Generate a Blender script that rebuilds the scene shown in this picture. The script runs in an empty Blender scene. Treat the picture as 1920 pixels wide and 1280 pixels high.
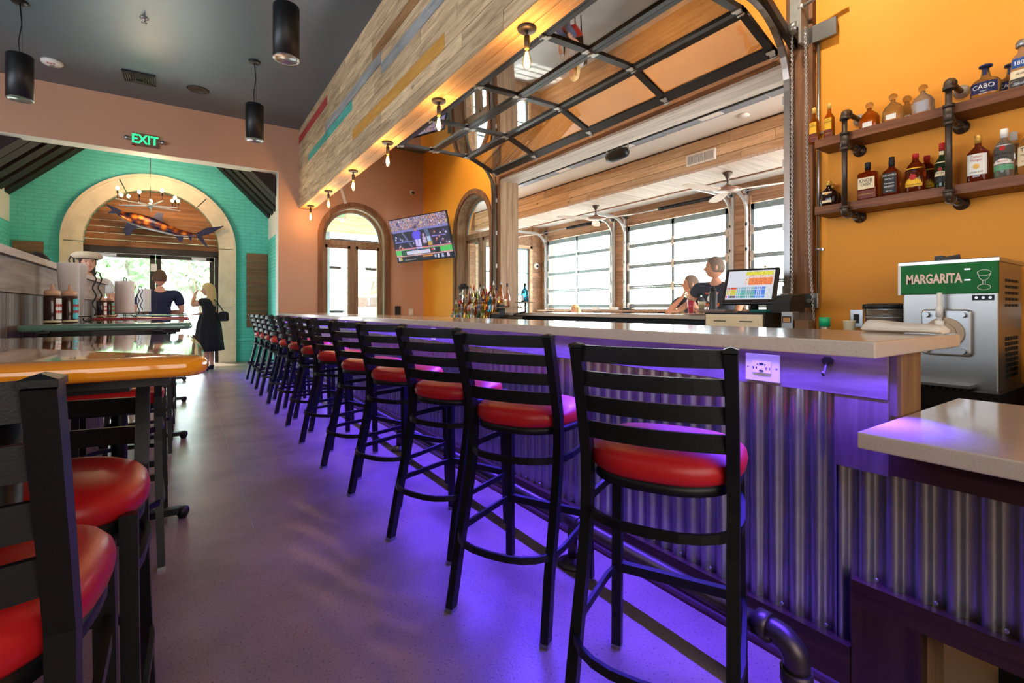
import bpy, bmesh, math, random
from mathutils import Vector, Matrix
from mathutils.geometry import tessellate_polygon
random.seed(7)
SC = bpy.context.scene
COL = SC.collection
R = math.radians
PI = math.pi

# ---------------------------------------------------------------- camera
cam_d = bpy.data.cameras.new('camera')
cam = bpy.data.objects.new('camera', cam_d)
COL.objects.link(cam)
cam.location = (0, 0, 1.17)
cam.rotation_euler = (R(90), 0, -R(34.06))
cam_d.sensor_width = 36.0
cam_d.lens = 17.0
cam_d.shift_y = -62.0 / 1920.0
cam_d.clip_start = 0.03
cam_d.clip_end = 300
SC.camera = cam

# ---------------------------------------------------------------- exposure, world
SC.view_settings.view_transform = 'Standard'
SC.view_settings.look = 'None'
SC.view_settings.gamma = 1.0
SC.view_settings.use_curve_mapping = False
SC.view_settings.exposure = 0.5
SC.cycles.max_bounces = 8
SC.cycles.diffuse_bounces = 4
SC.cycles.glossy_bounces = 4
SC.cycles.transmission_bounces = 6
SC.cycles.transparent_max_bounces = 12
SC.cycles.sample_clamp_indirect = 4.0
SC.cycles.caustics_reflective = False
SC.cycles.caustics_refractive = False
world = bpy.data.worlds.new('sky')
SC.world = world
world.use_nodes = True
wn = world.node_tree
wn.nodes['Background'].inputs[0].default_value = (0.86, 0.94, 1.0, 1)
wn.nodes['Background'].inputs[1].default_value = 13.0


def area(name, loc, rot, sx, sy, power, col=(1, 1, 1), spread=180):
    d = bpy.data.lights.new(name, 'AREA')
    d.shape = 'RECTANGLE'; d.size = sx; d.size_y = sy
    d.energy = power; d.color = col; d.spread = R(spread)
    o = bpy.data.objects.new(name, d); COL.objects.link(o)
    o.location = loc; o.rotation_euler = rot
    return o


def lamp(name, kind, loc, power, col, size=.03, rot=(0, 0, 0), spot=60):
    d = bpy.data.lights.new(name, kind)
    d.energy = power; d.color = col; d.shadow_soft_size = size
    if kind == 'SPOT':
        d.spot_size = R(spot); d.spot_blend = .5
    o = bpy.data.objects.new(name, d); COL.objects.link(o)
    o.location = loc; o.rotation_euler = rot
    return o


# added fill lights standing in for daylight from the left and behind the camera
area('daylight_fill_left', (-5.9, 3.2, 2.2), (0, -R(90), 0), 2.2, 7.0, 330, (.78, .88, 1.0))
area('daylight_fill_back', (-1.2, -2.9, 2.2), (R(90), 0, 0), 6.5, 2.4, 130, (1.0, .93, .86))
sun_d = bpy.data.lights.new('sun', 'SUN'); sun_d.energy = 9; sun_d.angle = R(1.5); sun_d.color = (1, .96, .9)
sun = bpy.data.objects.new('sun', sun_d); COL.objects.link(sun)
sun.rotation_euler = Vector((-.25, .42, 1)).to_track_quat('Z', 'Y').to_euler()
# portals: they only guide the sky's own light through the glazed openings


def portal(loc, rot, sx, sy):
    o = area('sky_portal', loc, rot, sx, sy, 1)
    o.data.cycles.is_portal = True


portal((-.5, 12.6, 1.2), (-R(90), 0, 0), 2.3, 2.5)
for yy in (9.38, 6.42, 3.54): portal((8.7, yy, 2.1), (0, R(90), 0), 1.9, 2.5)
portal((2.89, 10.5, 1.7), (-R(90), 0, 0), 1.3, 3.2)
portal((7.1, 11.15, 1.6), (-R(90), 0, 0), 1.7, 2.6)
# violet LED strip under the overhang of the bar top
LED = (.085, .04, 1.0)
area('led_strip_light', (1.64, 5.25, 1.034), (0, R(21), 0), .015, 9.4, 185, LED, 110)
area('led_strip_light_end', (1.64, .54, 1.034), (0, R(21), 0), .015, .04, 1.5, LED, 108)


# ---------------------------------------------------------------- colour + materials
def rgb(r, g, b):
    def l(c):
        c /= 255.0
        return c / 12.92 if c <= .04045 else ((c + .055) / 1.055) ** 2.4
    return (l(r), l(g), l(b), 1)


def nodes(name):
    m = bpy.data.materials.new(name); m.use_nodes = True
    nt = m.node_tree
    return m, nt, nt.nodes['Principled BSDF']


def pmat(name, col, rough=.5, metal=0.0, var=0.0, vscale=8, bump=0.0, bscale=60, spec=.5, coat=0.0, trans=0.0, ior=1.45, emit=None, estr=0.0, speck=0.0, sscale=200):
    m, nt, b = nodes(name)
    b.inputs['Base Color'].default_value = col
    b.inputs['Roughness'].default_value = rough
    b.inputs['Metallic'].default_value = metal
    b.inputs['Specular IOR Level'].default_value = spec
    b.inputs['Coat Weight'].default_value = coat
    b.inputs['Coat Roughness'].default_value = .05
    b.inputs['Transmission Weight'].default_value = trans
    b.inputs['IOR'].default_value = ior
    if emit:
        b.inputs['Emission Color'].default_value = emit
        b.inputs['Emission Strength'].default_value = estr
    N, L = nt.nodes, nt.links
    geo = N.new('ShaderNodeNewGeometry')
    src = None
    if var > 0:
        n = N.new('ShaderNodeTexNoise'); n.inputs['Scale'].default_value = vscale; n.inputs['Detail'].default_value = 5
        L.new(geo.outputs['Position'], n.inputs['Vector'])
        cr = N.new('ShaderNodeValToRGB')
        cr.color_ramp.elements[0].position = .3; cr.color_ramp.elements[1].position = .7
        cr.color_ramp.elements[0].color = tuple(c * (1 - var) for c in col[:3]) + (1,)
        cr.color_ramp.elements[1].color = tuple(min(1, c * (1 + var)) for c in col[:3]) + (1,)
        L.new(n.outputs['Fac'], cr.inputs['Fac'])
        src = cr.outputs['Color']
    if speck > 0:
        n2 = N.new('ShaderNodeTexNoise'); n2.inputs['Scale'].default_value = sscale; n2.inputs['Detail'].default_value = 2
        L.new(geo.outputs['Position'], n2.inputs['Vector'])
        cr2 = N.new('ShaderNodeValToRGB')
        cr2.color_ramp.elements[0].position = .30; cr2.color_ramp.elements[0].color = (1 - speck,) * 3 + (1,)
        cr2.color_ramp.elements[1].position = .40; cr2.color_ramp.elements[1].color = (1, 1, 1, 1)
        e = cr2.color_ramp.elements.new(.72); e.color = (1, 1, 1, 1)
        e = cr2.color_ramp.elements.new(.8); e.color = (1 + speck * .5,) * 3 + (1,)
        mx = N.new('ShaderNodeMix'); mx.data_type = 'RGBA'; mx.blend_type = 'MULTIPLY'; mx.inputs[0].default_value = 1
        L.new(n2.outputs['Fac'], cr2.inputs['Fac'])
        if src: L.new(src, mx.inputs[6])
        else: mx.inputs[6].default_value = col
        L.new(cr2.outputs['Color'], mx.inputs[7])
        src = mx.outputs[2]
    if src: L.new(src, b.inputs['Base Color'])
    if bump > 0:
        n = N.new('ShaderNodeTexNoise'); n.inputs['Scale'].default_value = bscale; n.inputs['Detail'].default_value = 4
        L.new(geo.outputs['Position'], n.inputs['Vector'])
        bp = N.new('ShaderNodeBump'); bp.inputs['Strength'].default_value = bump; bp.inputs['Distance'].default_value = .01
        L.new(n.outputs['Fac'], bp.inputs['Height']); L.new(bp.outputs['Normal'], b.inputs['Normal'])
    return m


def wood(name, c1, c2, axis='Y', scale=14, stretch=.06, rough=.6, rnd=.35, knots=0.0, bump=.15, spec=.3):
    """grain along one axis; every piece gets its own tone from its random id"""
    m, nt, b = nodes(name)
    N, L = nt.nodes, nt.links
    geo = N.new('ShaderNodeNewGeometry'); oi = N.new('ShaderNodeObjectInfo')
    mul = N.new('ShaderNodeMath'); mul.operation = 'MULTIPLY'; mul.inputs[1].default_value = 37.0
    L.new(oi.outputs['Random'], mul.inputs[0])
    add = N.new('ShaderNodeVectorMath'); add.operation = 'ADD'
    L.new(geo.outputs['Position'], add.inputs[0]); L.new(mul.outputs[0], add.inputs[1])
    mp = N.new('ShaderNodeMapping')
    s = [scale] * 3
    s['XYZ'.index(axis)] = scale * stretch
    mp.inputs['Scale'].default_value = s
    L.new(add.outputs[0], mp.inputs['Vector'])
    n = N.new('ShaderNodeTexNoise'); n.inputs['Scale'].default_value = 1.0; n.inputs['Detail'].default_value = 8; n.inputs['Roughness'].default_value = .65
    n.inputs['Distortion'].default_value = .6
    L.new(mp.outputs[0], n.inputs['Vector'])
    cr = N.new('ShaderNodeValToRGB')
    cr.color_ramp.elements[0].position = .32; cr.color_ramp.elements[0].color = c1
    cr.color_ramp.elements[1].position = .66; cr.color_ramp.elements[1].color = c2
    L.new(n.outputs['Fac'], cr.inputs['Fac'])
    col = cr.outputs['Color']
    if knots > 0:
        v = N.new('ShaderNodeTexVoronoi'); v.inputs['Scale'].default_value = 2.2
        mp2 = N.new('ShaderNodeMapping'); s2 = [1.6] * 3; s2['XYZ'.index(axis)] = .8; mp2.inputs['Scale'].default_value = s2
        L.new(add.outputs[0], mp2.inputs['Vector']); L.new(mp2.outputs[0], v.inputs['Vector'])
        cr3 = N.new('ShaderNodeValToRGB'); cr3.color_ramp.elements[0].position = .03; cr3.color_ramp.elements[1].position = .09
        cr3.color_ramp.elements[0].color = (1 - knots,) * 3 + (1,); cr3.color_ramp.elements[1].color = (1, 1, 1, 1)
        L.new(v.outputs['Distance'], cr3.inputs['Fac'])
        mk = N.new('ShaderNodeMix'); mk.data_type = 'RGBA'; mk.blend_type = 'MULTIPLY'; mk.inputs[0].default_value = 1
        L.new(col, mk.inputs[6]); L.new(cr3.outputs['Color'], mk.inputs[7]); col = mk.outputs[2]
    hs = N.new('ShaderNodeHueSaturation')
    mr = N.new('ShaderNodeMapRange'); mr.inputs['To Min'].default_value = 1 - rnd; mr.inputs['To Max'].default_value = 1 + rnd * .6
    L.new(oi.outputs['Random'], mr.inputs['Value']); L.new(mr.outputs[0], hs.inputs['Value'])
    L.new(col, hs.inputs['Color']); L.new(hs.outputs['Color'], b.inputs['Base Color'])
    b.inputs['Roughness'].default_value = rough
    b.inputs['Specular IOR Level'].default_value = spec
    if bump:
        bp = N.new('ShaderNodeBump'); bp.inputs['Strength'].default_value = bump; bp.inputs['Distance'].default_value = .004
        L.new(n.outputs['Fac'], bp.inputs['Height']); L.new(bp.outputs['Normal'], b.inputs['Normal'])
    return m


def pane_mat(name, tint=(.92, .96, .97), refl=1.0):
    m = bpy.data.materials.new(name); m.use_nodes = True
    nt = m.node_tree; N, L = nt.nodes, nt.links
    N.remove(N['Principled BSDF'])
    t = N.new('ShaderNodeBsdfTransparent'); t.inputs[0].default_value = tint + (1,)
    g = N.new('ShaderNodeBsdfGlossy'); g.inputs['Roughness'].default_value = .01
    lw = N.new('ShaderNodeLayerWeight'); lw.inputs[0].default_value = .5
    pw = N.new('ShaderNodeMath'); pw.operation = 'POWER'; pw.inputs[1].default_value = 5
    fr = N.new('ShaderNodeMath'); fr.operation = 'MULTIPLY_ADD'; fr.inputs[1].default_value = .94; fr.inputs[2].default_value = .045
    L.new(lw.outputs['Facing'], pw.inputs[0]); L.new(pw.outputs[0], fr.inputs[0])
    mu = N.new('ShaderNodeMath'); mu.operation = 'MULTIPLY'; mu.inputs[1].default_value = refl; mu.use_clamp = True
    mx = N.new('ShaderNodeMixShader')
    L.new(fr.outputs[0], mu.inputs[0]); L.new(mu.outputs[0], mx.inputs[0])
    L.new(t.outputs[0], mx.inputs[1]); L.new(g.outputs[0], mx.inputs[2])
    L.new(mx.outputs[0], N['Material Output'].inputs[0])
    return m


def vcol_mat(name, emit=0.0, rough=.5):
    m, nt, b = nodes(name)
    a = nt.nodes.new('ShaderNodeVertexColor'); a.layer_name = 'paint'
    nt.links.new(a.outputs[0], b.inputs['Base Color'])
    b.inputs['Roughness'].default_value = rough
    if emit:
        nt.links.new(a.outputs[0], b.inputs['Emission Color'])
        b.inputs['Emission Strength'].default_value = emit
        b.inputs['Base Color'].default_value = (.02, .02, .02, 1)
        nt.links.remove(b.inputs['Base Color'].links[0])
    return m


M = {}
M['floor'] = pmat('floor_vinyl', rgb(150, 127, 110), .27, var=.22, vscale=2.2, bump=.12, bscale=90, speck=.5, sscale=120)
M['bar_floor'] = pmat('beige_floor', rgb(190, 172, 145), .5, var=.1, vscale=3)
M['patio_floor'] = pmat('patio_concrete', rgb(190, 186, 178), .6, var=.1, vscale=2)
M['ceiling'] = pmat('black_ceiling', rgb(80, 95, 108), .36, var=.06, vscale=1.5, spec=1.0)
M['tan'] = pmat('tan_paint', rgb(196, 152, 124), .7, var=.03, vscale=1, bump=.12, bscale=180)
M['orange'] = pmat('orange_paint', rgb(240, 156, 42), .6, var=.03, vscale=1, bump=.15, bscale=180)
M['white'] = pmat('white_paint', rgb(225, 222, 214), .6)
M['teal'] = pmat('teal_painted_brick', rgb(96, 206, 190), .55, var=.05, vscale=6, bump=.3, bscale=80)
M['teal_mortar'] = pmat('teal_painted_mortar', rgb(84, 188, 172), .6)
M['stone'] = pmat('limestone', rgb(224, 208, 180), .75, var=.1, vscale=5, bump=.2, bscale=60)
M['darkwood'] = wood('dark_rafter_wood', rgb(22, 14, 12), rgb(38, 26, 22), 'X', rnd=.1)
M['panelwood_x'] = wood('stained_pine_x', rgb(120, 74, 42), rgb(168, 112, 68), 'X', scale=16, rnd=.2, knots=.6)
M['nichewood'] = wood('niche_pine', rgb(104, 74, 50), rgb(146, 110, 78), 'X', scale=16, rnd=.15, knots=.6)
M['reclaimed'] = wood('reclaimed_beam_wood', rgb(160, 130, 98), rgb(226, 198, 156), 'Y', scale=22, stretch=.09, rough=.8, rnd=.22, knots=.5, bump=.4)
M['soffit'] = wood('reclaimed_soffit_wood', rgb(186, 140, 88), rgb(232, 194, 140), 'Y', scale=16, rough=.6, rnd=.12, knots=.5)
for nm, a, b_ in (('red', (160, 52, 50), (196, 78, 72)), ('teal', (60, 146, 132), (98, 184, 168)), ('mustard', (178, 124, 48), (208, 154, 74)), ('grey', (134, 136, 134), (170, 170, 166)), ('brown', (140, 98, 62), (178, 134, 88))):
    M['plank_' + nm] = wood('painted_plank_' + nm, rgb(*a), rgb(*b_), 'Y', scale=22, stretch=.1, rough=.8, rnd=.06, bump=.4)
M['casing'] = wood('walnut_stained_casing_y', rgb(98, 62, 36), rgb(158, 108, 68), 'Y', scale=18, rnd=.12)
M['casing_z'] = wood('walnut_stained_casing_z', rgb(88, 56, 36), rgb(150, 104, 70), 'Z', scale=18, rnd=.12)
M['casing_x'] = wood('walnut_stained_casing_x', rgb(98, 62, 36), rgb(158, 108, 68), 'X', scale=18, rnd=.12)
M['jamb'] = wood('greyed_jamb_wood', rgb(120, 92, 68), rgb(166, 136, 106), 'Z', scale=18, rnd=.15)
M['pine_y'] = wood('knotty_pine_y', rgb(176, 140, 104), rgb(222, 192, 156), 'Y', scale=16, rnd=.18, knots=.7)
M['pine_x'] = wood('knotty_pine_x', rgb(176, 140, 104), rgb(222, 192, 156), 'X', scale=16, rnd=.18, knots=.7)
M['whitewash'] = wood('whitewashed_pine', rgb(176, 158, 142), rgb(216, 200, 186), 'X', scale=16, rnd=.1, knots=.3)
M['whitewash_y'] = wood('whitewashed_board_y', rgb(170, 154, 140), rgb(214, 200, 188), 'Y', scale=16, rnd=.08, knots=.3)
M['clad'] = wood('patio_wall_cladding', rgb(136, 98, 72), rgb(188, 148, 116), 'Y', scale=16, rnd=.25, knots=.5)
M['divider_v'] = wood('weathered_grey_board_z', rgb(92, 84, 80), rgb(146, 136, 130), 'Z', scale=26, rnd=.16)
M['divider_h'] = wood('weathered_grey_board_y', rgb(116, 98, 86), rgb(168, 148, 132), 'Y', scale=26, rnd=.1)
M['divider_cap'] = wood('pale_board_cap', rgb(170, 150, 132), rgb(206, 188, 168), 'Y', scale=26, rnd=.05)
M['barwood_y'] = wood('bar_fascia_wood_y', rgb(96, 76, 72), rgb(142, 120, 112), 'Y', scale=12, stretch=.14, rnd=.1)
M['barwood_z'] = wood('bar_fascia_wood_z', rgb(84, 64, 60), rgb(128, 104, 96), 'Z', scale=14, rnd=.08)
M['darkbase'] = wood('dark_stained_board', rgb(52, 30, 26), rgb(82, 52, 44), 'Y', scale=22, rnd=.08, rough=.45)
M['darkbase_z'] = wood('dark_stained_board_z', rgb(52, 30, 26), rgb(82, 52, 44), 'Z', scale=22, rnd=.08, rough=.45)
M['oak_z'] = wood('oak_end_board', rgb(116, 84, 54), rgb(154, 118, 80), 'Z', scale=22, rnd=.08)
M['shelf'] = wood('walnut_shelf', rgb(92, 54, 34), rgb(140, 88, 56), 'Y', scale=22, rnd=.06, rough=.5)
M['quartz'] = pmat('speckled_quartz', rgb(214, 196, 176), .14, var=.03, vscale=20, speck=.32, sscale=330, coat=.2)
M['galv'] = pmat('galvanised_corrugated', rgb(176, 176, 178), .30, .95, var=.10, vscale=14, bump=.03, bscale=20)
M['steel'] = pmat('brushed_steel', rgb(172, 172, 172), .3, .9)
M['zinc'] = pmat('zinc_track', rgb(198, 198, 196), .38, .8, var=.1, vscale=18)
M['steelpanel'] = pmat('stainless_panel', rgb(158, 156, 152), .34, .9, var=.06, vscale=3)
M['black'] = pmat('black_powdercoat', rgb(20, 20, 22), .42, .1, bump=.05, bscale=300)
M['blackmatte'] = pmat('black_matte', rgb(26, 25, 25), .6)
M['bronze'] = pmat('dark_bronze', rgb(56, 48, 42), .45, .3)
M['doorframe'] = pmat('grey_green_aluminium', rgb(124, 140, 144), .45, .2)
M['blackframe'] = pmat('black_aluminium', rgb(44, 42, 42), .32, .35)
M['pipe'] = pmat('black_iron_pipe', rgb(86, 76, 68), .38, .75, var=.12, vscale=30)
M['redseat'] = pmat('red_vinyl', rgb(196, 30, 36), .38, var=.04, vscale=10, bump=.05, bscale=160, coat=.05)
M['paper'] = pmat('paper_towel', rgb(226, 218, 212), .85, bump=.2, bscale=160)
M['plastic_w'] = pmat('white_plastic', rgb(228, 224, 218), .4)
M['pane'] = pane_mat('clear_pane')
M['pane_over'] = pane_mat('overhead_pane', (.80, .78, .76), 5.0)
M['skin'] = pmat('skin', rgb(214, 158, 130), .55, var=.04, vscale=30)
M['skin_tan'] = pmat('skin_sunny', rgb(206, 148, 118), .55, var=.05, vscale=30)
M['dark_hair'] = pmat('dark_hair', rgb(40, 30, 26), .6, bump=.6, bscale=160)
M['blond_hair'] = pmat('blond_hair', rgb(216, 188, 130), .5, var=.25, vscale=60, bump=.7, bscale=160)
M['grey_hair'] = pmat('short_brown_grey_hair', rgb(122, 104, 90), .7, var=.15, vscale=90, bump=.6, bscale=200)
M['brown_hair'] = pmat('brown_hair', rgb(98, 70, 50), .6, bump=.6, bscale=160)
M['navy'] = pmat('navy_cotton', rgb(30, 36, 66), .85, var=.08, vscale=12)
M['charcoal'] = pmat('charcoal_cotton', rgb(56, 62, 74), .85, var=.08, vscale=12)
M['blackcloth'] = pmat('black_cloth', rgb(26, 28, 32), .85, bump=.3, bscale=40)
M['denim'] = pmat('blue_denim', rgb(60, 78, 112), .85)
M['whitecloth'] = pmat('white_cloth', rgb(222, 222, 220), .85)
M['beigecloth'] = pmat('beige_felt', rgb(206, 190, 164), .9)
M['towel'] = pmat('terry_towel', rgb(244, 232, 212), .95, bump=.35, bscale=260)
M['leaf'] = pmat('foliage', rgb(196, 216, 178), .7, var=.22, vscale=3)
M['leaf_dark'] = pmat('foliage_dark', rgb(162, 196, 146), .7, var=.3, vscale=3)
M['bark'] = pmat('bark', rgb(120, 100, 84), .8)
M['ground'] = pmat('pale_paving', rgb(205, 200, 190), .8, var=.06, vscale=.6)
M['screen'] = vcol_mat('lit_screen', .75)
M['paint'] = vcol_mat('printed_paint', 0, .45)
M['ink'] = pmat('black_ink', rgb(20, 18, 18), .6)
M['inkred'] = pmat('red_ink', rgb(180, 30, 26), .6)
M['inkwhite'] = pmat('white_ink', rgb(240, 236, 228), .6)
M['gold'] = pmat('gold_ink', rgb(206, 158, 70), .4, .4)
M['led'] = pmat('led_diffuser', rgb(150, 140, 255), .4, emit=(.25, .18, 1, 1), estr=6)
M['filament'] = pmat('hot_filament', rgb(255, 200, 120), .4, emit=(1, .55, .18, 1), estr=45)
M['bulbglass'] = pane_mat('bulb_glass', (1.0, .86, .62), 1.0)
M['exitgreen'] = pmat('exit_letters_green', rgb(30, 220, 110), .4, emit=(.02, .85, .22, 1), estr=1.6)
M['downlight'] = pmat('downlight_lens', rgb(255, 230, 200), .4, emit=(1, .85, .65, 1), estr=6)


# ---------------------------------------------------------------- geometry helpers
def wloc(o):
    v = Vector((0, 0, 0))
    while o is not None:
        v += o.location; o = o.parent
    return v


class MB:
    def __init__(s):
        s.v = []; s.f = []; s.sm = []

    def add(s, vs, fs, smooth=False):
        n = len(s.v)
        s.v += [tuple(v) for v in vs]
        for f in fs:
            s.f.append(tuple(i + n for i in f)); s.sm.append(smooth)
        return s

    def box(s, x0, x1, y0, y1, z0, z1):
        x0, x1 = sorted((x0, x1)); y0, y1 = sorted((y0, y1)); z0, z1 = sorted((z0, z1))
        vs = [(x0, y0, z0), (x1, y0, z0), (x1, y1, z0), (x0, y1, z0), (x0, y0, z1), (x1, y0, z1), (x1, y1, z1), (x0, y1, z1)]
        return s.add(vs, [(0, 3, 2, 1), (4, 5, 6, 7), (0, 1, 5, 4), (1, 2, 6, 5), (2, 3, 7, 6), (3, 0, 4, 7)])

    def xbox(s, mat4, sx, sy, sz):
        vs = []
        for z in (-.5, .5):
            for x, y in ((-.5, -.5), (.5, -.5), (.5, .5), (-.5, .5)):
                vs.append(mat4 @ Vector((x * sx, y * sy, z * sz)))
        return s.add(vs, [(0, 3, 2, 1), (4, 5, 6, 7), (0, 1, 5, 4), (1, 2, 6, 5), (2, 3, 7, 6), (3, 0, 4, 7)])

    def bar(s, p0, p1, w, h, up=(0, 0, 1)):
        """rectangular bar p0-p1; h along up, w across"""
        p0 = Vector(p0); p1 = Vector(p1); d = (p1 - p0).normalized(); u = Vector(up)
        sd = d.cross(u).normalized(); u = sd.cross(d).normalized()
        vs = []
        for p in (p0, p1):
            for a, b in ((-1, -1), (1, -1), (1, 1), (-1, 1)):
                vs.append(p + sd * a * w / 2 + u * b * h / 2)
        return s.add(vs, [(3, 2, 1, 0), (4, 5, 6, 7), (0, 1, 5, 4), (1, 2, 6, 5), (2, 3, 7, 6), (3, 0, 4, 7)])

    def sweep(s, pts, sec, closed=False, smooth=True, up=None, caps=True):
        """sweep a section [(a,b)..] along pts; a = side, b = up"""
        pts = [Vector(p) for p in pts]; n = len(pts); k = len(sec)
        T = []
        for i in range(n):
            a = pts[(i - 1) % n] if (closed or i > 0) else pts[i]
            b = pts[(i + 1) % n] if (closed or i < n - 1) else pts[i]
            T.append((b - a).normalized())
        if up is None:
            u = Vector((0, 0, 1)) if abs(T[0].z) < .9 else Vector((0, 1, 0))
        else:
            u = Vector(up)
        vs = []
        for i in range(n):
            t = T[i]
            if up is not None: u = Vector(up)
            sd = t.cross(u)
            if sd.length < 1e-5: sd = t.cross(Vector((1, 0, 0)))
            sd.normalize(); u2 = sd.cross(t).normalized()
            if up is None: u = u2
            for a, b in sec:
                vs.append(pts[i] + sd * a + u2 * b)
        fs = []
        m = n if closed else n - 1
        for i in range(m):
            j = (i + 1) % n
            for q in range(k):
                r = (q + 1) % k
                fs.append((i * k + q, j * k + q, j * k + r, i * k + r))
        if caps and not closed:
            fs.append(tuple(range(k))); fs.append(tuple((n - 1) * k + q for q in reversed(range(k))))
        return s.add(vs, fs, smooth)

    def tube(s, pts, r, n=8, closed=False, smooth=True):
        sec = [(r * math.cos(2 * PI * i / n), r * math.sin(2 * PI * i / n)) for i in range(n)]
        return s.sweep(pts, sec, closed, smooth)

    def rtube(s, pts, w, h, closed=False, up=(0, 0, 1)):
        return s.sweep(pts, [(-w / 2, -h / 2), (w / 2, -h / 2), (w / 2, h / 2), (-w / 2, h / 2)], closed, False, up)

    def cyl(s, p0, p1, r0, r1=None, n=16, smooth=True, caps=True):
        r1 = r0 if r1 is None else r1
        p0 = Vector(p0); p1 = Vector(p1); d = (p1 - p0).normalized()
        a = d.orthogonal().normalized(); b = d.cross(a)
        vs = []
        for p, r in ((p0, r0), (p1, r1)):
            for i in range(n):
                t = 2 * PI * i / n
                vs.append(p + a * r * math.cos(t) + b * r * math.sin(t))
        s.add(vs, [(i, (i + 1) % n, n + (i + 1) % n, n + i) for i in range(n)], smooth)
        if caps:
            s.add(vs[:n], [tuple(reversed(range(n)))]); s.add(vs[n:], [tuple(range(n))])
        return s

    def lathe(s, prof, n=20, o=(0, 0, 0), smooth=True, ax=None):
        """prof [(r,z)] about +Z through o (or along direction ax)"""
        o = Vector(o); q = Matrix.Identity(3)
        if ax is not None: q = Vector((0, 0, 1)).rotation_difference(Vector(ax)).to_matrix()
        vs = []
        for r, z in prof:
            for i in range(n):
                t = 2 * PI * i / n
                vs.append(o + q @ Vector((r * math.cos(t), r * math.sin(t), z)))
        fs = []
        for j in range(len(prof) - 1):
            for i in range(n):
                k = (i + 1) % n
                fs.append((j * n + i, j * n + k, (j + 1) * n + k, (j + 1) * n + i))
        if prof[0][0] > 1e-6: fs.append(tuple(reversed(range(n))))
        if prof[-1][0] > 1e-6: fs.append(tuple((len(prof) - 1) * n + i for i in range(n)))
        return s.add(vs, fs, smooth)

    def loft(s, rings, smooth=True, caps=True):
        k = len(rings[0]); vs = [p for r in rings for p in r]; fs = []
        for j in range(len(rings) - 1):
            for i in range(k):
                q = (i + 1) % k
                fs.append((j * k + i, j * k + q, (j + 1) * k + q, (j + 1) * k + i))
        if caps:
            fs.append(tuple(reversed(range(k)))); fs.append(tuple((len(rings) - 1) * k + i for i in range(k)))
        return s.add(vs, fs, smooth)

    def ball(s, c, rx, ry=None, rz=None, n=16, m=10):
        ry = rx if ry is None else ry; rz = rx if rz is None else rz
        rings = []
        for j in range(m + 1):
            ph = -PI / 2 + PI * j / m
            cr = max(math.cos(ph), 1e-3)
            rings.append([(c[0] + rx * cr * math.cos(2 * PI * i / n), c[1] + ry * cr * math.sin(2 * PI * i / n), c[2] + rz * math.sin(ph)) for i in range(n)])
        return s.loft(rings)

    def plate(s, outer, holes, plane, a, b):
        """polygon with holes, extruded from a to b. plane 'XZ' (along Y), 'YZ' (along X), 'XY' (along Z)"""
        def P(u, v, w):
            return {'XZ': (u, w, v), 'YZ': (w, u, v), 'XY': (u, v, w)}[plane]
        loops = [outer] + list(holes)
        tri = tessellate_polygon([[Vector((u, v, 0)) for u, v in l] for l in loops])
        flat = [p for l in loops for p in l]
        for w, rev in ((a, False), (b, True)):
            vs = [P(u, v, w) for u, v in flat]
            s.add(vs, [tuple(reversed(t)) if rev else tuple(t) for t in tri])
        for l in loops:
            n = len(l)
            vs = [P(u, v, a) for u, v in l] + [P(u, v, b) for u, v in l]
            s.add(vs, [(i, (i + 1) % n, n + (i + 1) % n, n + i) for i in range(n)])
        return s

    def build(s, name, mat, parent=None, local=False, kind=None, bevel=0, auto=False):
        me = bpy.data.meshes.new(name)
        vs = s.v
        if parent is not None and not local:
            w = wloc(parent); vs = [(v[0] - w.x, v[1] - w.y, v[2] - w.z) for v in vs]
        me.from_pydata([tuple(v) for v in vs], [], s.f)
        me.polygons.foreach_set('use_smooth', s.sm)
        me.materials.append(mat)
        bm = bmesh.new(); bm.from_mesh(me)
        bmesh.ops.remove_doubles(bm, verts=bm.verts, dist=1e-5)
        bmesh.ops.recalc_face_normals(bm, faces=bm.faces)
        bm.to_mesh(me); bm.free()
        o = bpy.data.objects.new(name, me); COL.objects.link(o)
        if parent is not None: o.parent = parent
        if kind: o['kind'] = kind
        if bevel:
            bv = o.modifiers.new('bevel', 'BEVEL'); bv.width = bevel; bv.segments = 2; bv.limit_method = 'ANGLE'; bv.angle_limit = R(40)
        return o


def tag(o, label, cat, group=None, kind=None):
    if label: o['label'] = label
    if cat: o['category'] = cat
    if group: o['group'] = group
    if kind: o['kind'] = kind
    return o


def thing(name, label, cat, loc=(0, 0, 0), rz=0.0, group=None):
    o = bpy.data.objects.new(name, None); COL.objects.link(o)
    o.location = loc; o.rotation_euler = (0, 0, rz); o.empty_display_size = .1
    return tag(o, label, cat, group)


def dup(root, loc, rz, label, group=None):
    def cp(o, par):
        c = o.copy(); COL.objects.link(c)
        if par is not None:
            c.parent = par; c.matrix_parent_inverse = o.matrix_parent_inverse.copy()
        for ch in o.children: cp(ch, c)
        return c
    r = cp(root, None)
    r.location = loc; r.rotation_euler = (0, 0, rz); r['label'] = label
    if group: r['group'] = group
    return r


_unit = {}


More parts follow.
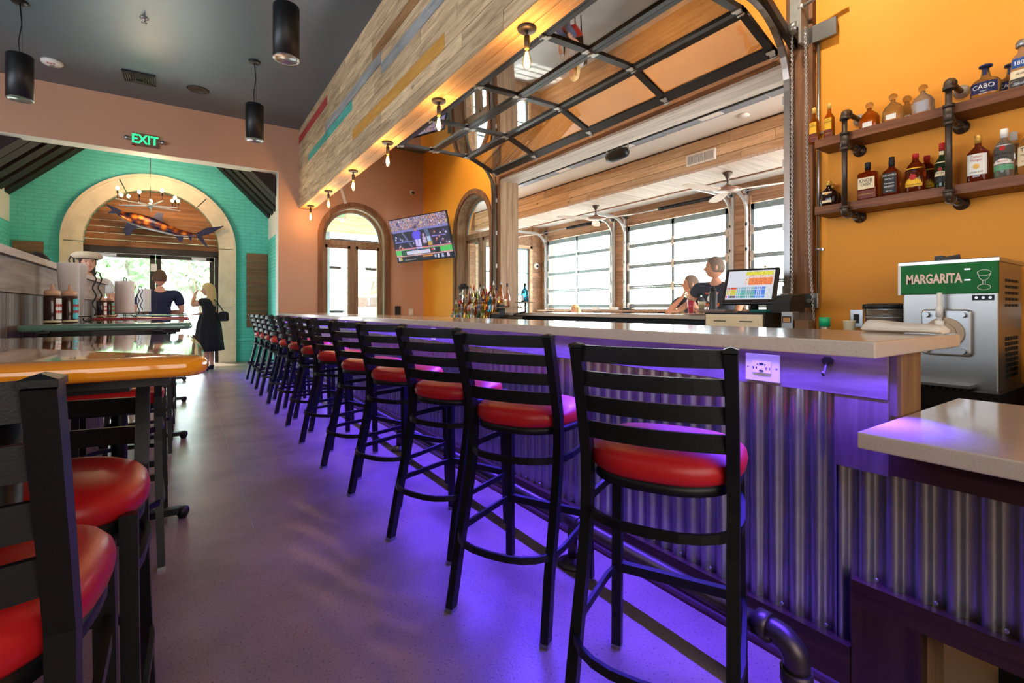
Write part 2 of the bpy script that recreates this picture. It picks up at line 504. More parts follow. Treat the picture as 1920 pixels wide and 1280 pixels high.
def piece(name, mat, parent, x0, x1, y0, y1, z0, z1, label=None):
    """a loose plank / brick / pane: a chamfered unit block shared per material, scaled in place"""
    key = mat.name
    if key not in _unit:
        me = bpy.data.meshes.new('block'); bm = bmesh.new(); bmesh.ops.create_cube(bm, size=1.0)
        bm.to_mesh(me); bm.free(); me.materials.append(mat); _unit[key] = me
    o = bpy.data.objects.new(name, _unit[key]); COL.objects.link(o)
    w = wloc(parent) if parent else Vector((0, 0, 0))
    if parent: o.parent = parent
    o.location = Vector(((x0 + x1) / 2, (y0 + y1) / 2, (z0 + z1) / 2)) - w
    o.scale = (abs(x1 - x0), abs(y1 - y0), abs(z1 - z0))
    if label: o['label'] = label
    return o


def arcpts(cx, cz, r, a0, a1, n):
    return [(cx + r * math.cos(a0 + (a1 - a0) * i / n), cz + r * math.sin(a0 + (a1 - a0) * i / n)) for i in range(n + 1)]


def text(name, s, size, mat, parent, fn=None, M4=None, depth=.0008, align='CENTER', bold=0.0, sx=1.0):
    """lettering as a thin mesh. M4 places it (x = reading direction, y = up)"""
    cu = bpy.data.curves.new('t', 'FONT'); cu.body = s; cu.size = size; cu.extrude = depth; cu.offset = bold
    cu.align_x = align; cu.align_y = 'CENTER'; cu.resolution_u = 2
    ob = bpy.data.objects.new('t', cu); COL.objects.link(ob)
    dg = bpy.context.evaluated_depsgraph_get()
    me = bpy.data.meshes.new_from_object(ob.evaluated_get(dg))
    bpy.data.objects.remove(ob); bpy.data.curves.remove(cu)
    me.name = name
    for v in me.vertices: v.co.x *= sx
    if M4 is not None: me.transform(M4)
    if fn is not None:
        for v in me.vertices: v.co = fn(v.co)
    me.materials.clear(); me.materials.append(mat)
    o = bpy.data.objects.new(name, me); COL.objects.link(o)
    if parent is not None: o.parent = parent
    return o


def frame(o, xdir, ydir):
    """matrix with x=xdir, y=ydir, z=normal, at o"""
    x = Vector(xdir).normalized(); y = Vector(ydir).normalized(); z = x.cross(y)
    m = Matrix((x, y, z)).transposed().to_4x4(); m.translation = Vector(o)
    return m


class Canvas:
    """flat print or a lit picture, painted cell by cell and kept as face colours of one flat mesh"""
    def __init__(s, w, h, bg):
        s.w, s.h = w, h; s.p = [bg] * (w * h)

    def put(s, x, y, c):
        if 0 <= x < s.w and 0 <= y < s.h: s.p[y * s.w + x] = c

    def rect(s, x0, y0, x1, y1, c, jit=0):
        for y in range(int(y0), int(y1)):
            for x in range(int(x0), int(x1)):
                k = 1 + random.uniform(-jit, jit)
                s.put(x, y, tuple(min(255, max(0, q * k)) for q in c))

    def ell(s, cx, cy, rx, ry, c, jit=0):
        for y in range(int(cy - ry), int(cy + ry) + 1):
            for x in range(int(cx - rx), int(cx + rx) + 1):
                if ((x - cx) / rx) ** 2 + ((y - cy) / ry) ** 2 <= 1:
                    k = 1 + random.uniform(-jit, jit)
                    s.put(x, y, tuple(min(255, max(0, q * k)) for q in c))

    def build(s, name, M4, W, H, mat, parent):
        vs = []; fs = []
        for j in range(s.h + 1):
            for i in range(s.w + 1):
                vs.append(M4 @ Vector(((i / s.w - .5) * W, (j / s.h - .5) * H, 0)))
        for j in range(s.h):
            for i in range(s.w):
                a = j * (s.w + 1) + i
                fs.append((a, a + 1, a + s.w + 2, a + s.w + 1))
        me = bpy.data.meshes.new(name); me.from_pydata(vs, [], fs)
        ca = me.color_attributes.new('paint', 'FLOAT_COLOR', 'CORNER')
        buf = []
        for j in range(s.h):
            for i in range(s.w):
                c = rgb(*s.p[(s.h - 1 - j) * s.w + i]); buf += list(c) * 4
        ca.data.foreach_set('color', buf)
        me.materials.append(mat)
        o = bpy.data.objects.new(name, me); COL.objects.link(o)
        if parent is not None: o.parent = parent
        return o


# ================================================================ THE SETTING
MB().box(-6.1, 1.9, -3.1, 12.5, -.08, 0).build('floor', M['floor'], kind='structure')
MB().box(1.9, 4.55, -3.1, 10.0, -.08, -.001).build('floor', M['bar_floor'], kind='structure')
MB().box(4.55, 8.7, -3.1, 11.2, -.08, -.002).build('floor', M['patio_floor'], kind='structure')
MB().box(-6.1, 4.75, -3.1, 10.35, 4.6, 4.75).build('ceiling', M['ceiling'], kind='structure')
MB().box(.300, .303, 2.9, 7.5, 0, .0012).build('trim_1', pmat('floor_seam', rgb(140, 134, 130), .4), kind='structure')

ACX, AR = 2.888, .64


def arch_poly(c, r, spring, bottom, n=20):
    return [(c - r, bottom)] + [(c + r, bottom)] + arcpts(c, spring, r, 0, PI, n)


hole1 = arch_poly(ACX, AR, 2.60, .02)
far = MB().plate([(-6.1, 0), (-2.5, 0), (-2.5, 3.745), (1.455, 3.745), (1.455, 0), (4.75, 0), (4.75, 4.62), (-6.1, 4.62)], [hole1], 'XZ', 10.0, 10.28)
wall_far = far.build('wall_far', M['tan'], kind='structure')
# pale painted return of the wide opening
MB().box(-2.5, 1.452, 10.0, 10.28, 3.739, 3.744).box(1.448, 1.4545, 9.998, 10.28, 0, 3.745).build('trim_2', M['white'], kind='structure')
hole2 = arch_poly(7.79, .64, 2.63, .02)
door_open = [(2.16, 1.06), (6.83, 1.06), (6.83, 3.33), (2.16, 3.33)]
MB().plate([(-3.1, 0), (10.0, 0), (10.0, 4.62), (-3.1, 4.62)], [hole2, door_open], 'YZ', 4.39, 4.70).build('wall_right', M['orange'], kind='structure')
MB().box(-6.1, 4.75, -3.2, -3.05, 0, 4.62).build('wall_back', M['tan'], kind='structure')
MB().box(-6.2, -6.05, -3.1, 10.0, 0, 4.62).build('wall_left', M['tan'], kind='structure')


def arched_window(name, cx, R0, spring, bottom, axis, w0, w1, casing, frame_m, face):
    """casing ring on the wall + double casement with an arched light above. axis 'XZ' or 'YZ'; w0..w1 wall depth, face = room side coordinate"""
    dr = -1 if face == w0 else 1
    root = thing(name, None, None, (cx, (w0 + w1) / 2, bottom) if axis == 'XZ' else ((w0 + w1) / 2, cx, bottom))
    root['kind'] = 'structure'
    rO = R0 + .09
    outer = [(cx - rO, bottom), (cx - R0, bottom)] + [(cx - R0 * math.cos(PI * i / 24), spring + R0 * math.sin(PI * i / 24)) for i in range(25)] + [(cx + R0, bottom), (cx + rO, bottom)] + arcpts(cx, spring, rO, 0, PI, 24)
    MB().plate(outer, [], axis, face + dr * .035, face).build('casing', casing, root)
    mid = (w0 + w1) / 2 + .05 * -dr

    def ring(ra, rb, a, b, m, nm):
        pl = [(cx - rb, bottom), (cx - ra, bottom)] + [(cx - ra * math.cos(PI * i / 24), spring + ra * math.sin(PI * i / 24)) for i in range(25)] + [(cx + ra, bottom), (cx + rb, bottom)] + arcpts(cx, spring, rb, 0, PI, 24)
        return MB().plate(pl, [], axis, a, b).build(nm, m, root)
    ring(R0 - .035, R0, face, mid, frame_m, 'reveal')
    ring(R0 - .085, R0 - .035, mid - .03, mid + .03, frame_m, 'frame')
    ring(R0 - .10, R0 - .083, mid - .012, mid + .012, M['doorframe'], 'gasket')

    def bx(a0, a1, z0, z1, t=.05):
        m = MB()
        if axis == 'XZ': m.box(a0, a1, mid - t / 2, mid + t / 2, z0, z1)
        else: m.box(mid - t / 2, mid + t / 2, a0, a1, z0, z1)
        return m
    ri = R0 - .08
    bx(cx - ri, cx + ri, spring - .14, spring - .04, .08).build('transom', frame_m, root)
    bx(cx - .055, cx + .055, bottom, spring - .1, .07).build('mullion', frame_m, root)
    for s in (-1, 1):
        a, b = sorted((cx + s * .055, cx + s * ri))
        sash = bx(a, a + .05, bottom, spring - .14)
        bx2 = bx(b - .05, b, bottom, spring - .14); sash.add(bx2.v, bx2.f)
        bx3 = bx(a, b, spring - .2, spring - .14); sash.add(bx3.v, bx3.f)
        bx4 = bx(a, b, bottom, bottom + .1); sash.add(bx4.v, bx4.f)
        so = sash.build('sash', frame_m, root)
        bx(a + .05, b - .05, bottom + .1, spring - .2, .008).build('pane', M['pane'], so)
    pl = [(cx - ri, spring - .04)] + [(cx + ri, spring - .04)] + arcpts(cx, spring, ri, 0, PI, 24)
    MB().plate(pl, [], axis, mid - .004, mid + .004).build('pane', M['pane'], root)
    return root


arched_window('window_1', ACX, AR, 2.60, .02, 'XZ', 10.0, 10.28, M['casing_z'], M['jamb'], 10.0)
arched_window('window_2', 7.79, .64, 2.63, .02, 'YZ', 4.39, 4.70, M['casing_z'], M['jamb'], 4.39)

# timber lining of the big opening to the patio
jl = thing('trim_3', None, None, (4.5, 4.5, 1.1)); jl['kind'] = 'structure'
for i in range(3):
    piece('plank', M['jamb'], jl, 4.37 + i * .12, 4.487 + i * .12, 6.80, 6.835, 1.1, 3.31)
    piece('plank', M['jamb'], jl, 4.37 + i * .12, 4.487 + i * .12, 2.155, 2.19, 1.1, 3.31)
    piece('plank', M['whitewash_y'], jl, 4.37 + i * .12, 4.487 + i * .12, 2.19, 6.80, 3.30, 3.335)
piece('board', M['casing'], jl, 4.352, 4.39, 1.93, 7.02, 3.33, 3.47)
piece('board', M['casing_z'], jl, 4.352, 4.39, 6.83, 6.925, 1.0, 4.2)
piece('board', M['casing_z'], jl, 4.345, 4.39, 6.927, 7.03, 1.0, 4.2)
piece('board', M['casing_z'], jl, 4.352, 4.39, 2.055, 2.16, .92, 4.5)
piece('board', M['casing_z'], jl, 4.33, 4.39, 1.935, 2.053, .92, 4.5)

# ---------------------------------------------------------------- vestibule
AX, AI, AO, SP = -.504, 1.105, 1.426, 2.44
VX0, VX1 = -2.6, 1.566
gable = [(VX0 - .2, 0), (AX - AI, 0), (AX - AI, SP)] + [(AX - AI * math.cos(PI * i / 28), SP + AI * math.sin(PI * i / 28)) for i in range(1, 28)] + [(AX + AI, SP), (AX + AI, 0), (VX1 + .2, 0), (VX1 + .2, 6.2), (VX0 - .2, 6.2)]
entry = MB().plate(gable, [], 'XZ', 12.2, 12.5).build('wall_entry', M['teal_mortar'], kind='structure')
# painted bricks, each its own block, in running bond; the nearest-looking 300 are single pieces, the rest joined
cells = []
BW, BH = .212, .0725


def slope_z(x):
    return 3.20 + (x - VX0) * .985 if x < AX else 3.20 + (VX1 - x) * .985


row = 0; z = .02
while z < 5.2:
    x = VX0 - (row % 2) * BW / 2
    while x < VX1:
        a, b = max(x, VX0), min(x + BW - .008, VX1)
        if b - a > .03:
            def inside(px, pz):
                if abs(px - AX) < AI + .10 and pz < SP: return True
                return pz >= SP and math.hypot(px - AX, pz - SP) < AI + .10
            nich = (1.11 < (a + b) / 2 < 1.55 or -2.57 < (a + b) / 2 < -2.14) and .72 < z < 2.40
            n_in = sum(inside(px, pz) for px in (a, b) for pz in (z, z + BH))
            if n_in == 0 and not nich and z < slope_z((a + b) / 2) and z < 4.3:
                cells.append((a, b, z))
        x += BW
    z += BH; row += 1
vis = [c for c in cells if c[2] > .9 or c[0] > .9]
vis.sort(key=lambda c: -(c[1] - c[0]))
single = set(vis[:295])
rest = MB()
for a, b, zz in cells:
    pr = random.uniform(.004, .009)
    if (a, b, zz) in single: piece('brick', M['teal'], entry, a, b, 12.2 - pr, 12.21, zz, zz + BH - .009)
    else: rest.box(a, b, 12.2 - pr, 12.21, zz, zz + BH - .009)
rest.build('bricks', M['teal'], entry, kind='stuff')
# base course
piece('ledge', M['teal'], entry, AX + AO, VX1, 12.15, 12.2, .46, .52)
piece('ledge', M['teal'], entry, VX0, AX - AO, 12.15, 12.2, .46, .52)
for (a, b) in ((1.128, 1.544), (-2.56, -2.155)):
    n = 9
    for i in range(n):
        z0 = .75 + i * 1.65 / n
        piece('plank', M['nichewood'], entry, a, b, 12.165, 12.2, z0, z0 + 1.65 / n - .006)
for nm, x0, x1 in (('wall_vestibule_left', VX0 - .25, VX0), ('wall_vestibule_right', VX1, VX1 + .25)):
    w = MB().box(x0, x1, 10.28, 12.2, 0, 2.72).build(nm, M['teal_mortar'], kind='structure')
    up = MB().box(x0, x1, 10.28, 12.2, 2.72, 3.5).build('upper_wall', M['white'], w)
    fx = x1 if x0 < 0 else x0
    k = 0; zz = .02; bm_ = MB()
    while zz < 2.70:
        y = 10.3 - (k % 2) * BW / 2
        while y < 12.18:
            a, b = max(y, 10.3), min(y + BW - .008, 12.18)
            if b - a > .02: bm_.box(fx - .007, fx + .007, a, b, zz, min(zz + BH - .009, 2.72))
            y += BW
        zz += BH; k += 1
    bm_.build('bricks', M['teal'], w, kind='stuff')
# gable ceiling with rafters
roof = MB()
zp = 3.20 + (AX - VX0) * .985
roof.plate([(VX0 - .25, 3.42 - .1), (AX, zp + .32), (VX1 + .25, 3.42 - .1), (VX1 + .25, 3.5), (AX, zp + .5), (VX0 - .25, 3.5)], [], 'XZ', 10.28, 12.3)
roof_o = roof.build('ceiling_gable', pmat('tan_slope', rgb(150, 126, 108), .8), kind='structure')
for y in (12.08, 11.62, 11.16, 10.70, 10.38):
    for s in (-1, 1):
        xe = VX0 if s < 0 else VX1
        lo = 3.20
        pl = [(xe, lo), (AX, zp), (AX, zp + .34), (xe, lo + .34)]
        MB().plate(pl, [], 'XZ', y - .19, y + .10).build('rafter', M['darkwood'], roof_o)

# limestone surround of the door
surround = thing('stone_arch', 'carved limestone surround arching over the glass entry doors', 'arch', (AX, 12.2, 0))
for a0, a1 in ((0, 50), (50, 114), (114, 180)):
    g = .4
    p = arcpts(AX, SP, AO, R(a0 + g), R(a1 - g), 14) + arcpts(AX, SP, AI, R(a1 - g), R(a0 + g), 14)
    MB().plate(p, [], 'XZ', 12.10, 12.42).build('stone_block', M['stone'], surround, bevel=.008)
for s in (-1, 1):
    xa, xb = sorted((AX + s * AI, AX + s * AO))
    for z0, z1 in ((0, 1.17), (1.175, 2.435)):
        MB().box(xa, xb, 12.10, 12.42, z0, z1).build('stone_block', M['stone'], surround, bevel=.008)
bead = [(AX - AO + .03, 12.095, .02)] + [(AX - (AO - .03) * math.cos(PI * i / 40), 12.095, SP + (AO - .03) * math.sin(PI * i / 40)) for i in range(41)] + [(AX + AO - .03, 12.095, .02)]
MB().rtube(bead, .05, .04, up=(0, 1, 0)).build('outer_moulding', M['stone'], surround)
# pine boards above the doors
pine = thing('wood_tympanum', 'stained pine boards filling the arch above the entry doors', 'panel', (AX, 12.4, 2.37))
nb = 9
for i in range(nb):
    z0 = 2.40 + i * (SP + AI - 2.40) / nb; z1 = z0 + (SP + AI - 2.40) / nb - .006
    def hw(zz): return AI if zz <= SP else math.sqrt(max(AI ** 2 - (zz - SP) ** 2, .0004))
    p = [(AX - hw(z0), z0), (AX + hw(z0), z0)] + [(AX + hw(z0 + (z1 - z0) * k / 4), z0 + (z1 - z0) * k / 4) for k in range(1, 5)] + [(AX - hw(z0 + (z1 - z0) * k / 4), z0 + (z1 - z0) * k / 4) for k in range(4, 0, -1)]
    MB().plate(p, [], 'XZ', 12.30 - random.uniform(0, .004), 12.34).build('board', M['panelwood_x'], pine)
# double glazed entry doors
ent = thing('door_1', None, None, (AX, 12.4, 0)); ent['kind'] = 'structure'
x0, x1 = AX - AI, AX + AI
MB().box(x0, x1, 12.32, 12.42, 2.27, 2.40).box(x0, x0 + .07, 12.32, 12.42, 0, 2.3).box(x1 - .07, x1, 12.32, 12.42, 0, 2.3).build('frame', M['bronze'], ent)
for a, b in ((x0 + .075, AX - .004), (AX + .004, x1 - .075)):
    lf = MB().box(a, a + .09, 12.34, 12.39, .02, 2.265).box(b - .09, b, 12.34, 12.39, .02, 2.265).box(a, b, 12.34, 12.39, 2.19, 2.265).box(a, b, 12.34, 12.39, .02, .22).build('door_leaf', M['bronze'], ent)
    MB().box(a + .09, b - .09, 12.36, 12.368, .22, 2.19).build('pane', M['pane'], lf)
    hx = b - .045 if a < AX - .5 else a + .045
    MB().tube([(hx, 12.33, .85), (hx, 12.27, .87), (hx, 12.27, 1.13), (hx, 12.33, 1.15)], .012).build('pull_handle', M['steel'], lf)
    c = (a + .28) if a < AX - .5 else (b - .28)
    MB().box(c - .13, c + .13, 12.29, 12.34, 2.2, 2.25).bar((c - .1, 12.27, 2.19), (c + .22, 12.25, 2.17), .03, .012).build('door_closer', M['steel'], lf)
    # small printed notice
nt_ = thing('door_notice', 'small white paper notice taped to the middle of the entry doors', 'sign', (AX - .03, 12.33, 2.02))
MB().box(-.05, .05, -.002, .002, -.09, .06).build('sheet', M['plastic_w'], nt_, local=True)

# ---------------------------------------------------------------- reclaimed timber beam above the bar
beam = thing('timber_beam', 'long boxed beam clad in mixed reclaimed boards with painted pieces', 'beam', (1.95, 4.0, 3.1))
MB().box(1.835, 2.055, -2.9, 10.0, 3.12, 4.6).build('core', M['reclaimed'], beam)
rows_n = 11; rh = (4.6 - 3.09) / rows_n
painted = {}   # (row) -> list of (y0,y1,mat)
painted[9] = [(7.77, 10.0, 'red')]
painted[5] = [(6.44, 9.14, 'teal')]
painted[2] = [(3.7, 6.42, 'mustard')]
painted[6] = [(5.3, 7.9, 'grey')]
painted[5].append((3.0, 5.3, 'grey'))
painted[7] = [(3.8, 5.6, 'brown')]
for r in range(rows_n):
    z0 = 3.09 + r * rh
    fixed = sorted(painted.get(r, []))
    y = -2.9
    segs = []
    def fill(ya, yb):
        while yb - ya > .05:
            ln = random.uniform(1.0, 2.6)
            e = yb if ya + ln > yb - .5 else ya + ln
            segs.append((ya, e, 'reclaimed')); ya = e
    for a, b, mm in fixed:
        fill(y, a); segs.append((a, b, 'plank_' + mm)); y = b
    fill(y, 10.0)
    for a, b, mm in segs:
        pr = random.uniform(0, .007)
        piece('plank', M[mm], beam, 1.812 + pr, 1.84, a + .0015, b - .0015, z0 + .0015, z0 + rh - .0015)
for k in range(2):
    y = -2.9
    while y < 9.95:
        e = min(10.0, y + random.uniform(1.5, 3.0))
        if 10 - e < .5: e = 10.0
        piece('plank', M['soffit'], beam, 1.822 + k * .12, 1.939 + k * .12, y + .001, e - .001, 3.085 - random.uniform(0, .002), 3.12)
        y = e
for r in range(6):
    z0 = 3.09 + r * .25
    piece('plank', M['reclaimed'], beam, 2.05, 2.065, -2.9, 10.0, z0 + .002, z0 + .247)

# ---------------------------------------------------------------- patio
MB().box(4.7, 6.3, -3.1, 11.0, 3.64, 3.72).build('ceiling', M['white'], kind='structure')
MB().box(6.9, 8.7, -3.1, 11.0, 3.44, 3.5).build('ceiling', M['white'], kind='structure')
pb = thing('patio_beam', 'wide pine clad beam running the length of the patio ceiling', 'beam', (6.6, 4, 3.17))
MB().box(6.23, 6.97, -3, 10.9, 3.2, 3.7).build('core', M['darkbase'], pb)
for r, (z0, z1) in enumerate(((3.17, 3.31), (3.317, 3.46), (3.467, 3.61))):
    y = -3.0
    while y < 10.88:
        e = min(10.9, y + random.uniform(2.2, 4.2))
        if 10.9 - e < .8: e = 10.9
        piece('plank', M['pine_y'], pb, 6.2 + random.uniform(0, .004), 6.235, y + .002, e - .002, z0, z1)
        y = e
for k in range(50):
    y = -3 + k * .278
    piece('plank', M['whitewash'], pb, 6.2, 6.99, y + .002, y + .275, 3.165, 3.2)
piece('edge_strip', M['casing'], pb, 6.97, 7.02, -3, 10.9, 3.15, 3.23)
doors = ((8.16, 10.60), (5.19, 7.66), (2.32, 4.76))
pw = MB().plate([(-3.1, 0), (11.2, 0), (11.2, 3.5), (-3.1, 3.5)], [[(a - .02, 1.16), (b + .02, 1.16), (b + .02, 3.06), (a - .02, 3.06)] for a, b in doors], 'YZ', 8.42, 8.6)
patio_wall = pw.build('wall_patio', M['clad'], kind='structure')
# cladding boards
zz = 0
edges = [-.5, 2.30, 4.78, 5.17, 7.68, 8.14, 10.62, 10.9]
while zz < 3.44:
    h = .145
    for a, b in zip(edges[:-1], edges[1:]):
        is_door = any(abs(a - (d0 - .02)) < .03 for d0, d1 in doors)
        if is_door and zz + h > 1.14 and zz < 3.06: continue
        if b > -.4 and zz > .85: piece('board', M['clad'], patio_wall, 8.39, 8.42, a + .002, b - .002, zz, zz + h - .004)
    zz += h
# far end wall of the patio with a tall window
pe = MB().plate([(4.7, 0), (8.6, 0), (8.6, 3.7), (4.7, 3.7)], [[(6.3, .3), (7.97, .3), (7.97, 2.83), (6.3, 2.83)]], 'XZ', 10.92, 11.1).build('wall_patio_end', M['clad'], kind='structure')
zz = 0
while zz < 3.4:
    for a, b in ((4.72, 6.22), (8.05, 8.40)):
        piece('board', M['clad'], pe, a, b, 10.89, 10.92, zz, zz + .141)
    zz += .145
w3 = thing('window_3', None, None, (7.1, 10.95, .3)); w3['kind'] = 'structure'
MB().box(6.22, 6.30, 10.88, 10.93, .25, 2.9).box(7.97, 8.05, 10.88, 10.93, .25, 2.9).box(6.22, 8.05, 10.88, 10.93, 2.83, 2.91).build('casing', M['pine_x'], w3)
fr = MB().box(6.3, 6.34, 10.95, 11.0, .3, 2.83).box(7.92, 7.97, 10.95, 11.0, .3, 2.83).box(6.3, 7.97, 10.95, 11.0, 2.79, 2.83)
for z in (.95, 1.55, 2.15): fr.box(6.3, 7.97, 10.95, 11.0, z - .02, z + .02)
fr.box(7.1, 7.14, 10.95, 11.0, .3, 2.83).build('frame', M['doorframe'], w3)
for a, b in ((6.34, 7.1), (7.14, 7.92)):
    for z0, z1 in ((.3, .93), (.97, 1.53), (1.57, 2.13), (2.17, 2.79)):
        MB().box(a, b, 10.97, 10.976, z0, z1).build('pane', M['pane'], w3)


def hinge(mb, x, y, z, s=1.0, ax='Y'):
    """butterfly roller hinge plate"""
    w, h = .045 * s, .05 * s
    p = [(-w * .5, -h * .5), (-w * .15, -h), (w * .15, -h), (w * .5, -h * .5), (w * .3, 0), (w * .5, h * .5), (w * .15, h), (-w * .15, h), (-w * .5, h * .5), (-w * .3, 0)]
    mb.plate([(y + a, z + b) for a, b in p], [], 'YZ', x - .012, x)


for di, (a, b) in enumerate(doors):
    nm = ('farthest', 'middle', 'nearest')[di]
    dr = thing('garage_door', nm + ' of the closed glass garage doors along the outer patio wall', 'garage door', (8.4, (a + b) / 2, 1.18), group=None)
    z0, z1 = 1.18, 3.04; rz = (z1 - z0) / 4; mid = (a + b) / 2
    hg = MB()
    for r in range(4):
        za = z0 + r * rz; zb = za + rz - .004
        sec = MB()
        bt = .09 if r == 0 else .035; tp = .11 if r == 3 else .035
        sec.box(8.36, 8.41, a, b, za, za + bt).box(8.36, 8.41, a, b, zb - tp, zb)
        sec.box(8.36, 8.41, a, a + .06, za, zb).box(8.36, 8.41, b - .06, b, za, zb).box(8.36, 8.41, mid - .03, mid + .03, za, zb)
        so = sec.build('section', M['doorframe'], dr)
        for p, q in ((a + .06, mid - .03), (mid + .03, b - .06)):
            MB().box(8.38, 8.386, p, q, za + bt, zb - tp).build('pane', M['pane'], so)
        for y in (a + .03, mid, b - .03): hinge(hg, 8.357, y, za + (.03 if r == 0 else 0), 1.8)
    hg.build('hinges', M['zinc'], dr)
    tr = thing('garage_track', 'galvanised curved tracks of the ' + nm + ' patio garage door', 'track', (8.3, mid, 1.2))
    for y in (a - .06, b + .06):
        pts = [(8.33, y, 1.15), (8.33, y, 2.7)] + [(8.33 - .38 * (1 - math.cos(t)), y, 2.85 + .38 * math.sin(t)) for t in [PI / 2 * i / 8 for i in range(9)]] + [(7.1, y, 3.24)]
        MB().rtube(pts, .06, .03, up=(0, 1, 0)).build('track', M['zinc'], tr)
        MB().box(8.345, 8.39, y - .05 if y < mid else y + .0, y if y < mid else y + .05, 1.15, 3.3).build('angle_iron', M['zinc'], tr)
        for z in (1.3, 1.75, 2.2, 2.65): MB().box(8.30, 8.345, y - .03, y + .03, z, z + .06).build('bracket', M['zinc'], tr)
    sh = thing('spring_shaft', 'torsion shaft with dark coil spring above the ' + nm + ' patio garage door', 'spring', (8.3, mid, 3.25))
    MB().cyl((8.3, a - .1, 3.27), (8.3, b + .1, 3.27), .013).build('shaft', M['zinc'], sh)
    coil = [(8.3 + .03 * math.cos(t), a + .25 + (t / (2 * PI)) * .034, 3.27 + .03 * math.sin(t)) for t in [i * PI / 4 for i in range(8 * 38)]]
    MB().tube(coil, .012, 4).build('spring', M['blackmatte'], sh)
    for y in (a - .06, b + .06): MB().cyl((8.3, y - .02, 3.27), (8.3, y + .02, 3.27), .06).box(8.3, 8.39, y - .02, y + .02, 3.2, 3.34).build('bearing_plate', M['steel'], sh)
# drink ledge under the outer doors
lg = thing('drink_ledge', 'pale drink ledge on brackets under the outer patio garage doors', 'ledge', (8.25, 5, 1.08))
MB().box(8.12, 8.39, 1.5, 10.8, 1.095, 1.135).build('ledge_top', M['jamb'], lg)
for k in range(10):
    y = 1.9 + k * .95
    MB().plate([(8.39, 1.09), (8.16, 1.09), (8.16, 1.06), (8.34, .88), (8.39, .88)], [], 'XZ', y - .02, y + .02).build('bracket', M['blackmatte'], lg)
cas = thing('ceiling_heater', 'long flat grey heater channel recessed in the white patio ceiling', 'heater', (5.55, 4, 3.63))
MB().box(5.44, 5.46, 0, 10.4, 3.60, 3.645).build('edge', M['blackmatte'], cas)
for k in range(7):
    MB().box(5.46, 5.66, .1 + k * 1.45, 1.52 + k * 1.45, 3.625, 3.64).build('panel', pmat('grey_blue_panel%d' % k, rgb(142, 156, 170), .35, .3), cas)
    MB().box(5.50, 5.62, .65 + k * 1.45, .95 + k * 1.45, 3.619, 3.626).build('data_plate', M['plastic_w'], cas)
# outdoor porch beyond the arched windows
pr_ = thing('porch_frame', 'pine framed porch with dark rails outside the arched windows', 'porch', (3.5, 13, 0))
for k, z in enumerate((3.15, 3.33, 3.51, 3.69, 3.87)):
    piece('plank', M['pine_x'], pr_, 1.4, 6.2, 12.98, 13.02, z, z + .174)
    piece('plank', M['pine_y'], pr_, 6.2, 6.24, 11.3, 13.0, z, z + .174)
MB().box(1.6, 6.2, 11.12, 13.2, 4.05, 4.15).build('porch_roof', M['white'], pr_)
for x in (1.7, 3.05, 4.6, 6.1): MB().box(x - .06, x + .06, 13.02, 13.14, 0, 3.15).build('post', M['doorframe'], pr_)
for z in (2.93, 2.2, 1.05): MB().box(1.6, 6.2, 13.03, 13.09, z, z + .07).build('rail', M['blackframe'], pr_)

# timber frames added round the two fill lights, out of view on solid walls
for nm, box, vert in (('fill_frame_left', (-6.05, -5.86, -.35, 6.75, 1.05, 3.35), 'Y'), ('fill_frame_back', (-4.5, 2.1, -3.05, -2.86, .95, 3.45), 'X')):
    w_ = thing(nm, None, None, ((box[0] + box[1]) / 2, (box[2] + box[3]) / 2, box[4])); w_['kind'] = 'structure'
    x0, x1, y0, y1, z0, z1 = box
    m = MB().box(x0, x1, y0, y1, z0 - .08, z0).box(x0, x1, y0, y1, z1, z1 + .08)
    for k in range(5):
        if vert == 'Y':
            y = y0 + (y1 - y0) * k / 4; m.box(x0, x1, y - .04, y + .04, z0, z1)
        else:
            x = x0 + (x1 - x0) * k / 4; m.box(x - .04, x + .04, y0, y1, z0, z1)
    m.build('frame', M['casing_z'], w_)


# ================================================================ BAR
bar = thing('bar_wall', 'long bar front of corrugated metal under wide violet lit wood boards', 'bar', (1.8, 5, 0))
MB().box(1.72, 1.88, .56, 9.98, .02, 1.04).build('framing', M['blackmatte'], bar)
W = 9.98
# fascia boards
ys = [.548, 3.1, 5.4, 7.7, 9.98]
for a, b in zip(ys[:-1], ys[1:]): piece('fascia_board', M['barwood_y'], bar, 1.68, 1.72, a + .001, b - .001, .905, 1.04)
MB().box(1.683, 1.72, .548, .689, .684, .903).build('fascia_block', M['barwood_z'], bar)
MB().box(1.68, 1.72, -1.2, .546, .69, .80).build('apron_board', M['darkbase'], bar)
# end post and its oak face
MB().box(1.69, 1.72, .53, .548, .86, 1.04).build('end_stile', M['barwood_z'], bar)
MB().box(1.715, 1.90, .535, .556, .62, 1.04).build('end_board', M['oak_z'], bar)
# corrugated sheets, each 0.66 m wide
PIT = .068


def sheet(y0, y1, z0, z1, xface=1.70, amp=.011):
    n = max(2, int(round((y1 - y0) / PIT * 14)))
    f = []; bk = []
    for i in range(n + 1):
        y = y0 + (y1 - y0) * i / n
        s = math.cos(2 * PI * y / PIT)
        s = math.copysign(min(1, abs(s) ** .75 * 1.12), s)
        f.append((xface - amp * s, y))
    vs = []; fs = []
    for x, y in f: vs += [(x, y, z0), (x, y, z1)]
    for i in range(n): fs.append((2 * i, 2 * i + 2, 2 * i + 3, 2 * i + 1))
    k = len(vs)
    vs += [(x + .0012, y, z) for x, y, z in vs]
    fs += [tuple(reversed([q + k for q in g])) for g in fs]
    return MB().add(vs, fs, True)


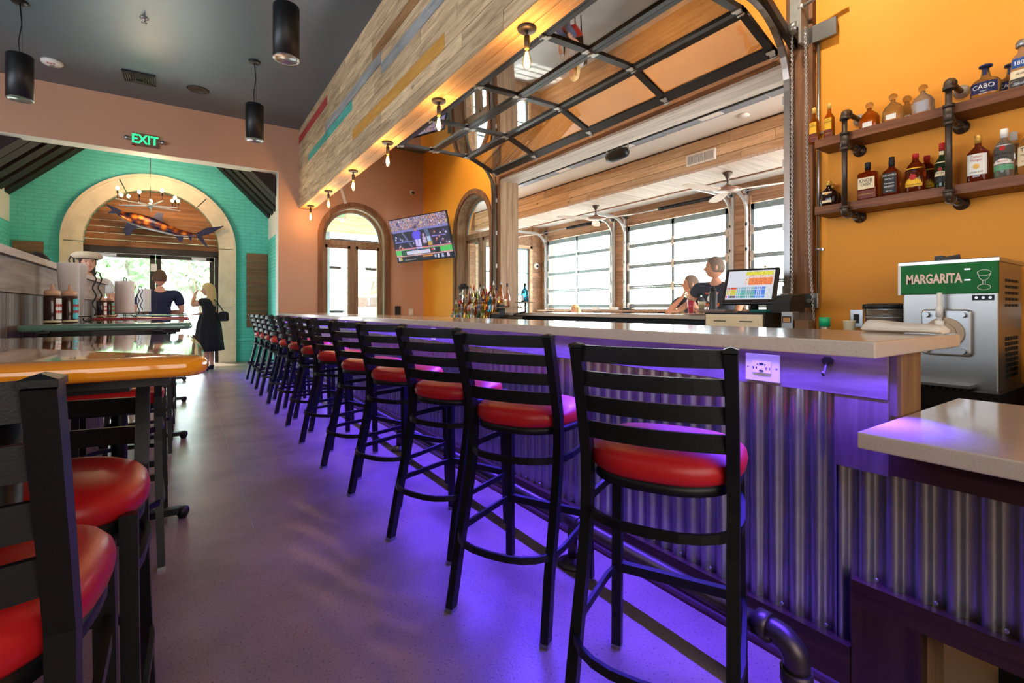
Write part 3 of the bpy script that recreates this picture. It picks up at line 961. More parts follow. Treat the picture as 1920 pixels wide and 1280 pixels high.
y = .69
while y < W - .05:
    e = min(W, y + PIT * 10)
    sheet(y - .01, e, .142, .912 if y > .7 else .912).build('corrugated_sheet', M['galv'], bar)
    y = e
sheet(.635, .70, .142, .70).build('corrugated_sheet', M['galv'], bar)
y = -1.2
while y < .63:
    e = min(.636, y + PIT * 10)
    sheet(y, e, .352, .70).build('corrugated_sheet', M['galv'], bar)
    y = e
scr = MB()
for k in range(70):
    yy = .0 + k * PIT * 2
    zz = .37 if yy < .6 else .165
    if yy < 9.9: scr.cyl((1.683, yy + .034, zz), (1.692, yy + .034, zz), .005, n=8)
scr.build('screws', M['steel'], bar, kind='stuff')
# base boards
for a, b in ((.64, 3.3), (3.3, 5.9), (5.9, 8.3), (8.3, 9.98)):
    piece('base_board', M['darkbase'], bar, 1.665, 1.715, a + .001, b - .001, .012, .145)
piece('base_board', M['darkbase'], bar, 1.665, 1.72, -1.2, .636, .283, .354)
MB().box(1.668, 1.72, .47, .637, .0, .283).build('leg_board', M['darkbase_z'], bar)
MB().box(1.72, 1.86, .47, .52, .0, .60).build('end_leg', M['oak_z'], bar)
qr = [(0, 0), (0, .022), (.010, .019), (.018, .010), (.020, 0)]
MB().sweep([(1.665, .64, 0), (1.665, 9.98, 0)], [(-a, b) for a, b in qr], smooth=False, up=(0, 0, 1)).build('quarter_round', M['darkbase'], bar)
MB().box(1.715, 1.72, -1.2, .53, .355, .80).build('lower_panel', M['blackmatte'], bar)
MB().box(1.632, 1.652, .56, 9.95, 1.036, 1.041).build('led_strip', M['led'], bar)

top = thing('countertop', 'long speckled beige quartz bar top lined with stools', 'countertop', (1.8, 5, 1.04))
MB().box(1.45, 2.15, .50, 9.98, 1.042, 1.085).build('slab', M['quartz'], top, bevel=.004)
low = thing('lower_countertop', 'lower quartz counter at the right end of the bar front', 'countertop', (1.8, -.3, .8))
MB().box(1.415, 2.24, -1.2, .528, .815, .857).build('slab', M['quartz'], low, bevel=.004)
MB().box(2.1, 2.2, -1.1, .4, 0, .815).build('support', M['blackmatte'], low)

# outlets on the fascia
def outlet(y, wide, label, gfci=True):
    hw_ = .06 if wide else .04
    t = thing('power_outlet', label, 'outlet', (1.679, y, .963))
    MB().box(1.672, 1.68, y - hw_, y + hw_, .915, 1.01).build('cover_plate', M['plastic_w'], t, bevel=.002)
    MB().box(1.668, 1.673, y - hw_ * .55, y + hw_ * .55, .944, .985).build('receptacle', M['plastic_w'], t, bevel=.001)
    m = MB()
    for s in (-1, 1):
        for q in (-1, 1):
            m.box(1.6665, 1.6685, y + s * hw_ * .38 + q * .006 - .0012, y + s * hw_ * .38 + q * .006 + .0012, .957, .966)
        m.box(1.6665, 1.6685, y + s * hw_ * .22 - .002, y + s * hw_ * .22 + .002, .972, .976)
        m.box(1.6665, 1.6685, y - .007, y + .007, .9645 + s * .012 - .003, .9645 + s * .012 + .003)
    m.build('slots', M['ink'], t)
    MB().cyl((1.670, y - hw_ * .84, .963), (1.673, y - hw_ * .84, .963), .003).cyl((1.670, y + hw_ * .84, .963), (1.673, y + hw_ * .84, .963), .003).build('screws', M['steel'], t)


outlet(.912, True, 'wide white outlet plate on the violet fascia by the nearest stool')
outlet(3.62, False, 'white outlet on the bar fascia behind the fourth and fifth stools')
outlet(6.2, False, 'small white outlet far along the bar fascia behind the middle stools')
hk = thing('bag_hook', 'small dark double hook screwed under the near end of the bar top', 'hook', (1.675, .705, .99))
MB().plate([(.692, .995), (.718, .995), (.722, 1.008), (.712, 1.018), (.698, 1.018), (.688, 1.008)], [], 'YZ', 1.673, 1.68).build('back_plate', M['bronze'], hk)
MB().tube([(1.674, .705, 1.0), (1.662, .705, .985), (1.655, .705, .968), (1.648, .705, .962), (1.642, .705, .972)], .0045).build('hook_arm', M['bronze'], hk)

# foot rail
fr_ = thing('foot_rail', 'black iron pipe foot rail running along the bar base', 'foot rail', (1.45, 5, .2))
MB().cyl((1.47, .80, .20), (1.47, 9.9, .20), .027, n=16).build('pipe', M['pipe'], fr_)


def elbow(mb, p, r, n=8):
    pts = [(1.47, p + .10, .20), (1.47, p + .06, .20)] + [(1.47, p + .06 - .06 * math.sin(t), .20 - .06 + .06 * math.cos(t)) for t in [PI / 2 * i / 8 for i in range(9)]] + [(1.47, p, .10)]
    mb.tube(pts, r, 14)


e_ = MB(); elbow(e_, .70, .036)
e_.cyl((1.47, .775, .20), (1.47, .815, .20), .043).cyl((1.47, .70, .125), (1.47, .70, .085), .043)
e_.build('elbow', M['pipe'], fr_)
MB().cyl((1.47, .70, .0), (1.47, .70, .11), .027).lathe([(.06, 0), (.06, .012), (.04, .018), (.036, .03)], o=(1.47, .70, 0)).build('end_leg', M['pipe'], fr_)
for y in (1.68, 3.85, 6.0, 8.15):
    MB().cyl((1.47, y, .01), (1.47, y, .175), .022).lathe([(.068, 0), (.068, .012), (.04, .018), (.034, .032)], o=(1.47, y, 0)).build('floor_stand', M['pipe'], fr_)
    MB().cyl((1.47, y - .05, .20), (1.47, y + .05, .20), .035).build('tee', M['pipe'], fr_)


# ================================================================ STOOLS (built facing +Y, back at -Y)
def rail_arc(w, z, y0, bow, h, t):
    vs = []; fs = []; n = 10
    for i in range(n + 1):
        x = -w / 2 + w * i / n
        yy = y0 - bow * (1 - (2 * x / w) ** 2)
        for dy in (-t / 2, t / 2):
            for dz in (-h / 2, h / 2):
                vs.append((x, yy + dy, z + dz + dy * 0))
    for i in range(n):
        a = i * 4; b = a + 4
        fs += [(a, b, b + 1, a + 1), (a + 3, b + 3, b + 2, a + 2), (a + 1, b + 1, b + 3, a + 3), (a + 2, b + 2, b, a)]
    fs += [(0, 1, 3, 2), (n * 4 + 2, n * 4 + 3, n * 4 + 1, n * 4)]
    return MB().add(vs, fs)


def seat_outline(k=1.0):
    """rounded trapezoid, wide at the front"""
    pts = []
    for i in range(40):
        t = 2 * PI * i / 40
        c, s = math.cos(t), math.sin(t)
        x = math.copysign(abs(c) ** .72, c); y = math.copysign(abs(s) ** .72, s)
        wx = .212 + .014 * y
        if y < 0: wx -= .02 * y * y
        pts.append((x * wx * k, y * .205 * k + .005))
    return pts


def make_stool(label, loc=(0, 0, 0), rz=0, group='black ladder back stools with red seats'):
    t = thing('bar_stool', label, 'stool', loc, rz, group)
    sx = .19
    for s in (-1, 1):
        # rear post: splayed foot, straight at the seat, raked back
        p = [(s * (sx + .012), -.270, .012), (s * (sx + .006), -.226, .22), (s * (sx + .002), -.172, .42), (s * sx, -.142, .55), (s * sx, -.130, .66), (s * sx, -.134, .76), (s * sx, -.160, .86), (s * sx, -.222, 1.068)]
        o = MB().rtube(p, .030, .036, up=(0, 1, 0)).build('back_post', M['black'], t, local=True)
        cp = MB(); x = s * sx; yy = -.222; z = 1.066
        cp.add([(x - .017, yy - .021, z), (x + .017, yy - .021, z), (x + .017, yy + .021, z), (x - .017, yy + .021, z), (x - .017, yy - .021, z + .008), (x + .017, yy - .021, z + .008), (x + .017, yy + .021, z + .008), (x - .017, yy + .021, z + .008), (x, yy - .010, z + .014), (x, yy + .010, z + .014)],
               [(3, 2, 1, 0), (0, 1, 5, 4), (1, 2, 6, 5), (2, 3, 7, 6), (3, 0, 4, 7), (4, 5, 8), (5, 6, 9, 8), (6, 7, 9), (7, 4, 8, 9)])
        cp.build('post_cap', M['black'], o, local=True)
        MB().box(p[0][0] - .016, p[0][0] + .016, p[0][1] - .02, p[0][1] + .02, 0, .014).build('glide', M['steel'], o, local=True)
        p = [(s * (sx + .006), .192, .012), (s * sx, .178, .40), (s * (sx - .004), .170, .735)]
        o = MB().rtube(p, .032, .030, up=(0, 1, 0)).build('front_leg', M['black'], t, local=True)
        MB().box(p[0][0] - .016, p[0][0] + .016, p[0][1] - .016, p[0][1] + .016, 0, .014).build('glide', M['steel'], o, local=True)
    for z, h in ((1.050, .044), (.980, .041), (.909, .043), (.834, .046)):
        y0 = -.136 - (z - .77) * .29
        rail_arc(2 * sx - .02, z, y0, .028, h, .011).build('back_slat', M['black'], t, local=True)
    # seat frame ring
    ol = seat_outline(.965)
    MB().loft([[(x * .93, y * .93, .700) for x, y in ol], [(x, y, .704) for x, y in ol], [(x, y, .730) for x, y in ol]]).build('seat_frame', M['black'], t, local=True)
    ol = seat_outline(1.0); rings = []
    for k, z in ((.955, .729), (1.0, .739), (1.015, .757), (1.0, .775), (.95, .788), (.84, .799), (.62, .807), (.35, .811), (.12, .812)):
        rings.append([(x * k, y * k, z) for x, y in ol])
    MB().loft(rings).build('seat', M['redseat'], t, local=True)
    # upper hoop behind the legs

    def hoop(z, yf, yb, w, nm):
        pts = [(-w, yf, z), (-w - .012, yf - .08, z)]
        for i in range(13):
            a = PI + PI * i / 12
            c, s_ = math.cos(a), math.sin(a)
            pts.append((math.copysign(abs(c) ** .8, c) * (w + .018), yb + .16 + math.copysign(abs(s_) ** .9, s_) * .175, z))
        pts += [(w + .012, yf - .08, z), (w, yf, z)]
        MB().rtube(pts, .012, .024).build(nm, M['black'], t, local=True)
    hoop(.605, .17, -.205, sx, 'brace_hoop')
    hoop(.285, .185, -.30, sx + .004, 'foot_hoop')
    MB().box(-sx, sx, .172, .196, .272, .302).build('foot_bar', M['black'], t, local=True)
    for c_ in t.children:
        if c_.name.startswith('seat'): c_.location.z = -.008
    return t


ordn = ['nearest the camera', 'second from the camera', 'third from the camera', 'fourth from the camera', 'fifth from the camera', 'sixth from the camera', 'seventh from the camera', 'eighth from the camera', 'ninth from the camera', 'tenth from the camera', 'fourth from the far end', 'third from the far end', 'second from the far end', 'at the far end']
# measured positions: rear-left foot (x, y)
feet = [(.835, .975), (.861, 1.688), (.871, 2.376), (.868, 3.072), (.85, 3.72), (.845, 4.49), (.850, 5.22), (.842, 5.88), (.847, 6.55), (.838, 7.20), (.850, 7.83), (.850, 8.41), (.842, 8.99)]
rots = [-62, -63, -68, -66, -70, -69, -70, -72, -72, -74, -74, -75, -75]
stool0 = None
names = ordn[:10] + ordn[11:]
for i, ((fx, fy), rr) in enumerate(zip(feet, rots)):
    a = R(rr)
    lx, ly = -.202, -.262          # rear-left foot in local space
    ox = fx - (lx * math.cos(a) - ly * math.sin(a)); oy = fy - (lx * math.sin(a) + ly * math.cos(a))
    lab = 'red seated bar stool along the bar, ' + names[i]
    if stool0 is None:
        stool0 = make_stool(lab, (ox, oy, 0), a, 'bar stools along the bar')
    else:
        dup(stool0, (ox, oy, 0), a, lab, 'bar stools along the bar')
g2 = 'stools at the tables on the left'
sA = dup(stool0, (-.312, .96, 0), R(-2), 'dark stool in the left foreground at near side of the orange table', g2)
sA.scale = (1, 1, 1.018)
dup(stool0, (-.285, 1.475, 0), R(180), 'stool tucked under the far side of the orange table, seat puckered', g2)
dup(stool0, (-.30, 2.95, 0), R(2), 'stool with its back to the camera at the green table', g2)
dup(stool0, (-.30, 3.60, 0), R(182), 'stool on the far side of the green table', g2)
dup(stool0, (-.30, 5.0, 0), R(0), 'stool with its back to the camera at the red table', g2)
dup(stool0, (-.30, 5.65, 0), R(180), 'stool on the far side of the red table', g2)
dup(stool0, (-.30, 7.05, 0), R(0), 'stool with its back to the camera at the pale teal table', g2)
for i, (x, y, r) in enumerate(((5.22, 2.55, 95), (5.3, 4.35, 85), (5.25, 5.25, 92), (5.22, 6.2, 88))):
    dup(stool0, (x, y, 0), R(r), 'red seated stool on the patio side of the window ledge, %s' % ('first from the right', 'second from the right', 'third from the right', 'nearest the wooden jamb')[i], 'patio stools behind the window ledge')


# ================================================================ LEFT TABLES
def table(y, col, label, x0=-.605, x1=.03, dy=.38, cols=(-.287,)):
    t = thing('pub_table', label, 'table', ((x0 + x1) / 2, y, 0), 0)
    m = pmat('resin_top_' + label.split()[1], col, .07, coat=1.0, var=.02, vscale=8)
    cx = (x0 + x1) / 2; hx = (x1 - x0) / 2

    def ring(k, z):
        r = .035; pts = []
        for qx, qy, a0 in ((1, 1, 0), (-1, 1, 90), (-1, -1, 180), (1, -1, 270)):
            for i in range(5):
                a = R(a0 + 90 * i / 4)
                pts.append((cx + qx * (hx - r) + r * math.cos(a) - qx * 0 + k * math.cos(a), y + qy * (dy - r) + r * math.sin(a) + k * math.sin(a), z))
        return pts
    MB().loft([ring(-.012, 1.067), ring(-.003, 1.070), ring(0, 1.076), ring(0, 1.087), ring(-.004, 1.093), ring(-.014, 1.0975), ring(-.03, 1.0985)]).build('table_top', m, t)
    MB().box(x0 + .05, x1 - .05, y - dy + .06, y + dy - .06, 1.050, 1.067).build('under_frame', M['black'], t)
    for x in cols:
        MB().cyl((x, y, .04), (x, y, 1.05), .034).build('column', M['black'], t)
    MB().bar((-.56, y, .045), (-.012, y, .045), .05, .035).build('foot', M['black'], t)
    for x in (-.575, -.012): MB().lathe([(.02, 0), (.024, .01), (.034, .03), (.03, .055), (.012, .065)], o=(x, y, 0)).build('foot_end', M['black'], t)
    for dy2 in (-.27, .27): MB().bar((-.287, y, .045), (-.287, y + dy2, .035), .05, .035).build('foot', M['black'], t)
    MB().box(-.5, -.08, y - .2, y + .2, 1.025, 1.037).build('spider_plate', M['black'], t)
    return t


table(1.27, rgb(236, 150, 30), 'glossy orange resin pub table in the left foreground', dy=.40)
table(3.28, rgb(104, 146, 132), 'glossy green resin pub table, second from the camera', dy=.38)
table(5.28, rgb(156, 48, 46), 'glossy red resin pub table, third from the camera', dy=.38)
table(7.35, rgb(122, 158, 148), 'glossy pale resin pub table before the man in navy', dy=.36)
table(9.5, rgb(60, 62, 64), 'glossy dark resin pub table beside the blonde woman', dy=.3)

# ---------------------------------------------------------------- booth divider
dv = thing('booth_divider', 'tall weathered board partition with pale cap beside the tables', 'partition', (-.67, 2, 0))
MB().box(-.70, -.645, -2.5, 5.9, .0, 1.39).build('core', M['divider_v'], dv)
y = -.55
while y < 5.88:
    w = random.choice((.085, .1, .12, .14)); e = min(5.9, y + w)
    piece('board', M['divider_v'], dv, -.645, -.632 + random.uniform(0, .004), y + .001, e - .001, .10, 1.235)
    y = e
for a, b in ((-2.5, .4), (.4, 2.35), (2.35, 4.15), (4.15, 5.9)): piece('top_rail', M['divider_h'], dv, -.645, -.622, a + .001, b - .001, 1.24, 1.39)
piece('cap', M['divider_cap'], dv, -.735, -.600, -2.5, 5.93, 1.392, 1.425)
piece('base_rail', M['divider_h'], dv, -.645, -.618, -2.5, 5.9, 0, .10)


# ================================================================ OVERHEAD GLASS DOOR
prof = [(4.30, 3.40), (3.77, 3.605), (3.17, 3.60), (2.60, 3.585), (2.12, 3.575)]
ycols = [2.2, 3.37, 4.53, 5.70, 6.85]
od = thing('overhead_door', 'open glass garage door parked overhead above the bar aisle', 'garage door', (3.2, 4.5, 3.6))
hg = MB()
for k in range(4):
    (xa, za), (xb, zb) = prof[k], prof[k + 1]
    d = Vector((xb - xa, 0, zb - za)); L_ = d.length; d.normalize(); nrm = Vector((-d.z, 0, d.x))
    if nrm.z < 0: nrm = -nrm
    A = Vector((xa, 0, za)) + d * .003; B = Vector((xb, 0, zb)) - d * .003
    sec = MB()
    e0 = .10 if k == 0 else .038
    e1 = .038
    def rail(P, w_):
        sec.xbox(Matrix.Translation(P + Vector((0, (ycols[0] + ycols[-1]) / 2, 0))) @ Matrix((d, Vector((0, 1, 0)), nrm)).transposed().to_4x4(), w_, ycols[-1] - ycols[0], .045)
    rail(A + d * e0 / 2, e0); rail(B - d * e1 / 2, e1)
    for i, y in enumerate(ycols):
        w_ = .06 if i in (0, 4) else .048
        yy = y + (w_ / 2 if i == 0 else -w_ / 2 if i == 4 else 0)
        mid_ = (A + B) / 2
        sec.xbox(Matrix.Translation(mid_ + Vector((0, yy, 0))) @ Matrix((d, Vector((0, 1, 0)), nrm)).transposed().to_4x4(), (B - A).length, w_, .045)
        hinge_p = A + Vector((0, yy, 0)) - nrm * .03
        for q in (-.045, .045):
            if k == 0 and q < 0: continue
            hg.xbox(Matrix.Translation(A + Vector((0, yy, 0)) + d * q - nrm * .027) @ Matrix((d, Vector((0, 1, 0)), nrm)).transposed().to_4x4(), .06, .05, .006)
            hg.xbox(Matrix.Translation(A + Vector((0, yy, 0)) + d * q * 1.4 - nrm * .027) @ Matrix((d, Vector((0, 1, 0)), nrm)).transposed().to_4x4(), .03, .075, .007)
        hg.cyl(A + Vector((0, yy - .03, 0)) - nrm * .036, A + Vector((0, yy + .03, 0)) - nrm * .036, .010, n=8)
    so = sec.build('section', M['blackframe'], od)
    for i in range(4):
        y0, y1 = ycols[i] + .03, ycols[i + 1] - .03
        c = (A + d * e0 + B - d * e1) / 2 + Vector((0, (y0 + y1) / 2, 0))
        MB().xbox(Matrix.Translation(c) @ Matrix((d, Vector((0, 1, 0)), nrm)).transposed().to_4x4(), (B - A).length - e0 - e1, y1 - y0, .006).build('pane', M['pane_over'], so)
        # slim inner bead round each pane
        bd = MB()
        Pm = lambda s_, y_: A + d * s_ + Vector((0, y_, 0)) - nrm * .012
        s0, s1 = e0 + .008, L_ - .006 - e1 - .008
        for p, q in (((s0, y0), (s1, y0)), ((s0, y1), (s1, y1)), ((s0, y0), (s0, y1)), ((s1, y0), (s1, y1))):
            bd.bar(Pm(*p), Pm(*q), .016, .02, up=nrm)
        bd.build('glazing_bead', M['blackframe'], so)
hg.build('hinges', M['zinc'], od)
for nm, y in (('left', 6.90), ('right', 2.13)):
    tr = thing('overhead_track', 'galvanised track curving up beside the %s edge of the bar opening' % nm, 'track', (4.3, y, 1.1))
    pts = [(4.315, y, 1.1), (4.315, y, 2.95)] + [(4.315 - .60 * (1 - math.cos(t)), y, 3.05 + .60 * math.sin(t)) for t in [PI / 2 * i / 10 for i in range(11)]] + [(2.2, y, 3.62)]
    MB().rtube(pts, .028, .05, up=(0, 1, 0)).build('track', M['steel'] if nm == 'right' else M['pipe'], tr)
    if nm == 'left': MB().tube([(4.30, y + .06, 1.1), (4.30, y + .06, 3.1), (4.28, y + .05, 3.3), (4.2, y + .03, 3.42)], .014, 8).build('conduit', M['pipe'], tr)
    for z in (1.3, 1.85, 2.4, 2.95):
        s = -1 if nm == 'right' else 1
        MB().box(4.325, 4.352, y - .03, y + .05, z, z + .07).cyl((4.31, y + .02, z + .035), (4.33, y + .02, z + .035), .008, n=8).build('bracket', M['zinc'], tr)
# angle post, hoist, plate and shaft stub
ho = thing('chain_hoist', 'galvanised hoist bracket and sprocket high on the timber trim', 'hoist', (4.3, 2.0, 3.6))
MB().bar((4.36, 2.09, 3.42), (3.75, 2.09, 3.74), .05, .07).build('support_arm', M['pipe'], ho)
MB().cyl((4.24, 2.0, 3.52), (4.24, 2.08, 3.52), .055, n=18).cyl((4.24, 1.98, 3.52), (4.24, 2.1, 3.52), .018).build('sprocket', M['steel'], ho)
MB().box(4.20, 4.33, 1.965, 1.985, 3.36, 3.75).box(4.20, 4.34, 1.985, 2.055, 3.50, 3.85).build('angle_plate', M['zinc'], ho)
MB().cyl((4.22, 1.97, 3.66), (4.22, 1.70, 3.70), .014).cyl((4.22, 1.99, 3.655), (4.22, 1.95, 3.66), .026).build('shaft_stub', M['zinc'], ho)
MB().box(4.33, 4.36, 1.76, 1.99, 3.38, 3.52).build('mounting_plate', M['steel'], ho)


def chain(pts, label, r=.0036, link=.026):
    t = thing('hoist_chain', label, 'chain', pts[0])
    m = MB(); L_ = [0]
    P = [Vector(p) for p in pts]
    for a, b in zip(P[:-1], P[1:]):
        n = max(1, int((b - a).length / (link * .72)))
        for i in range(n):
            c = a + (b - a) * (i + .5) / n
            d = (b - a).normalized(); sd = d.orthogonal().normalized(); s2 = d.cross(sd)
            w = sd if i % 2 else s2
            q = [c + d * (link / 2 * math.cos(t_)) + w * (link * .32 * math.sin(t_)) for t_ in [2 * PI * j / 8 for j in range(8)]]
            m.tube(q, r, 4, closed=True)
    m.build('links', M['zinc'], t, kind='stuff')
    return t


chain([(4.24, 2.055, 3.50), (4.24, 2.055, 1.22)], 'long zinc chain hanging in front of the timber trim by the opening')
chain([(4.26, 1.96, 3.50), (4.27, 1.945, 2.2), (4.27, 1.93, 1.6), (4.28, 1.90, 1.06)], 'long zinc chain hanging between the timber trim and the bottle shelves')
cd = thing('wall_conduit', 'thin metal conduit running down the orange wall beside the chains', 'conduit', (4.37, 1.90, 2.2))
MB().cyl((4.365, 1.905, 1.30), (4.365, 1.905, 3.40), .011, n=10).build('pipe', M['steel'], cd)
for z in (1.65, 2.62): MB().box(4.372, 4.39, 1.87, 1.935, z, z + .02).cyl((4.36, 1.905, z + .002), (4.36, 1.905, z + .018), .02, n=12).build('strap', M['steel'], cd)
jb = thing('junction_box', 'square steel junction box on the orange wall at the chain end', 'box', (4.37, 1.96, 1.24))
MB().box(4.33, 4.39, 1.895, 2.03, 1.17, 1.30).build('box_body', M['steel'], jb, bevel=.006)
MB().cyl((4.325, 1.963, 1.235), (4.332, 1.963, 1.235), .018).build('knob', M['zinc'], jb)

# ledge between bar and patio
ld = thing('pass_ledge', 'beige ledge across the bottom of the big opening to the patio', 'ledge', (4.6, 4.5, 1.06))
MB().box(4.22, 4.98, 2.17, 6.82, 1.062, 1.105).build('slab', M['quartz'], ld, bevel=.003)
for ya, yb, lab in ((1.16, 7.6, 'dark back bar counter with steel top below the opening'), (-.9, .57, 'dark back bar counter to the right of the frozen drink machine')):
    bc2 = thing('back_counter', lab, 'counter', (4.0, (ya + yb) / 2, 0))
    MB().box(3.72, 4.335, ya, yb, .87, .91).build('counter_top', M['steelpanel'], bc2)
    n = max(1, round((yb - ya) / 1.05)); w_ = (yb - ya) / n
    for i in range(n):
        y = ya + i * w_
        p = MB().box(3.76, 4.335, y, y + w_ - .01, .1, .869).build('cabinet', M['blackmatte'], bc2)
        MB().box(3.742, 3.76, y + .02, y + w_ - .03, .14, .84).build('cabinet_door', M['black'], p)
    MB().box(3.8, 4.33, ya, yb, 0, .1).build('plinth', M['blackmatte'], bc2)
    if ya > 1: bc = bc2
MB().box(4.34, 4.388, 2.17, 6.82, .912, 1.058).build('backsplash', M['blackmatte'], bc)

# ================================================================ LIGHTS
for i, y in enumerate((2.68, 4.065, 5.42, 6.80, 8.20, 9.56)):
    nm = ('nearest', 'second nearest', 'third nearest', 'fourth', 'fifth', 'farthest')[i]
    t = thing('edison_light', nm + ' bare filament bulb fixture under the timber beam', 'light', (1.935, y, 3.085), group='filament bulbs under the beam')
    x = 1.935
    MB().lathe([(.064, 3.085), (.064, 3.070), (.056, 3.064), (.0, 3.064)], 24, (x, y, 0)).build('canopy', M['bronze'], t)
    MB().cyl((x, y, 3.065), (x, y, 3.03), .009).cyl((x, y, 3.03), (x, y, 2.955), .019).build('socket', M['bronze'], t)
    MB().cyl((x, y, 2.955), (x, y, 2.94), .015).build('screw_base', M['gold'], t)
    b = MB().lathe([(.012, 2.942), (.014, 2.925), (.024, 2.90), (.031, 2.87), (.032, 2.85), (.027, 2.825), (.014, 2.805), (.0, 2.800)], 20, (x, y, 0)).build('bulb', M['bulbglass'], t)
    f = MB()
    for k in range(5):
        a = 2 * PI * k / 5
        f.tube([(x + .006 * math.cos(a), y + .006 * math.sin(a), 2.92), (x + .013 * math.cos(a), y + .013 * math.sin(a), 2.88), (x + .010 * math.cos(a), y + .010 * math.sin(a), 2.835)], .0032, 5)
    f.build('filament', M['filament'], b, local=False)
    lamp('bulb_glow', 'POINT', (x, y, 2.87), 11, (1, .60, .26), .03)


def pendant(x, y, label):
    t = thing('pendant_light', label, 'light', (x, y, 4.6), group='black cylinder pendants')
    MB().lathe([(.075, 4.6), (.075, 4.585), (.06, 4.575), (0, 4.575)], 24, (x, y, 0)).build('canopy', M['black'], t)
    MB().tube([(x, y, 4.58), (x + .015, y, 4.35), (x - .012, y, 4.15), (x, y, 3.99)], .006, 6).build('cord', M['black'], t)
    MB().cyl((x + .02, y - .01, 4.58), (x + .02, y - .01, 4.0), .0015, n=5).build('wire', M['black'], t)
    MB().lathe([(0, 4.0), (.105, 4.0), (.115, 3.99), (.115, 3.505), (.10, 3.505), (.10, 3.53)], 32, (x, y, 0)).build('shade', M['black'], t)
    MB().lathe([(.115, 3.512), (.115, 3.503), (.098, 3.503), (.085, 3.53), (.058, 3.56)], 32, (x, y, 0)).build('trim_ring', M['steel'], t)
    MB().lathe([(0, 3.555), (.058, 3.555)], 24, (x, y, 0)).build('lens', M['downlight'], t)
    lamp('pendant_beam', 'SPOT', (x, y, 3.50), 45, (1, .86, .68), .05, (0, 0, 0), 95)


pendant(-1.53, 7.56, 'black cylinder pendant at the left edge near the white smoke detector')
pendant(.786, 4.94, 'largest black cylinder pendant, at the top centre left')
pendant(.80, 7.57, 'black cylinder pendant in front of the tan wall near the timber beam')

sd = thing('smoke_detector', 'round white fire alarm detector on the black ceiling', 'detector', (-1.53, 9.14, 4.6))
MB().lathe([(.12, 4.6), (.12, 4.575), (.10, 4.555), (.05, 4.54), (0, 4.535)], 28, (-1.53, 9.14, 0)).build('housing', M['plastic_w'], sd)
MB().cyl((-1.53, 9.14, 4.53), (-1.53, 9.14, 4.545), .03).build('sensor', M['steel'], sd)
text('lettering', 'FIRE', .05, M['inkred'], sd, M4=frame((0, -.075, -.052), (1, 0, 0), (0, .8, -.6)), depth=.001)
vt = thing('ceiling_vent', 'square black air vent with nested louvres on the ceiling', 'vent', (-.56, 9.05, 4.6))
for k in range(6):
    r = .19 - k * .028; z = 4.598 - k * .004
    m = MB()
    for s in (-1, 1):
        m.box(-.56 - r, -.56 + r, 9.05 + s * r - .008, 9.05 + s * r + .008, z - .02, z)
        m.box(-.56 + s * r - .008, -.56 + s * r + .008, 9.05 - r, 9.05 + r, z - .02, z)
    m.build('louvre', M['bronze' if k else 'black'], vt)
sp = thing('ceiling_speaker', 'round flush black speaker grille on the ceiling', 'speaker', (.17, 9.04, 4.6))
MB().lathe([(.15, 4.6), (.15, 4.59), (.135, 4.585), (.130, 4.59), (0, 4.59)], 32, (.17, 9.04, 0)).build('grille', M['bronze'], sp)
sk = thing('sprinkler', 'small chrome sprinkler head on the black ceiling', 'sprinkler', (-.40, 7.17, 4.6))
MB().lathe([(.045, 4.6), (.045, 4.592), (.03, 4.588), (.012, 4.57), (.012, 4.55), (.03, 4.545), (0, 4.54)], 20, (-.40, 7.17, 0)).build('head', M['steel'], sk)

ex = thing('exit_sign', 'lit green exit sign on the tan wall above the wide opening', 'sign', (-.545, 9.97, 3.94))
MB().box(-.72, -.37, 9.955, 9.999, 3.83, 4.03).build('housing', pmat('exit_back', rgb(120, 92, 78), .3, .2), ex, bevel=.004)
text('lettering', 'EXIT', .20, M['exitgreen'], ex, M4=frame((0, -.018, -.01), (1, 0, 0), (0, 0, 1)), bold=.004, sx=.86)
for s in (-1, 1): MB().lathe([(.03, 0), (.034, .012), (.03, .05), (0, .055)], 14, (-.545 + s * .235, 9.97, 3.93), ax=(0, -1, 0)).box(-.545 + s * .175, -.545 + s * .235, 9.965, 9.985, 3.92, 3.94).build('lamp_head', M['steel'], ex)
MB().cyl((-.68, 9.96, 3.835), (-.68, 9.95, 3.82), .012).build('test_button', M['inkred'], ex)
ex2 = thing('exit_sign', 'white exit sign seen through the top of the arched window', 'sign', (2.66, 10.4, 3.12))
MB().box(2.50, 2.83, 10.45, 10.48, 3.06, 3.24).build('housing', M['plastic_w'], ex2)
text('lettering', 'EXIT', .17, M['exitgreen'], ex2, M4=frame((0, .045, .03), (1, 0, 0), (0, 0, 1)), bold=.002, sx=.86)
MB().box(2.58, 2.62, 10.279, 10.45, 3.18, 3.22).build('wall_arm', M['plastic_w'], ex2)
cm = thing('security_camera', 'round white security camera high on the tan wall', 'camera', (4.11, 9.97, 3.71))
MB().lathe([(.055, 0), (.055, .02), (.04, .035), (0, .04)], 20, (4.11, 10, 3.71), ax=(0, -1, 0)).build('base', M['plastic_w'], cm)
MB().ball((4.12, 9.945, 3.69), .032).build('lens_ball', M['ink'], cm)
wc = thing('security_camera', 'small round white camera on the patio wall left of the doors', 'camera', (8.2, 10.88, 2.6))
MB().lathe([(.09, 0), (.09, .03), (.06, .06), (0, .065)], 18, (8.17, 10.89, 2.36), ax=(0, -1, 0)).build('base', M['plastic_w'], wc)
MB().ball((8.17, 10.81, 2.35), .035).build('lens_ball', M['ink'], wc)
ws = thing('white_strip', 'thin white strip hanging behind the beam above the arched window', 'strip', (2.62, 9.7, 3.3))
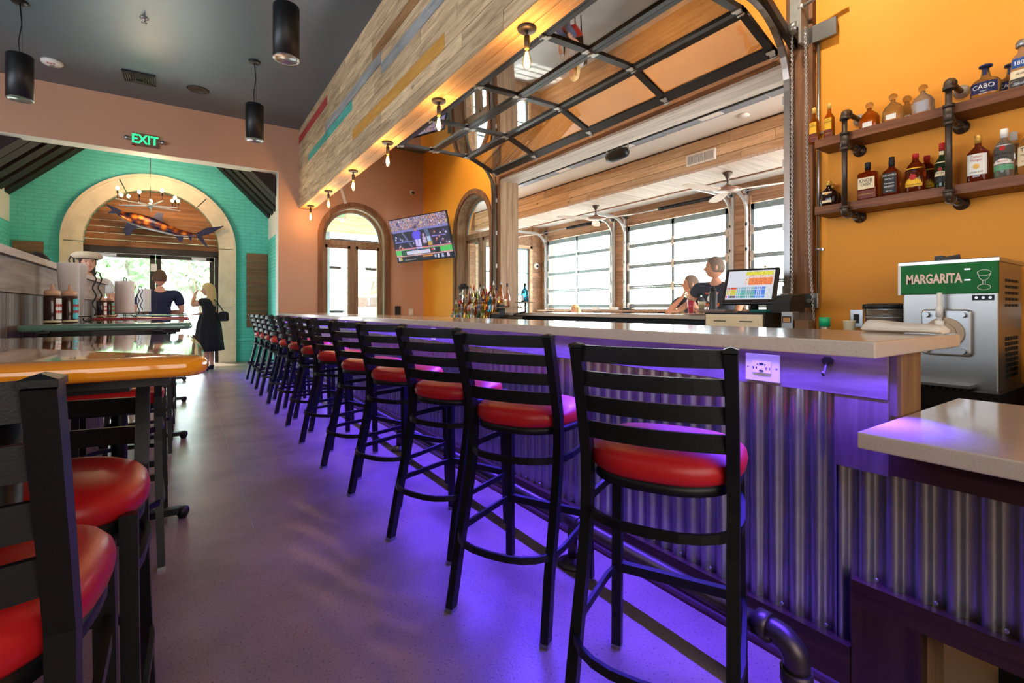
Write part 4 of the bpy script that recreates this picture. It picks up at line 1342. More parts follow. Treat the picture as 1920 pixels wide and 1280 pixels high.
MB().bar((2.47, 9.65, 3.62), (2.60, 9.65, 3.22), .012, .05, up=(1, 0, 0)).bar((2.47, 9.65, 3.62), (2.47, 9.65, 4.6), .008, .008, up=(1, 0, 0)).build('blade', M['plastic_w'], ws)
for nm, x, z0, z1, mt in (('black wall box low on the tan wall right of the arched window', 3.79, 1.03, 1.22, 'black'), ('white outlet cover on the tan wall right of the black box', 4.09, 1.02, 1.16, 'plastic_w')):
    t = thing('wall_outlet', nm, 'outlet', (x, 9.99, z0))
    w_ = .06 if mt == 'black' else .045
    MB().box(x - w_, x + w_, 9.975, 10, z0, z1).build('cover_plate', M[mt], t, bevel=.004)
    MB().box(x - w_ * .4, x + w_ * .4, 9.97, 9.976, z0 + .03, z1 - .03).build('receptacle', M[mt], t)

for i, y in enumerate((.15, 1.75, 3.5, 5.25, 7.3)):  # assumed lamps, none in view: added to light the upper orange wall
    t = thing('assumed_spotlight', 'assumed black ceiling spotlight aimed at the orange wall, %s from the right' % ('first', 'second', 'third', 'fourth', 'fifth')[i], 'light', (3.3, y, 4.6), group='assumed wall washing spotlights')
    MB().cyl((3.3, y, 4.6), (3.3, y, 4.56), .05).cyl((3.3, y, 4.56), (3.3, y, 4.5), .012).build('mount', M['black'], t)
    dv_ = Vector((1.09, 0, -1.25)).normalized(); p0 = Vector((3.3, y, 4.48))
    MB().cyl(p0 - dv_ * .06, p0 + dv_ * .06, .042).build('head', M['black'], t)
    MB().cyl(p0 + dv_ * .061, p0 + dv_ * .063, .036).build('lens', M['downlight'], t)
    lamp('assumed_wall_wash', 'SPOT', p0 + dv_ * .07, 90, (1, .86, .66), .04, dv_.to_track_quat('-Z', 'Y').to_euler(), 120)

# chandelier in the vestibule
ch = thing('chandelier', 'starburst chandelier of silver rods with glowing bulbs in the vestibule', 'chandelier', (-.53, 11.1, 3.06))
CX, CY, CZ = -.53, 11.1, 3.06
MB().cyl((CX, CY, 3.15), (CX, CY, 5.3), .006, n=6).build('stem', M['pipe'], ch)
MB().ball((CX, CY, CZ), .05, .05, .05).cyl((CX, CY, CZ), (CX, CY, CZ + .12), .018).build('hub', M['steel'], ch)
for k in range(9):
    a = 2 * PI * k / 9 + .2; r = .56 if k % 2 else .46
    ex_, ey_ = CX + r * math.cos(a), CY + r * math.sin(a); zz = CZ + (.02 if k % 2 else -.03)
    arm = MB().bar((CX, CY, CZ), (ex_, ey_, zz), .016, .016).build('arm', M['zinc'], ch)
    bx_, by_ = CX + r * .93 * math.cos(a), CY + r * .93 * math.sin(a)
    MB().cyl((bx_, by_, zz), (bx_, by_, zz + .10), .006, n=6).cyl((bx_, by_, zz + .10), (bx_, by_, zz + .15), .014, n=8).build('candle_socket', M['bronze'], arm)
    MB().ball((bx_, by_, zz + .185), .028, .028, .034, 10, 8).build('bulb', pmat('chandelier_bulb%d' % k, rgb(255, 220, 160), .4, emit=(1, .68, .32, 1), estr=14), arm)
lamp('chandelier_glow', 'POINT', (CX, CY, CZ + .35), 45, (1, .68, .36), .25)

# fish sculpture
fish = thing('fish_sculpture', 'painted metal tarpon sculpture hanging below the chandelier', 'sculpture', (-.3, 12.0, 2.95))
sp_ = [(-1.27, 3.05, .015), (-1.19, 3.01, .05), (-1.08, 2.96, .10), (-.93, 2.92, .145), (-.74, 2.89, .16), (-.52, 2.85, .155), (-.28, 2.79, .13), (-.02, 2.72, .095), (.20, 2.70, .06), (.36, 2.70, .035), (.44, 2.71, .028)]
fx_ = lambda x: -1.26 + (x + 1.42) * .80
rings = []
for x, z, h in sp_:
    x = fx_(x); h *= .85
    rings.append([(x, 12.0 + h * .42 * math.cos(t), z + h * math.sin(t)) for t in [2 * PI * i / 16 for i in range(16)]])


def fishmat():
    m, nt, b = nodes('painted_fish_scales'); N, L = nt.nodes, nt.links
    geo = N.new('ShaderNodeNewGeometry'); v = N.new('ShaderNodeTexVoronoi'); v.inputs['Scale'].default_value = 8
    L.new(geo.outputs['Position'], v.inputs['Vector'])
    cr = N.new('ShaderNodeValToRGB'); cr.color_ramp.elements[0].color = rgb(214, 120, 30); cr.color_ramp.elements[1].color = rgb(24, 30, 56)
    cr.color_ramp.elements[0].position = .25; cr.color_ramp.elements[1].position = .72
    e = cr.color_ramp.elements.new(.5); e.color = rgb(110, 46, 20)
    L.new(v.outputs['Distance'], cr.inputs['Fac'])
    sx_ = N.new('ShaderNodeSeparateXYZ'); L.new(geo.outputs['Normal'], sx_.inputs[0])
    cr2 = N.new('ShaderNodeValToRGB'); cr2.color_ramp.elements[0].position = .18; cr2.color_ramp.elements[1].position = .34
    cr2.color_ramp.elements[0].color = (1, 1, 1, 1); cr2.color_ramp.elements[1].color = (0, 0, 0, 1)
    mr = N.new('ShaderNodeMapRange'); mr.inputs['From Min'].default_value = -1; mr.inputs['From Max'].default_value = 1
    L.new(sx_.outputs[2], mr.inputs[0]); L.new(mr.outputs[0], cr2.inputs['Fac'])
    mx = N.new('ShaderNodeMix'); mx.data_type = 'RGBA'; L.new(cr2.outputs['Color'], mx.inputs[0]); L.new(cr.outputs['Color'], mx.inputs[6]); mx.inputs[7].default_value = rgb(190, 190, 200)
    L.new(mx.outputs[2], b.inputs['Base Color']); b.inputs['Roughness'].default_value = .25; b.inputs['Metallic'].default_value = .5
    return m


FM = fishmat(); FIN = pmat('dark_blue_fin', rgb(44, 46, 72), .35, .5, var=.4, vscale=20)
MB().loft(rings).build('body', FM, fish)
yF = 12.0


def fin(pts, nm='fin', th=.012, m=None): MB().plate([(fx_(a), b) for a, b in pts], [], 'XZ', yF - th, yF + th).build(nm, m or FIN, fish)


MB().plate([(fx_(a), b) for a, b in [(-1.42, 3.16), (-1.26, 3.12), (-1.12, 3.06), (-1.16, 2.97), (-1.22, 3.0), (-1.38, 2.99), (-1.30, 3.05)]], [], 'XZ', yF - .03, yF + .03).build('jaw', FIN, fish)
fin([(-.50, 2.98), (-.42, 3.10), (-.30, 3.08), (-.32, 3.0), (-.30, 2.90)], 'dorsal_fin')
fin([(-1.02, 2.84), (-1.08, 2.70), (-1.04, 2.58), (-.95, 2.60), (-.90, 2.70), (-.80, 2.76)], 'pectoral_fin')
fin([(-.06, 2.64), (.0, 2.58), (.02, 2.52), (.10, 2.56), (.12, 2.64)], 'pelvic_fin')
fin([(.22, 2.66), (.27, 2.55), (.32, 2.66)], 'anal_fin')
fin([(.40, 2.73), (.62, 2.86), (.86, 2.90), (1.02, 2.93), (.90, 2.85), (.66, 2.72), (.52, 2.68), (.60, 2.54), (.68, 2.44), (.56, 2.50), (.44, 2.62), (.40, 2.68)], 'tail_fin')
MB().ball((-1.03, 11.955, 3.0), .018).build('eye', M['ink'], fish)
MB().cyl((-.7, 12.0, 2.95), (-.7, 12.2, 2.95), .01).cyl((-.1, 12.0, 2.75), (-.1, 12.3, 2.75), .01).build('standoffs', M['steel'], fish)

# patio ceiling fans
for i, y in enumerate((6.86, 4.11, 9.7)):
    t = thing('ceiling_fan', 'bronze three blade patio ceiling fan, %s' % ('left of the two whole ones', 'right one nearest the camera', 'partly behind the wooden jamb')[i], 'fan', (6.6, y, 3.165))
    x = 6.6
    MB().lathe([(.07, 3.165), (.065, 3.14), (.03, 3.09), (.018, 3.07), (.018, 3.03)], 20, (x, y, 0)).build('canopy', M['pipe'], t)
    MB().cyl((x, y, 3.07), (x, y, 2.96), .014).build('downrod', M['pipe'], t)
    MB().lathe([(.02, 2.99), (.05, 2.975), (.06, 2.96), (.16, 2.93), (.20, 2.915), (.20, 2.905), (.05, 2.885), (0, 2.88)], 28, (x, y, 0)).build('motor', pmat('fan_bronze%d' % i, rgb(140, 106, 88), .4, .5), t)
    for k in range(3):
        a = 2 * PI * k / 3 + .80 + .05 * i
        d = Vector((math.cos(a), math.sin(a), 0)); s = Vector((-d.y, d.x, .12))
        c0 = Vector((x, y, 2.90))
        vs = []
        for (l, w) in ((.16, .05), (.30, .075), (.60, .085), (.78, .065), (.82, .03)):
            for sg in (-1, 1):
                for h in (-.003, .003): vs.append(c0 + d * l + s * w * sg + Vector((0, 0, h)))
        fs = []
        for q in range(4):
            A_ = q * 4; B_ = A_ + 4
            fs += [(A_, B_, B_ + 1, A_ + 1), (A_ + 3, B_ + 3, B_ + 2, A_ + 2), (A_ + 1, B_ + 1, B_ + 3, A_ + 3), (A_ + 2, B_ + 2, B_, A_)]
        fs += [(0, 1, 3, 2), (16, 18, 19, 17)]
        MB().add(vs, fs).build('blade', M['whitewash'], t)
psk = thing('patio_speaker', 'black outdoor speaker on a bracket under the patio ceiling', 'speaker', (5.3, 5.05, 3.47))
MB().loft([[(5.3 + sx_ * .08 * k, 5.05 + q, 3.44 + sz * .09 * k) for sx_, sz in [(math.cos(a), math.sin(a)) for a in [2 * PI * i / 16 for i in range(16)]]] for q, k in ((-.20, .45), (-.17, .8), (-.05, 1), (.1, 1), (.19, .8), (.21, .3))]).build('cabinet', M['black'], psk)
MB().rtube([(5.3, 4.85, 3.44), (5.3, 4.85, 3.6), (5.3, 5.27, 3.6), (5.3, 5.27, 3.44)], .03, .01, up=(1, 0, 0)).box(5.26, 5.34, 4.95, 5.15, 3.6, 3.64).build('bracket', M['steel'], psk)
gv = thing('wall_grille', 'white rectangular air grille on the pine clad patio beam', 'vent', (6.18, 4.3, 3.34))
MB().box(6.165, 6.198, 4.03, 4.50, 3.27, 3.43).build('frame', M['plastic_w'], gv, bevel=.004)
m = MB()
for k in range(22): m.box(6.160, 6.168, 4.055 + k * .0195, 4.063 + k * .0195, 3.29, 3.41)
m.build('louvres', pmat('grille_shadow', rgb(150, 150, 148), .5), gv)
sd2 = thing('smoke_detector', 'small white detector on the white patio ceiling near the bar opening', 'detector', (5.9, 2.9, 3.64))
MB().lathe([(.07, 3.64), (.07, 3.62), (.05, 3.605), (0, 3.6)], 20, (5.9, 3.45, 0)).build('housing', M['plastic_w'], sd2)

# ================================================================ TELEVISION
yaw, pit, rol = -1.2, .277, .02
n_ = Vector((math.sin(yaw), -math.cos(yaw), 0)); r_ = Vector((math.cos(yaw), math.sin(yaw), 0))
up_ = n_ * math.sin(pit) + Vector((0, 0, 1)) * math.cos(pit)
TX = r_ * math.cos(rol) + up_ * math.sin(rol); TU = -r_ * math.sin(rol) + up_ * math.cos(rol)
tvc = Vector((3.636, 8.434, 2.478))
tv = thing('television', 'wall television showing a baseball game, tilted in the room corner', 'television', tvc)
TM = frame((0, 0, 0), TX, TU)
MB().xbox(TM @ Matrix.Translation((0, 0, -.022)), 1.5, .845, .035).build('cabinet', M['black'], tv, local=True, bevel=.004)
cv = Canvas(150, 84, (40, 44, 84))
random.seed(11)
cv.rect(0, 0, 150, 84, (44, 46, 78), .3)
pal = [(150, 140, 190), (90, 80, 150), (200, 130, 110), (60, 70, 130), (130, 60, 50), (190, 190, 220), (70, 66, 90), (120, 130, 150), (210, 180, 120)]
for y in range(0, 24):
    for x in range(150):
        cv.put(x, y, random.choice(pal))
for k in range(60):
    cv.ell(random.randint(2, 148), random.randint(1, 22), random.choice((1, 2)), 2, random.choice(pal), .2)
cv.rect(0, 22, 150, 26, (120, 120, 190), .15)
cv.rect(0, 26, 150, 58, (40, 36, 60), .35)
cv.rect(4, 44, 60, 46, (110, 120, 200), .1); cv.rect(104, 40, 140, 42, (130, 120, 210), .1)
for k in range(40): cv.ell(random.choice((random.randint(4, 56), random.randint(100, 146))), random.randint(32, 57), 2, 2, random.choice(pal[:7]), .2)
for k in range(14):
    cv.rect(28 + k * 1.4, 26 + k * 2.2, 32 + k * 1.4, 29 + k * 2.2, (92, 104, 132), .1)
    cv.rect(88 + k * .6, 24 + k * 2.2, 98 + k * .6, 27 + k * 2.2, (84, 100, 132), .1)
cv.rect(0, 58, 150, 61, (190, 120, 130), .1); cv.rect(0, 61, 150, 71, (80, 190, 96), .06); cv.rect(0, 71, 150, 74, (200, 150, 150), .1)
cv.ell(66, 20, 4, 4, (60, 50, 90)); cv.ell(66, 24, 3, 3, (180, 120, 110))
cv.rect(58, 27, 75, 43, (96, 84, 230), .08); cv.rect(55, 30, 59, 40, (84, 74, 220), .08); cv.rect(74, 29, 78, 36, (84, 74, 220), .05)
cv.rect(60, 43, 67, 64, (190, 180, 240), .06); cv.rect(68, 43, 75, 64, (196, 186, 240), .06)
cv.ell(84, 36, 3, 4, (190, 150, 180), .2); cv.rect(80, 40, 90, 52, (180, 160, 200), .3)
cv.rect(92, 40, 101, 50, (170, 190, 220), .08); cv.rect(92, 50, 103, 57, (190, 150, 70), .15)
cv.rect(16, 62, 120, 72, (30, 34, 50), .1)
cv.rect(30, 64, 94, 71, (200, 200, 226), .04); cv.rect(40, 61, 74, 64, (60, 70, 110), .1); cv.rect(18, 64, 28, 71, (40, 90, 60), .4)
cv.rect(96, 62, 108, 70, (60, 50, 70), .2); cv.rect(98, 63, 101, 67, (230, 90, 40)); cv.rect(103, 63, 106, 67, (220, 220, 230))
cv.rect(0, 74, 150, 84, (24, 26, 44), .12)
cv.rect(4, 75, 9, 82, (200, 190, 220), .2); cv.rect(10, 75, 14, 82, (210, 180, 60), .2); cv.rect(72, 75, 98, 78, (210, 130, 40), .1)
cv.rect(102, 76, 107, 81, (170, 180, 220), .15); cv.rect(110, 75, 114, 82, (200, 200, 230), .2); cv.rect(120, 75, 126, 82, (160, 170, 220), .2); cv.rect(134, 75, 140, 82, (210, 190, 220), .2)
cv.build('screen', TM @ Matrix.Translation((0, 0, -.0025)), 1.47, .815, M['screen'], tv)
cp_ = MB()
random.seed(21)
for x0, y0, n, h, w in ((-.27, -.215, 12, .018, .014), (-.22, -.262, 10, .022, .016), (-.25, -.290, 14, .012, .012), (-.52, -.375, 22, .014, .012)):
    for k in range(n):
        ww = w * random.uniform(.45, .8)
        cp_.xbox(TM @ Matrix.Translation((x0 + k * w * 1.15, y0, -.0012)), ww, h * random.uniform(.7, 1), .0012)
cp_.build('caption', M['inkwhite'], tv, local=True, kind='stuff')
MB().bar(-n_ * .042, -n_ * .14, .3, .3).bar(-n_ * .1, Vector((.45, .35, -.05)), .04, .06).bar(Vector((.45, .35, -.05)), Vector((.73, .1, -.05)), .04, .06).bar(Vector((.738, .1, -.25)), Vector((.738, .1, .15)), .2, .02, up=(1, 0, 0)).build('wall_arm', M['black'], tv, local=True)

# ================================================================ PIPE SHELVES
for nm, z in (('upper', 2.44), ('lower', 1.91)):
    t = thing('wall_shelf', nm + ' walnut plank shelf of bottles on the orange wall', 'shelf', (4.27, .6, z))
    MB().box(4.15, 4.388, -.6, 1.84, z, z + .065).build('board', M['shelf'], t, bevel=.003)
for nm, y in (('left', 1.614), ('right', 1.015), ('rightmost', .10)):
    t = thing('pipe_bracket', nm + ' black iron pipe bracket holding both shelves', 'bracket', (4.12, y, 2.2))
    x = 4.115; r = .0185
    zt, zb, zm = 2.645, 1.885, 2.415
    MB().cyl((x, y, zb + .02), (x, y, zt - .03), r).build('upright', M['pipe'], t)
    for z, sg in ((zt, -1), (zb, 1)):
        m = MB()
        pts = [(x, y, z + sg * .05), (x, y, z + sg * .03)] + [(x + .03 - .03 * math.cos(a), y, z + sg * (.03 - .03 * math.sin(a))) for a in [PI / 2 * i / 6 for i in range(7)]] + [(x + .055, y, z)]
        m.tube(pts, .0275, 14)
        m.cyl((x, y, z + sg * .035), (x, y, z + sg * .055), .032).cyl((x + .04, y, z), (x + .058, y, z), .032)
        m.build('elbow', M['pipe'], t)
    MB().cyl((x, y, zm - .05), (x, y, zm + .075), .028).cyl((x, y, zm - .055), (x, y, zm - .035), .032).cyl((x, y, zm + .06), (x, y, zm + .08), .032).cyl((x, y, zm - .012), (x + .06, y, zm - .012), .028).build('tee', M['pipe'], t)
    for z in (zt, zb, zm - .012):
        MB().cyl((x + .05, y, z), (4.388, y, z), r).build('arm', M['pipe'], t)
        MB().lathe([(.045, 0), (.045, .008), (.027, .014), (.024, .03)], 20, (4.389, y, z), ax=(-1, 0, 0)).build('flange', M['zinc' if z == zt else 'pipe'], t)
        if z != zt: MB().cyl((4.30, y, z), (4.335, y, z), .027).build('coupling', M['pipe'], t)

# ================================================================ BOTTLES (front faces -Y)
def supers(a, b, e, n=28):
    out = []
    for i in range(n):
        t = 2 * PI * i / n
        c, s = math.cos(t), math.sin(t)
        out.append((math.copysign(abs(c) ** e, c) * a, math.copysign(abs(s) ** e, s) * b))
    return out


def glassm(name, col, tr_=.9, rough=.03):
    return pmat(name, col, rough, trans=tr_, ior=1.4)


GL = {'amber': glassm('amber_spirit', rgb(226, 132, 36)), 'clear': glassm('clear_spirit', rgb(240, 238, 228)), 'straw': glassm('straw_spirit', rgb(238, 206, 130)),
      'whiskey': glassm('dark_whiskey', rgb(150, 54, 16), .8), 'dark': glassm('dark_glass', rgb(52, 22, 18), .5), 'green': glassm('green_glass', rgb(44, 70, 34), .6), 'blue': glassm('blue_glass', rgb(60, 170, 214), .85), 'rose': glassm('rose_glass', rgb(236, 170, 140), .85), 'lime': glassm('lime_glass', rgb(170, 190, 60), .85), 'red': glassm('red_glass', rgb(190, 40, 30), .8)}
CAPM = {'cork': pmat('cork', rgb(190, 140, 86), .8), 'black': M['ink'], 'red': M['inkred'], 'white': M['inkwhite'], 'gold': M['gold'], 'silver': M['steel'], 'glass': GL['straw'], 'navy': pmat('navy_wax', rgb(28, 34, 74), .4), 'yellow': pmat('yellow_cap', rgb(224, 180, 90), .5)}
LABM = {'cream': pmat('cream_label', rgb(232, 214, 176), .6), 'yellow': pmat('yellow_label', rgb(240, 184, 40), .6), 'black': pmat('black_label', rgb(30, 28, 28), .5), 'navy': pmat('navy_label', rgb(28, 34, 84), .5), 'white': pmat('white_label', rgb(236, 232, 222), .6), 'blue': pmat('blue_label', rgb(40, 84, 150), .5), 'brown': pmat('maroon_label', rgb(108, 44, 30), .5), 'silver': pmat('silver_label', rgb(190, 190, 196), .3, .6), 'purple': pmat('violet_label', rgb(90, 60, 110), .5), 'green': pmat('green_label', rgb(96, 160, 120), .5)}


def bottle(kind, label, loc, group='bottles on the pipe shelves', rz=-R(90)):
    """kind: dict(rings=[(z,a,b,e)], glass, cap=[(z,r)...], capm, labels=[(z0,z1,halfwidth,mat)], texts=[(str,size,z,mat,sx)])"""
    t = thing('bottle', label, 'bottle', loc, rz, group)
    MB().loft([[(x, y, z) for x, y in supers(a, b, e)] for z, a, b, e in kind['rings']]).build('glass_body', GL[kind['glass']], t, local=True)
    cp = kind['cap']
    MB().lathe([(r, z) for r, z in cp], 18).build('cap', CAPM[kind['capm']], t, local=True)

    def surf(z, x):
        R_ = kind['rings']
        for k in range(len(R_) - 1):
            if R_[k][0] <= z <= R_[k + 1][0] + 1e-6:
                f_ = (z - R_[k][0]) / max(1e-6, R_[k + 1][0] - R_[k][0])
                a = R_[k][1] + (R_[k + 1][1] - R_[k][1]) * f_; b = R_[k][2] + (R_[k + 1][2] - R_[k][2]) * f_; e = R_[k][3]
                break
        else: a, b, e = R_[-1][1:]
        u = min(.999, abs(x) / a) ** (1 / e)
        ct = math.sqrt(max(0, 1 - u * u))
        return -b * ct ** e
    first = None
    for z0, z1, hw, lm in kind['labels']:
        nn = 12; vs = []; fs = []
        for i in range(nn + 1):
            x = -hw + 2 * hw * i / nn
            for z in (z0, z1): vs.append((x, surf(z, x) - .0012, z))
        for i in range(nn): fs.append((2 * i, 2 * i + 2, 2 * i + 3, 2 * i + 1))
        vs += [(x, y + .0007, z) for x, y, z in vs]; q = 2 * (nn + 1)
        fs += [tuple(reversed([w + q for w in f])) for f in fs]
        o = MB().add(vs, fs, True).build('label', LABM[lm], t, local=True)
        first = first or o
    for tx in kind.get('texts', []):
        s_, size, z, mt, sxx = tx
        mt = {'ink': M['ink'], 'white': M['inkwhite'], 'red': M['inkred'], 'gold': M['gold']}[mt]
        text('lettering', s_, size, mt, first, fn=lambda co, z=z: Vector((co.x, surf(z + co.y, co.x) - .0022 - co.z * .3, z + co.y)), sx=sxx)
    for em in kind.get('emblems', []):
        z, r, mt = em
        m = MB(); nn = 16
        vs = [(0, surf(z, 0) - .0028, z)] + [(r * math.cos(2 * PI * i / nn), surf(z, r * math.cos(2 * PI * i / nn)) - .0028, z + r * math.sin(2 * PI * i / nn)) for i in range(nn)]
        m.add(vs, [(0, 1 + (i + 1) % nn, 1 + i) for i in range(nn)])
        m.build('emblem', {'red': M['inkred'], 'gold': M['gold'], 'silver': M['steel']}[mt], first, local=True)
    return t


RD = 1.0
K = {}
K['tequila'] = dict(rings=[(0, .036, .026, .8), (.01, .039, .029, .7), (.165, .037, .028, .7), (.19, .026, .022, .9), (.21, .014, .014, 1), (.255, .0125, .0125, 1)], glass='amber', cap=[(.014, .24), (.0145, .285), (0, .287)], capm='yellow', labels=[(.075, .165, .026, 'yellow'), (.012, .073, .027, 'brown')], texts=[('JOSE', .012, .15, 'ink', 1), ('CUERVO', .0185, .132, 'ink', .85), ('ESPECIAL', .010, .042, 'gold', 1)])
K['decanter'] = dict(rings=[(0, .058, .040, .8), (.012, .064, .045, .75), (.085, .062, .044, .8), (.115, .048, .036, .9), (.135, .026, .024, 1), (.145, .015, .015, 1), (.16, .014, .014, 1)], glass='straw', cap=[(.013, .158), (.022, .164), (.027, .178), (.025, .192), (.015, .203), (0, .206)], capm='glass', labels=[(.015, .05, .03, 'white')])
K['decanter_amber'] = dict(K['decanter'], glass='amber')
K['decanter_clear'] = dict(K['decanter'], glass='clear', labels=[(.01, .085, .040, 'silver')])
K['cabo'] = dict(rings=[(0, .066, .052, .9), (.012, .074, .058, .9), (.09, .073, .058, .95), (.115, .055, .046, 1), (.13, .026, .025, 1), (.19, .0165, .0165, 1)], glass='straw', cap=[(.018, .188), (.033, .196), (.033, .206), (.016, .212), (.0, .222)], capm='navy', labels=[(.022, .09, .062, 'navy'), (.14, .185, .010, 'navy')], texts=[('CABO', .040, .06, 'white', .95), ('WABO', .010, .032, 'white', 1)])
K['eighteen'] = dict(rings=[(0, .052, .05, .55), (.01, .058, .054, .5), (.19, .042, .040, .5), (.21, .026, .026, .8), (.222, .021, .021, 1), (.25, .021, .021, 1)], glass='clear', cap=[(.024, .245), (.031, .25), (.031, .275), (.022, .29), (0, .292)], capm='silver', labels=[(.115, .175, .040, 'blue'), (.05, .10, .046, 'cream')], texts=[('1800', .036, .143, 'white', .9), ('SILVER', .014, .075, 'ink', 1)])
K['crown'] = dict(rings=[(0, .050, .036, .8), (.01, .056, .04, .8), (.07, .066, .045, .9), (.11, .060, .042, .9), (.135, .032, .028, 1), (.15, .016, .016, 1), (.17, .015, .015, 1)], glass='dark', cap=[(.020, .165), (.022, .17), (.022, .192), (.015, .2), (0, .201)], capm='gold', labels=[(.025, .11, .034, 'cream')], texts=[('CROWN', .015, .078, 'ink', .9), ('ROYAL', .015, .058, 'ink', .9)], emblems=[(.096, .011, 'gold')])
K['knob'] = dict(rings=[(0, .060, .034, .42), (.012, .064, .037, .4), (.19, .064, .037, .4), (.205, .058, .033, .6), (.213, .018, .018, 1), (.235, .0165, .0165, 1)], glass='whiskey', cap=[(.0185, .225), (.0195, .275), (.016, .28), (0, .281)], capm='black', labels=[(.08, .165, .053, 'cream'), (.012, .07, .055, 'brown')], texts=[('KNOB', .040, .14, 'ink', .75), ('CREEK', .026, .112, 'ink', .85), ('BOURBON WHISKEY', .011, .04, 'gold', 1)])
K['jd'] = dict(rings=[(0, .044, .044, .45), (.01, .048, .048, .42), (.175, .048, .048, .42), (.195, .032, .032, .7), (.212, .017, .017, 1), (.235, .016, .016, 1)], glass='whiskey', cap=[(.018, .21), (.019, .245), (.0165, .27), (.0165, .284), (0, .285)], capm='black', labels=[(.02, .165, .042, 'black')], texts=[("JACK DANIEL'S", .0165, .147, 'white', .75), ('Old No.7', .014, .12, 'white', 1), ('Tennessee', .014, .090, 'white', 1), ('WHISKEY', .018, .066, 'white', .8), ('40% VOL', .010, .035, 'white', 1)])
K['fireball'] = dict(rings=[(0, .052, .05, .9), (.01, .056, .054, .9), (.15, .056, .054, .95), (.185, .048, .047, 1), (.21, .026, .026, 1), (.228, .017, .017, 1), (.245, .016, .016, 1)], glass='whiskey', cap=[(.0185, .235), (.0185, .262), (.017, .268), (0, .269)], capm='red', labels=[(.035, .165, .047, 'yellow')], texts=[('FIREBALL', .019, .15, 'ink', .85), ('CINNAMON WHISKY', .0105, .048, 'ink', .8)], emblems=[(.10, .020, 'red')])
K['jameson'] = dict(rings=[(0, .036, .036, 1), (.01, .039, .039, 1), (.16, .039, .039, 1), (.19, .032, .032, 1), (.21, .017, .017, 1), (.275, .0145, .0145, 1)], glass='green', cap=[(.0165, .255), (.0165, .305), (0, .306)], capm='red', labels=[(.08, .175, .034, 'cream'), (.035, .075, .034, 'black'), (.225, .25, .012, 'cream')], texts=[('JAMESON', .0165, .155, 'ink', .8), ('IRISH WHISKEY', .0075, .10, 'ink', .9)], emblems=[(.125, .011, 'red')])
K['captain'] = dict(rings=[(0, .050, .04, .8), (.01, .054, .044, .8), (.19, .054, .044, .8), (.215, .034, .032, 1), (.232, .018, .018, 1), (.26, .0165, .0165, 1)], glass='whiskey', cap=[(.0185, .25), (.0185, .302), (0, .304)], capm='gold', labels=[(.045, .178, .047, 'white')], texts=[('Captain', .020, .160, 'red', .9), ('Morgan', .020, .138, 'red', .9), ('SPICED RUM', .0125, .062, 'ink', .9)], emblems=[(.098, .016, 'gold')])
K['bacardi'] = dict(rings=[(0, .044, .044, 1), (.01, .048, .048, 1), (.185, .048, .048, 1), (.215, .038, .038, 1), (.24, .018, .018, 1), (.262, .0165, .0165, 1)], glass='clear', cap=[(.019, .25), (.019, .305), (0, .306)], capm='white', labels=[(.085, .20, .043, 'white'), (.045, .078, .043, 'green')], texts=[('BACARDI', .021, .145, 'ink', .85), ('SUPERIOR', .011, .125, 'ink', .9), ('PREMIUM RUM', .009, .10, 'red', .9)], emblems=[(.178, .014, 'red')])
K['titos'] = dict(rings=[(0, .050, .05, 1), (.01, .054, .054, 1), (.17, .053, .053, 1), (.21, .036, .036, 1), (.235, .018, .018, 1), (.27, .0165, .0165, 1)], glass='straw', cap=[(.019, .255), (.019, .30), (0, .301)], capm='gold', labels=[(.05, .165, .046, 'cream')], texts=[("Tito's", .032, .145, 'ink', .9), ('Handmade', .015, .115, 'ink', 1), ('VODKA', .016, .075, 'red', 1)])

UZ, LZ = 2.5055, 1.9755
B = bottle
B(K['tequila'], 'tequila bottle with a yellow label, leftmost on the upper shelf', (4.225, 1.875, UZ - 0))
B(K['tequila'], 'tequila bottle with a yellow label, next to the left pipe upright', (4.225, 1.765, UZ))
B(K['decanter_amber'], 'round amber decanter with glass stopper right of the left pipe', (4.245, 1.50, UZ))
B(K['decanter'], 'round pale gold decanter, second from the left pipe on the upper shelf', (4.215, 1.345, UZ))
B(K['decanter'], 'pale gold decanter standing behind another on the upper shelf', (4.335, 1.30, UZ))
B(K['decanter_clear'], 'clear decanter with silver label left of the right pipe', (4.215, 1.175, UZ))
B(K['cabo'], 'squat bottle with navy label reading CABO on the upper shelf', (4.215, .86, UZ))
B(K['cabo'], 'squat navy labelled bottle standing behind the CABO bottle', (4.33, .765, UZ))
B(K['eighteen'], 'tall tapered tequila bottle with blue 1800 label at right edge', (4.205, .695, UZ))
B(K['crown'], 'short dark bottle with crown emblem, leftmost on the lower shelf', (4.220, 1.765, LZ))
B(K['crown'], 'short dark bottle standing behind the leftmost lower shelf bottle', (4.335, 1.79, LZ))
B(K['knob'], 'flat square bourbon bottle with cream KNOB CREEK label', (4.215, 1.50, LZ))
B(K['jd'], 'square whiskey bottle with black label and black cap', (4.220, 1.355, LZ))
B(K['fireball'], 'round whisky bottle with yellow FIREBALL label and red cap', (4.210, 1.215, LZ))
B(K['fireball'], 'red capped whisky bottle standing behind the FIREBALL bottle', (4.33, 1.185, LZ))
B(K['jameson'], 'green glass whiskey bottle half behind the right pipe upright', (4.220, 1.075, LZ))
B(K['captain'], 'spiced rum bottle with white label and gold cap', (4.215, .895, LZ))
B(K['bacardi'], 'clear rum bottle with white cap and BACARDI label', (4.210, .775, LZ))
B(K['bacardi'], 'clear white capped rum bottle standing behind the BACARDI one', (4.33, .755, LZ))
B(K['titos'], "clear vodka bottle with cream Tito's label at the right edge", (4.210, .665, LZ))

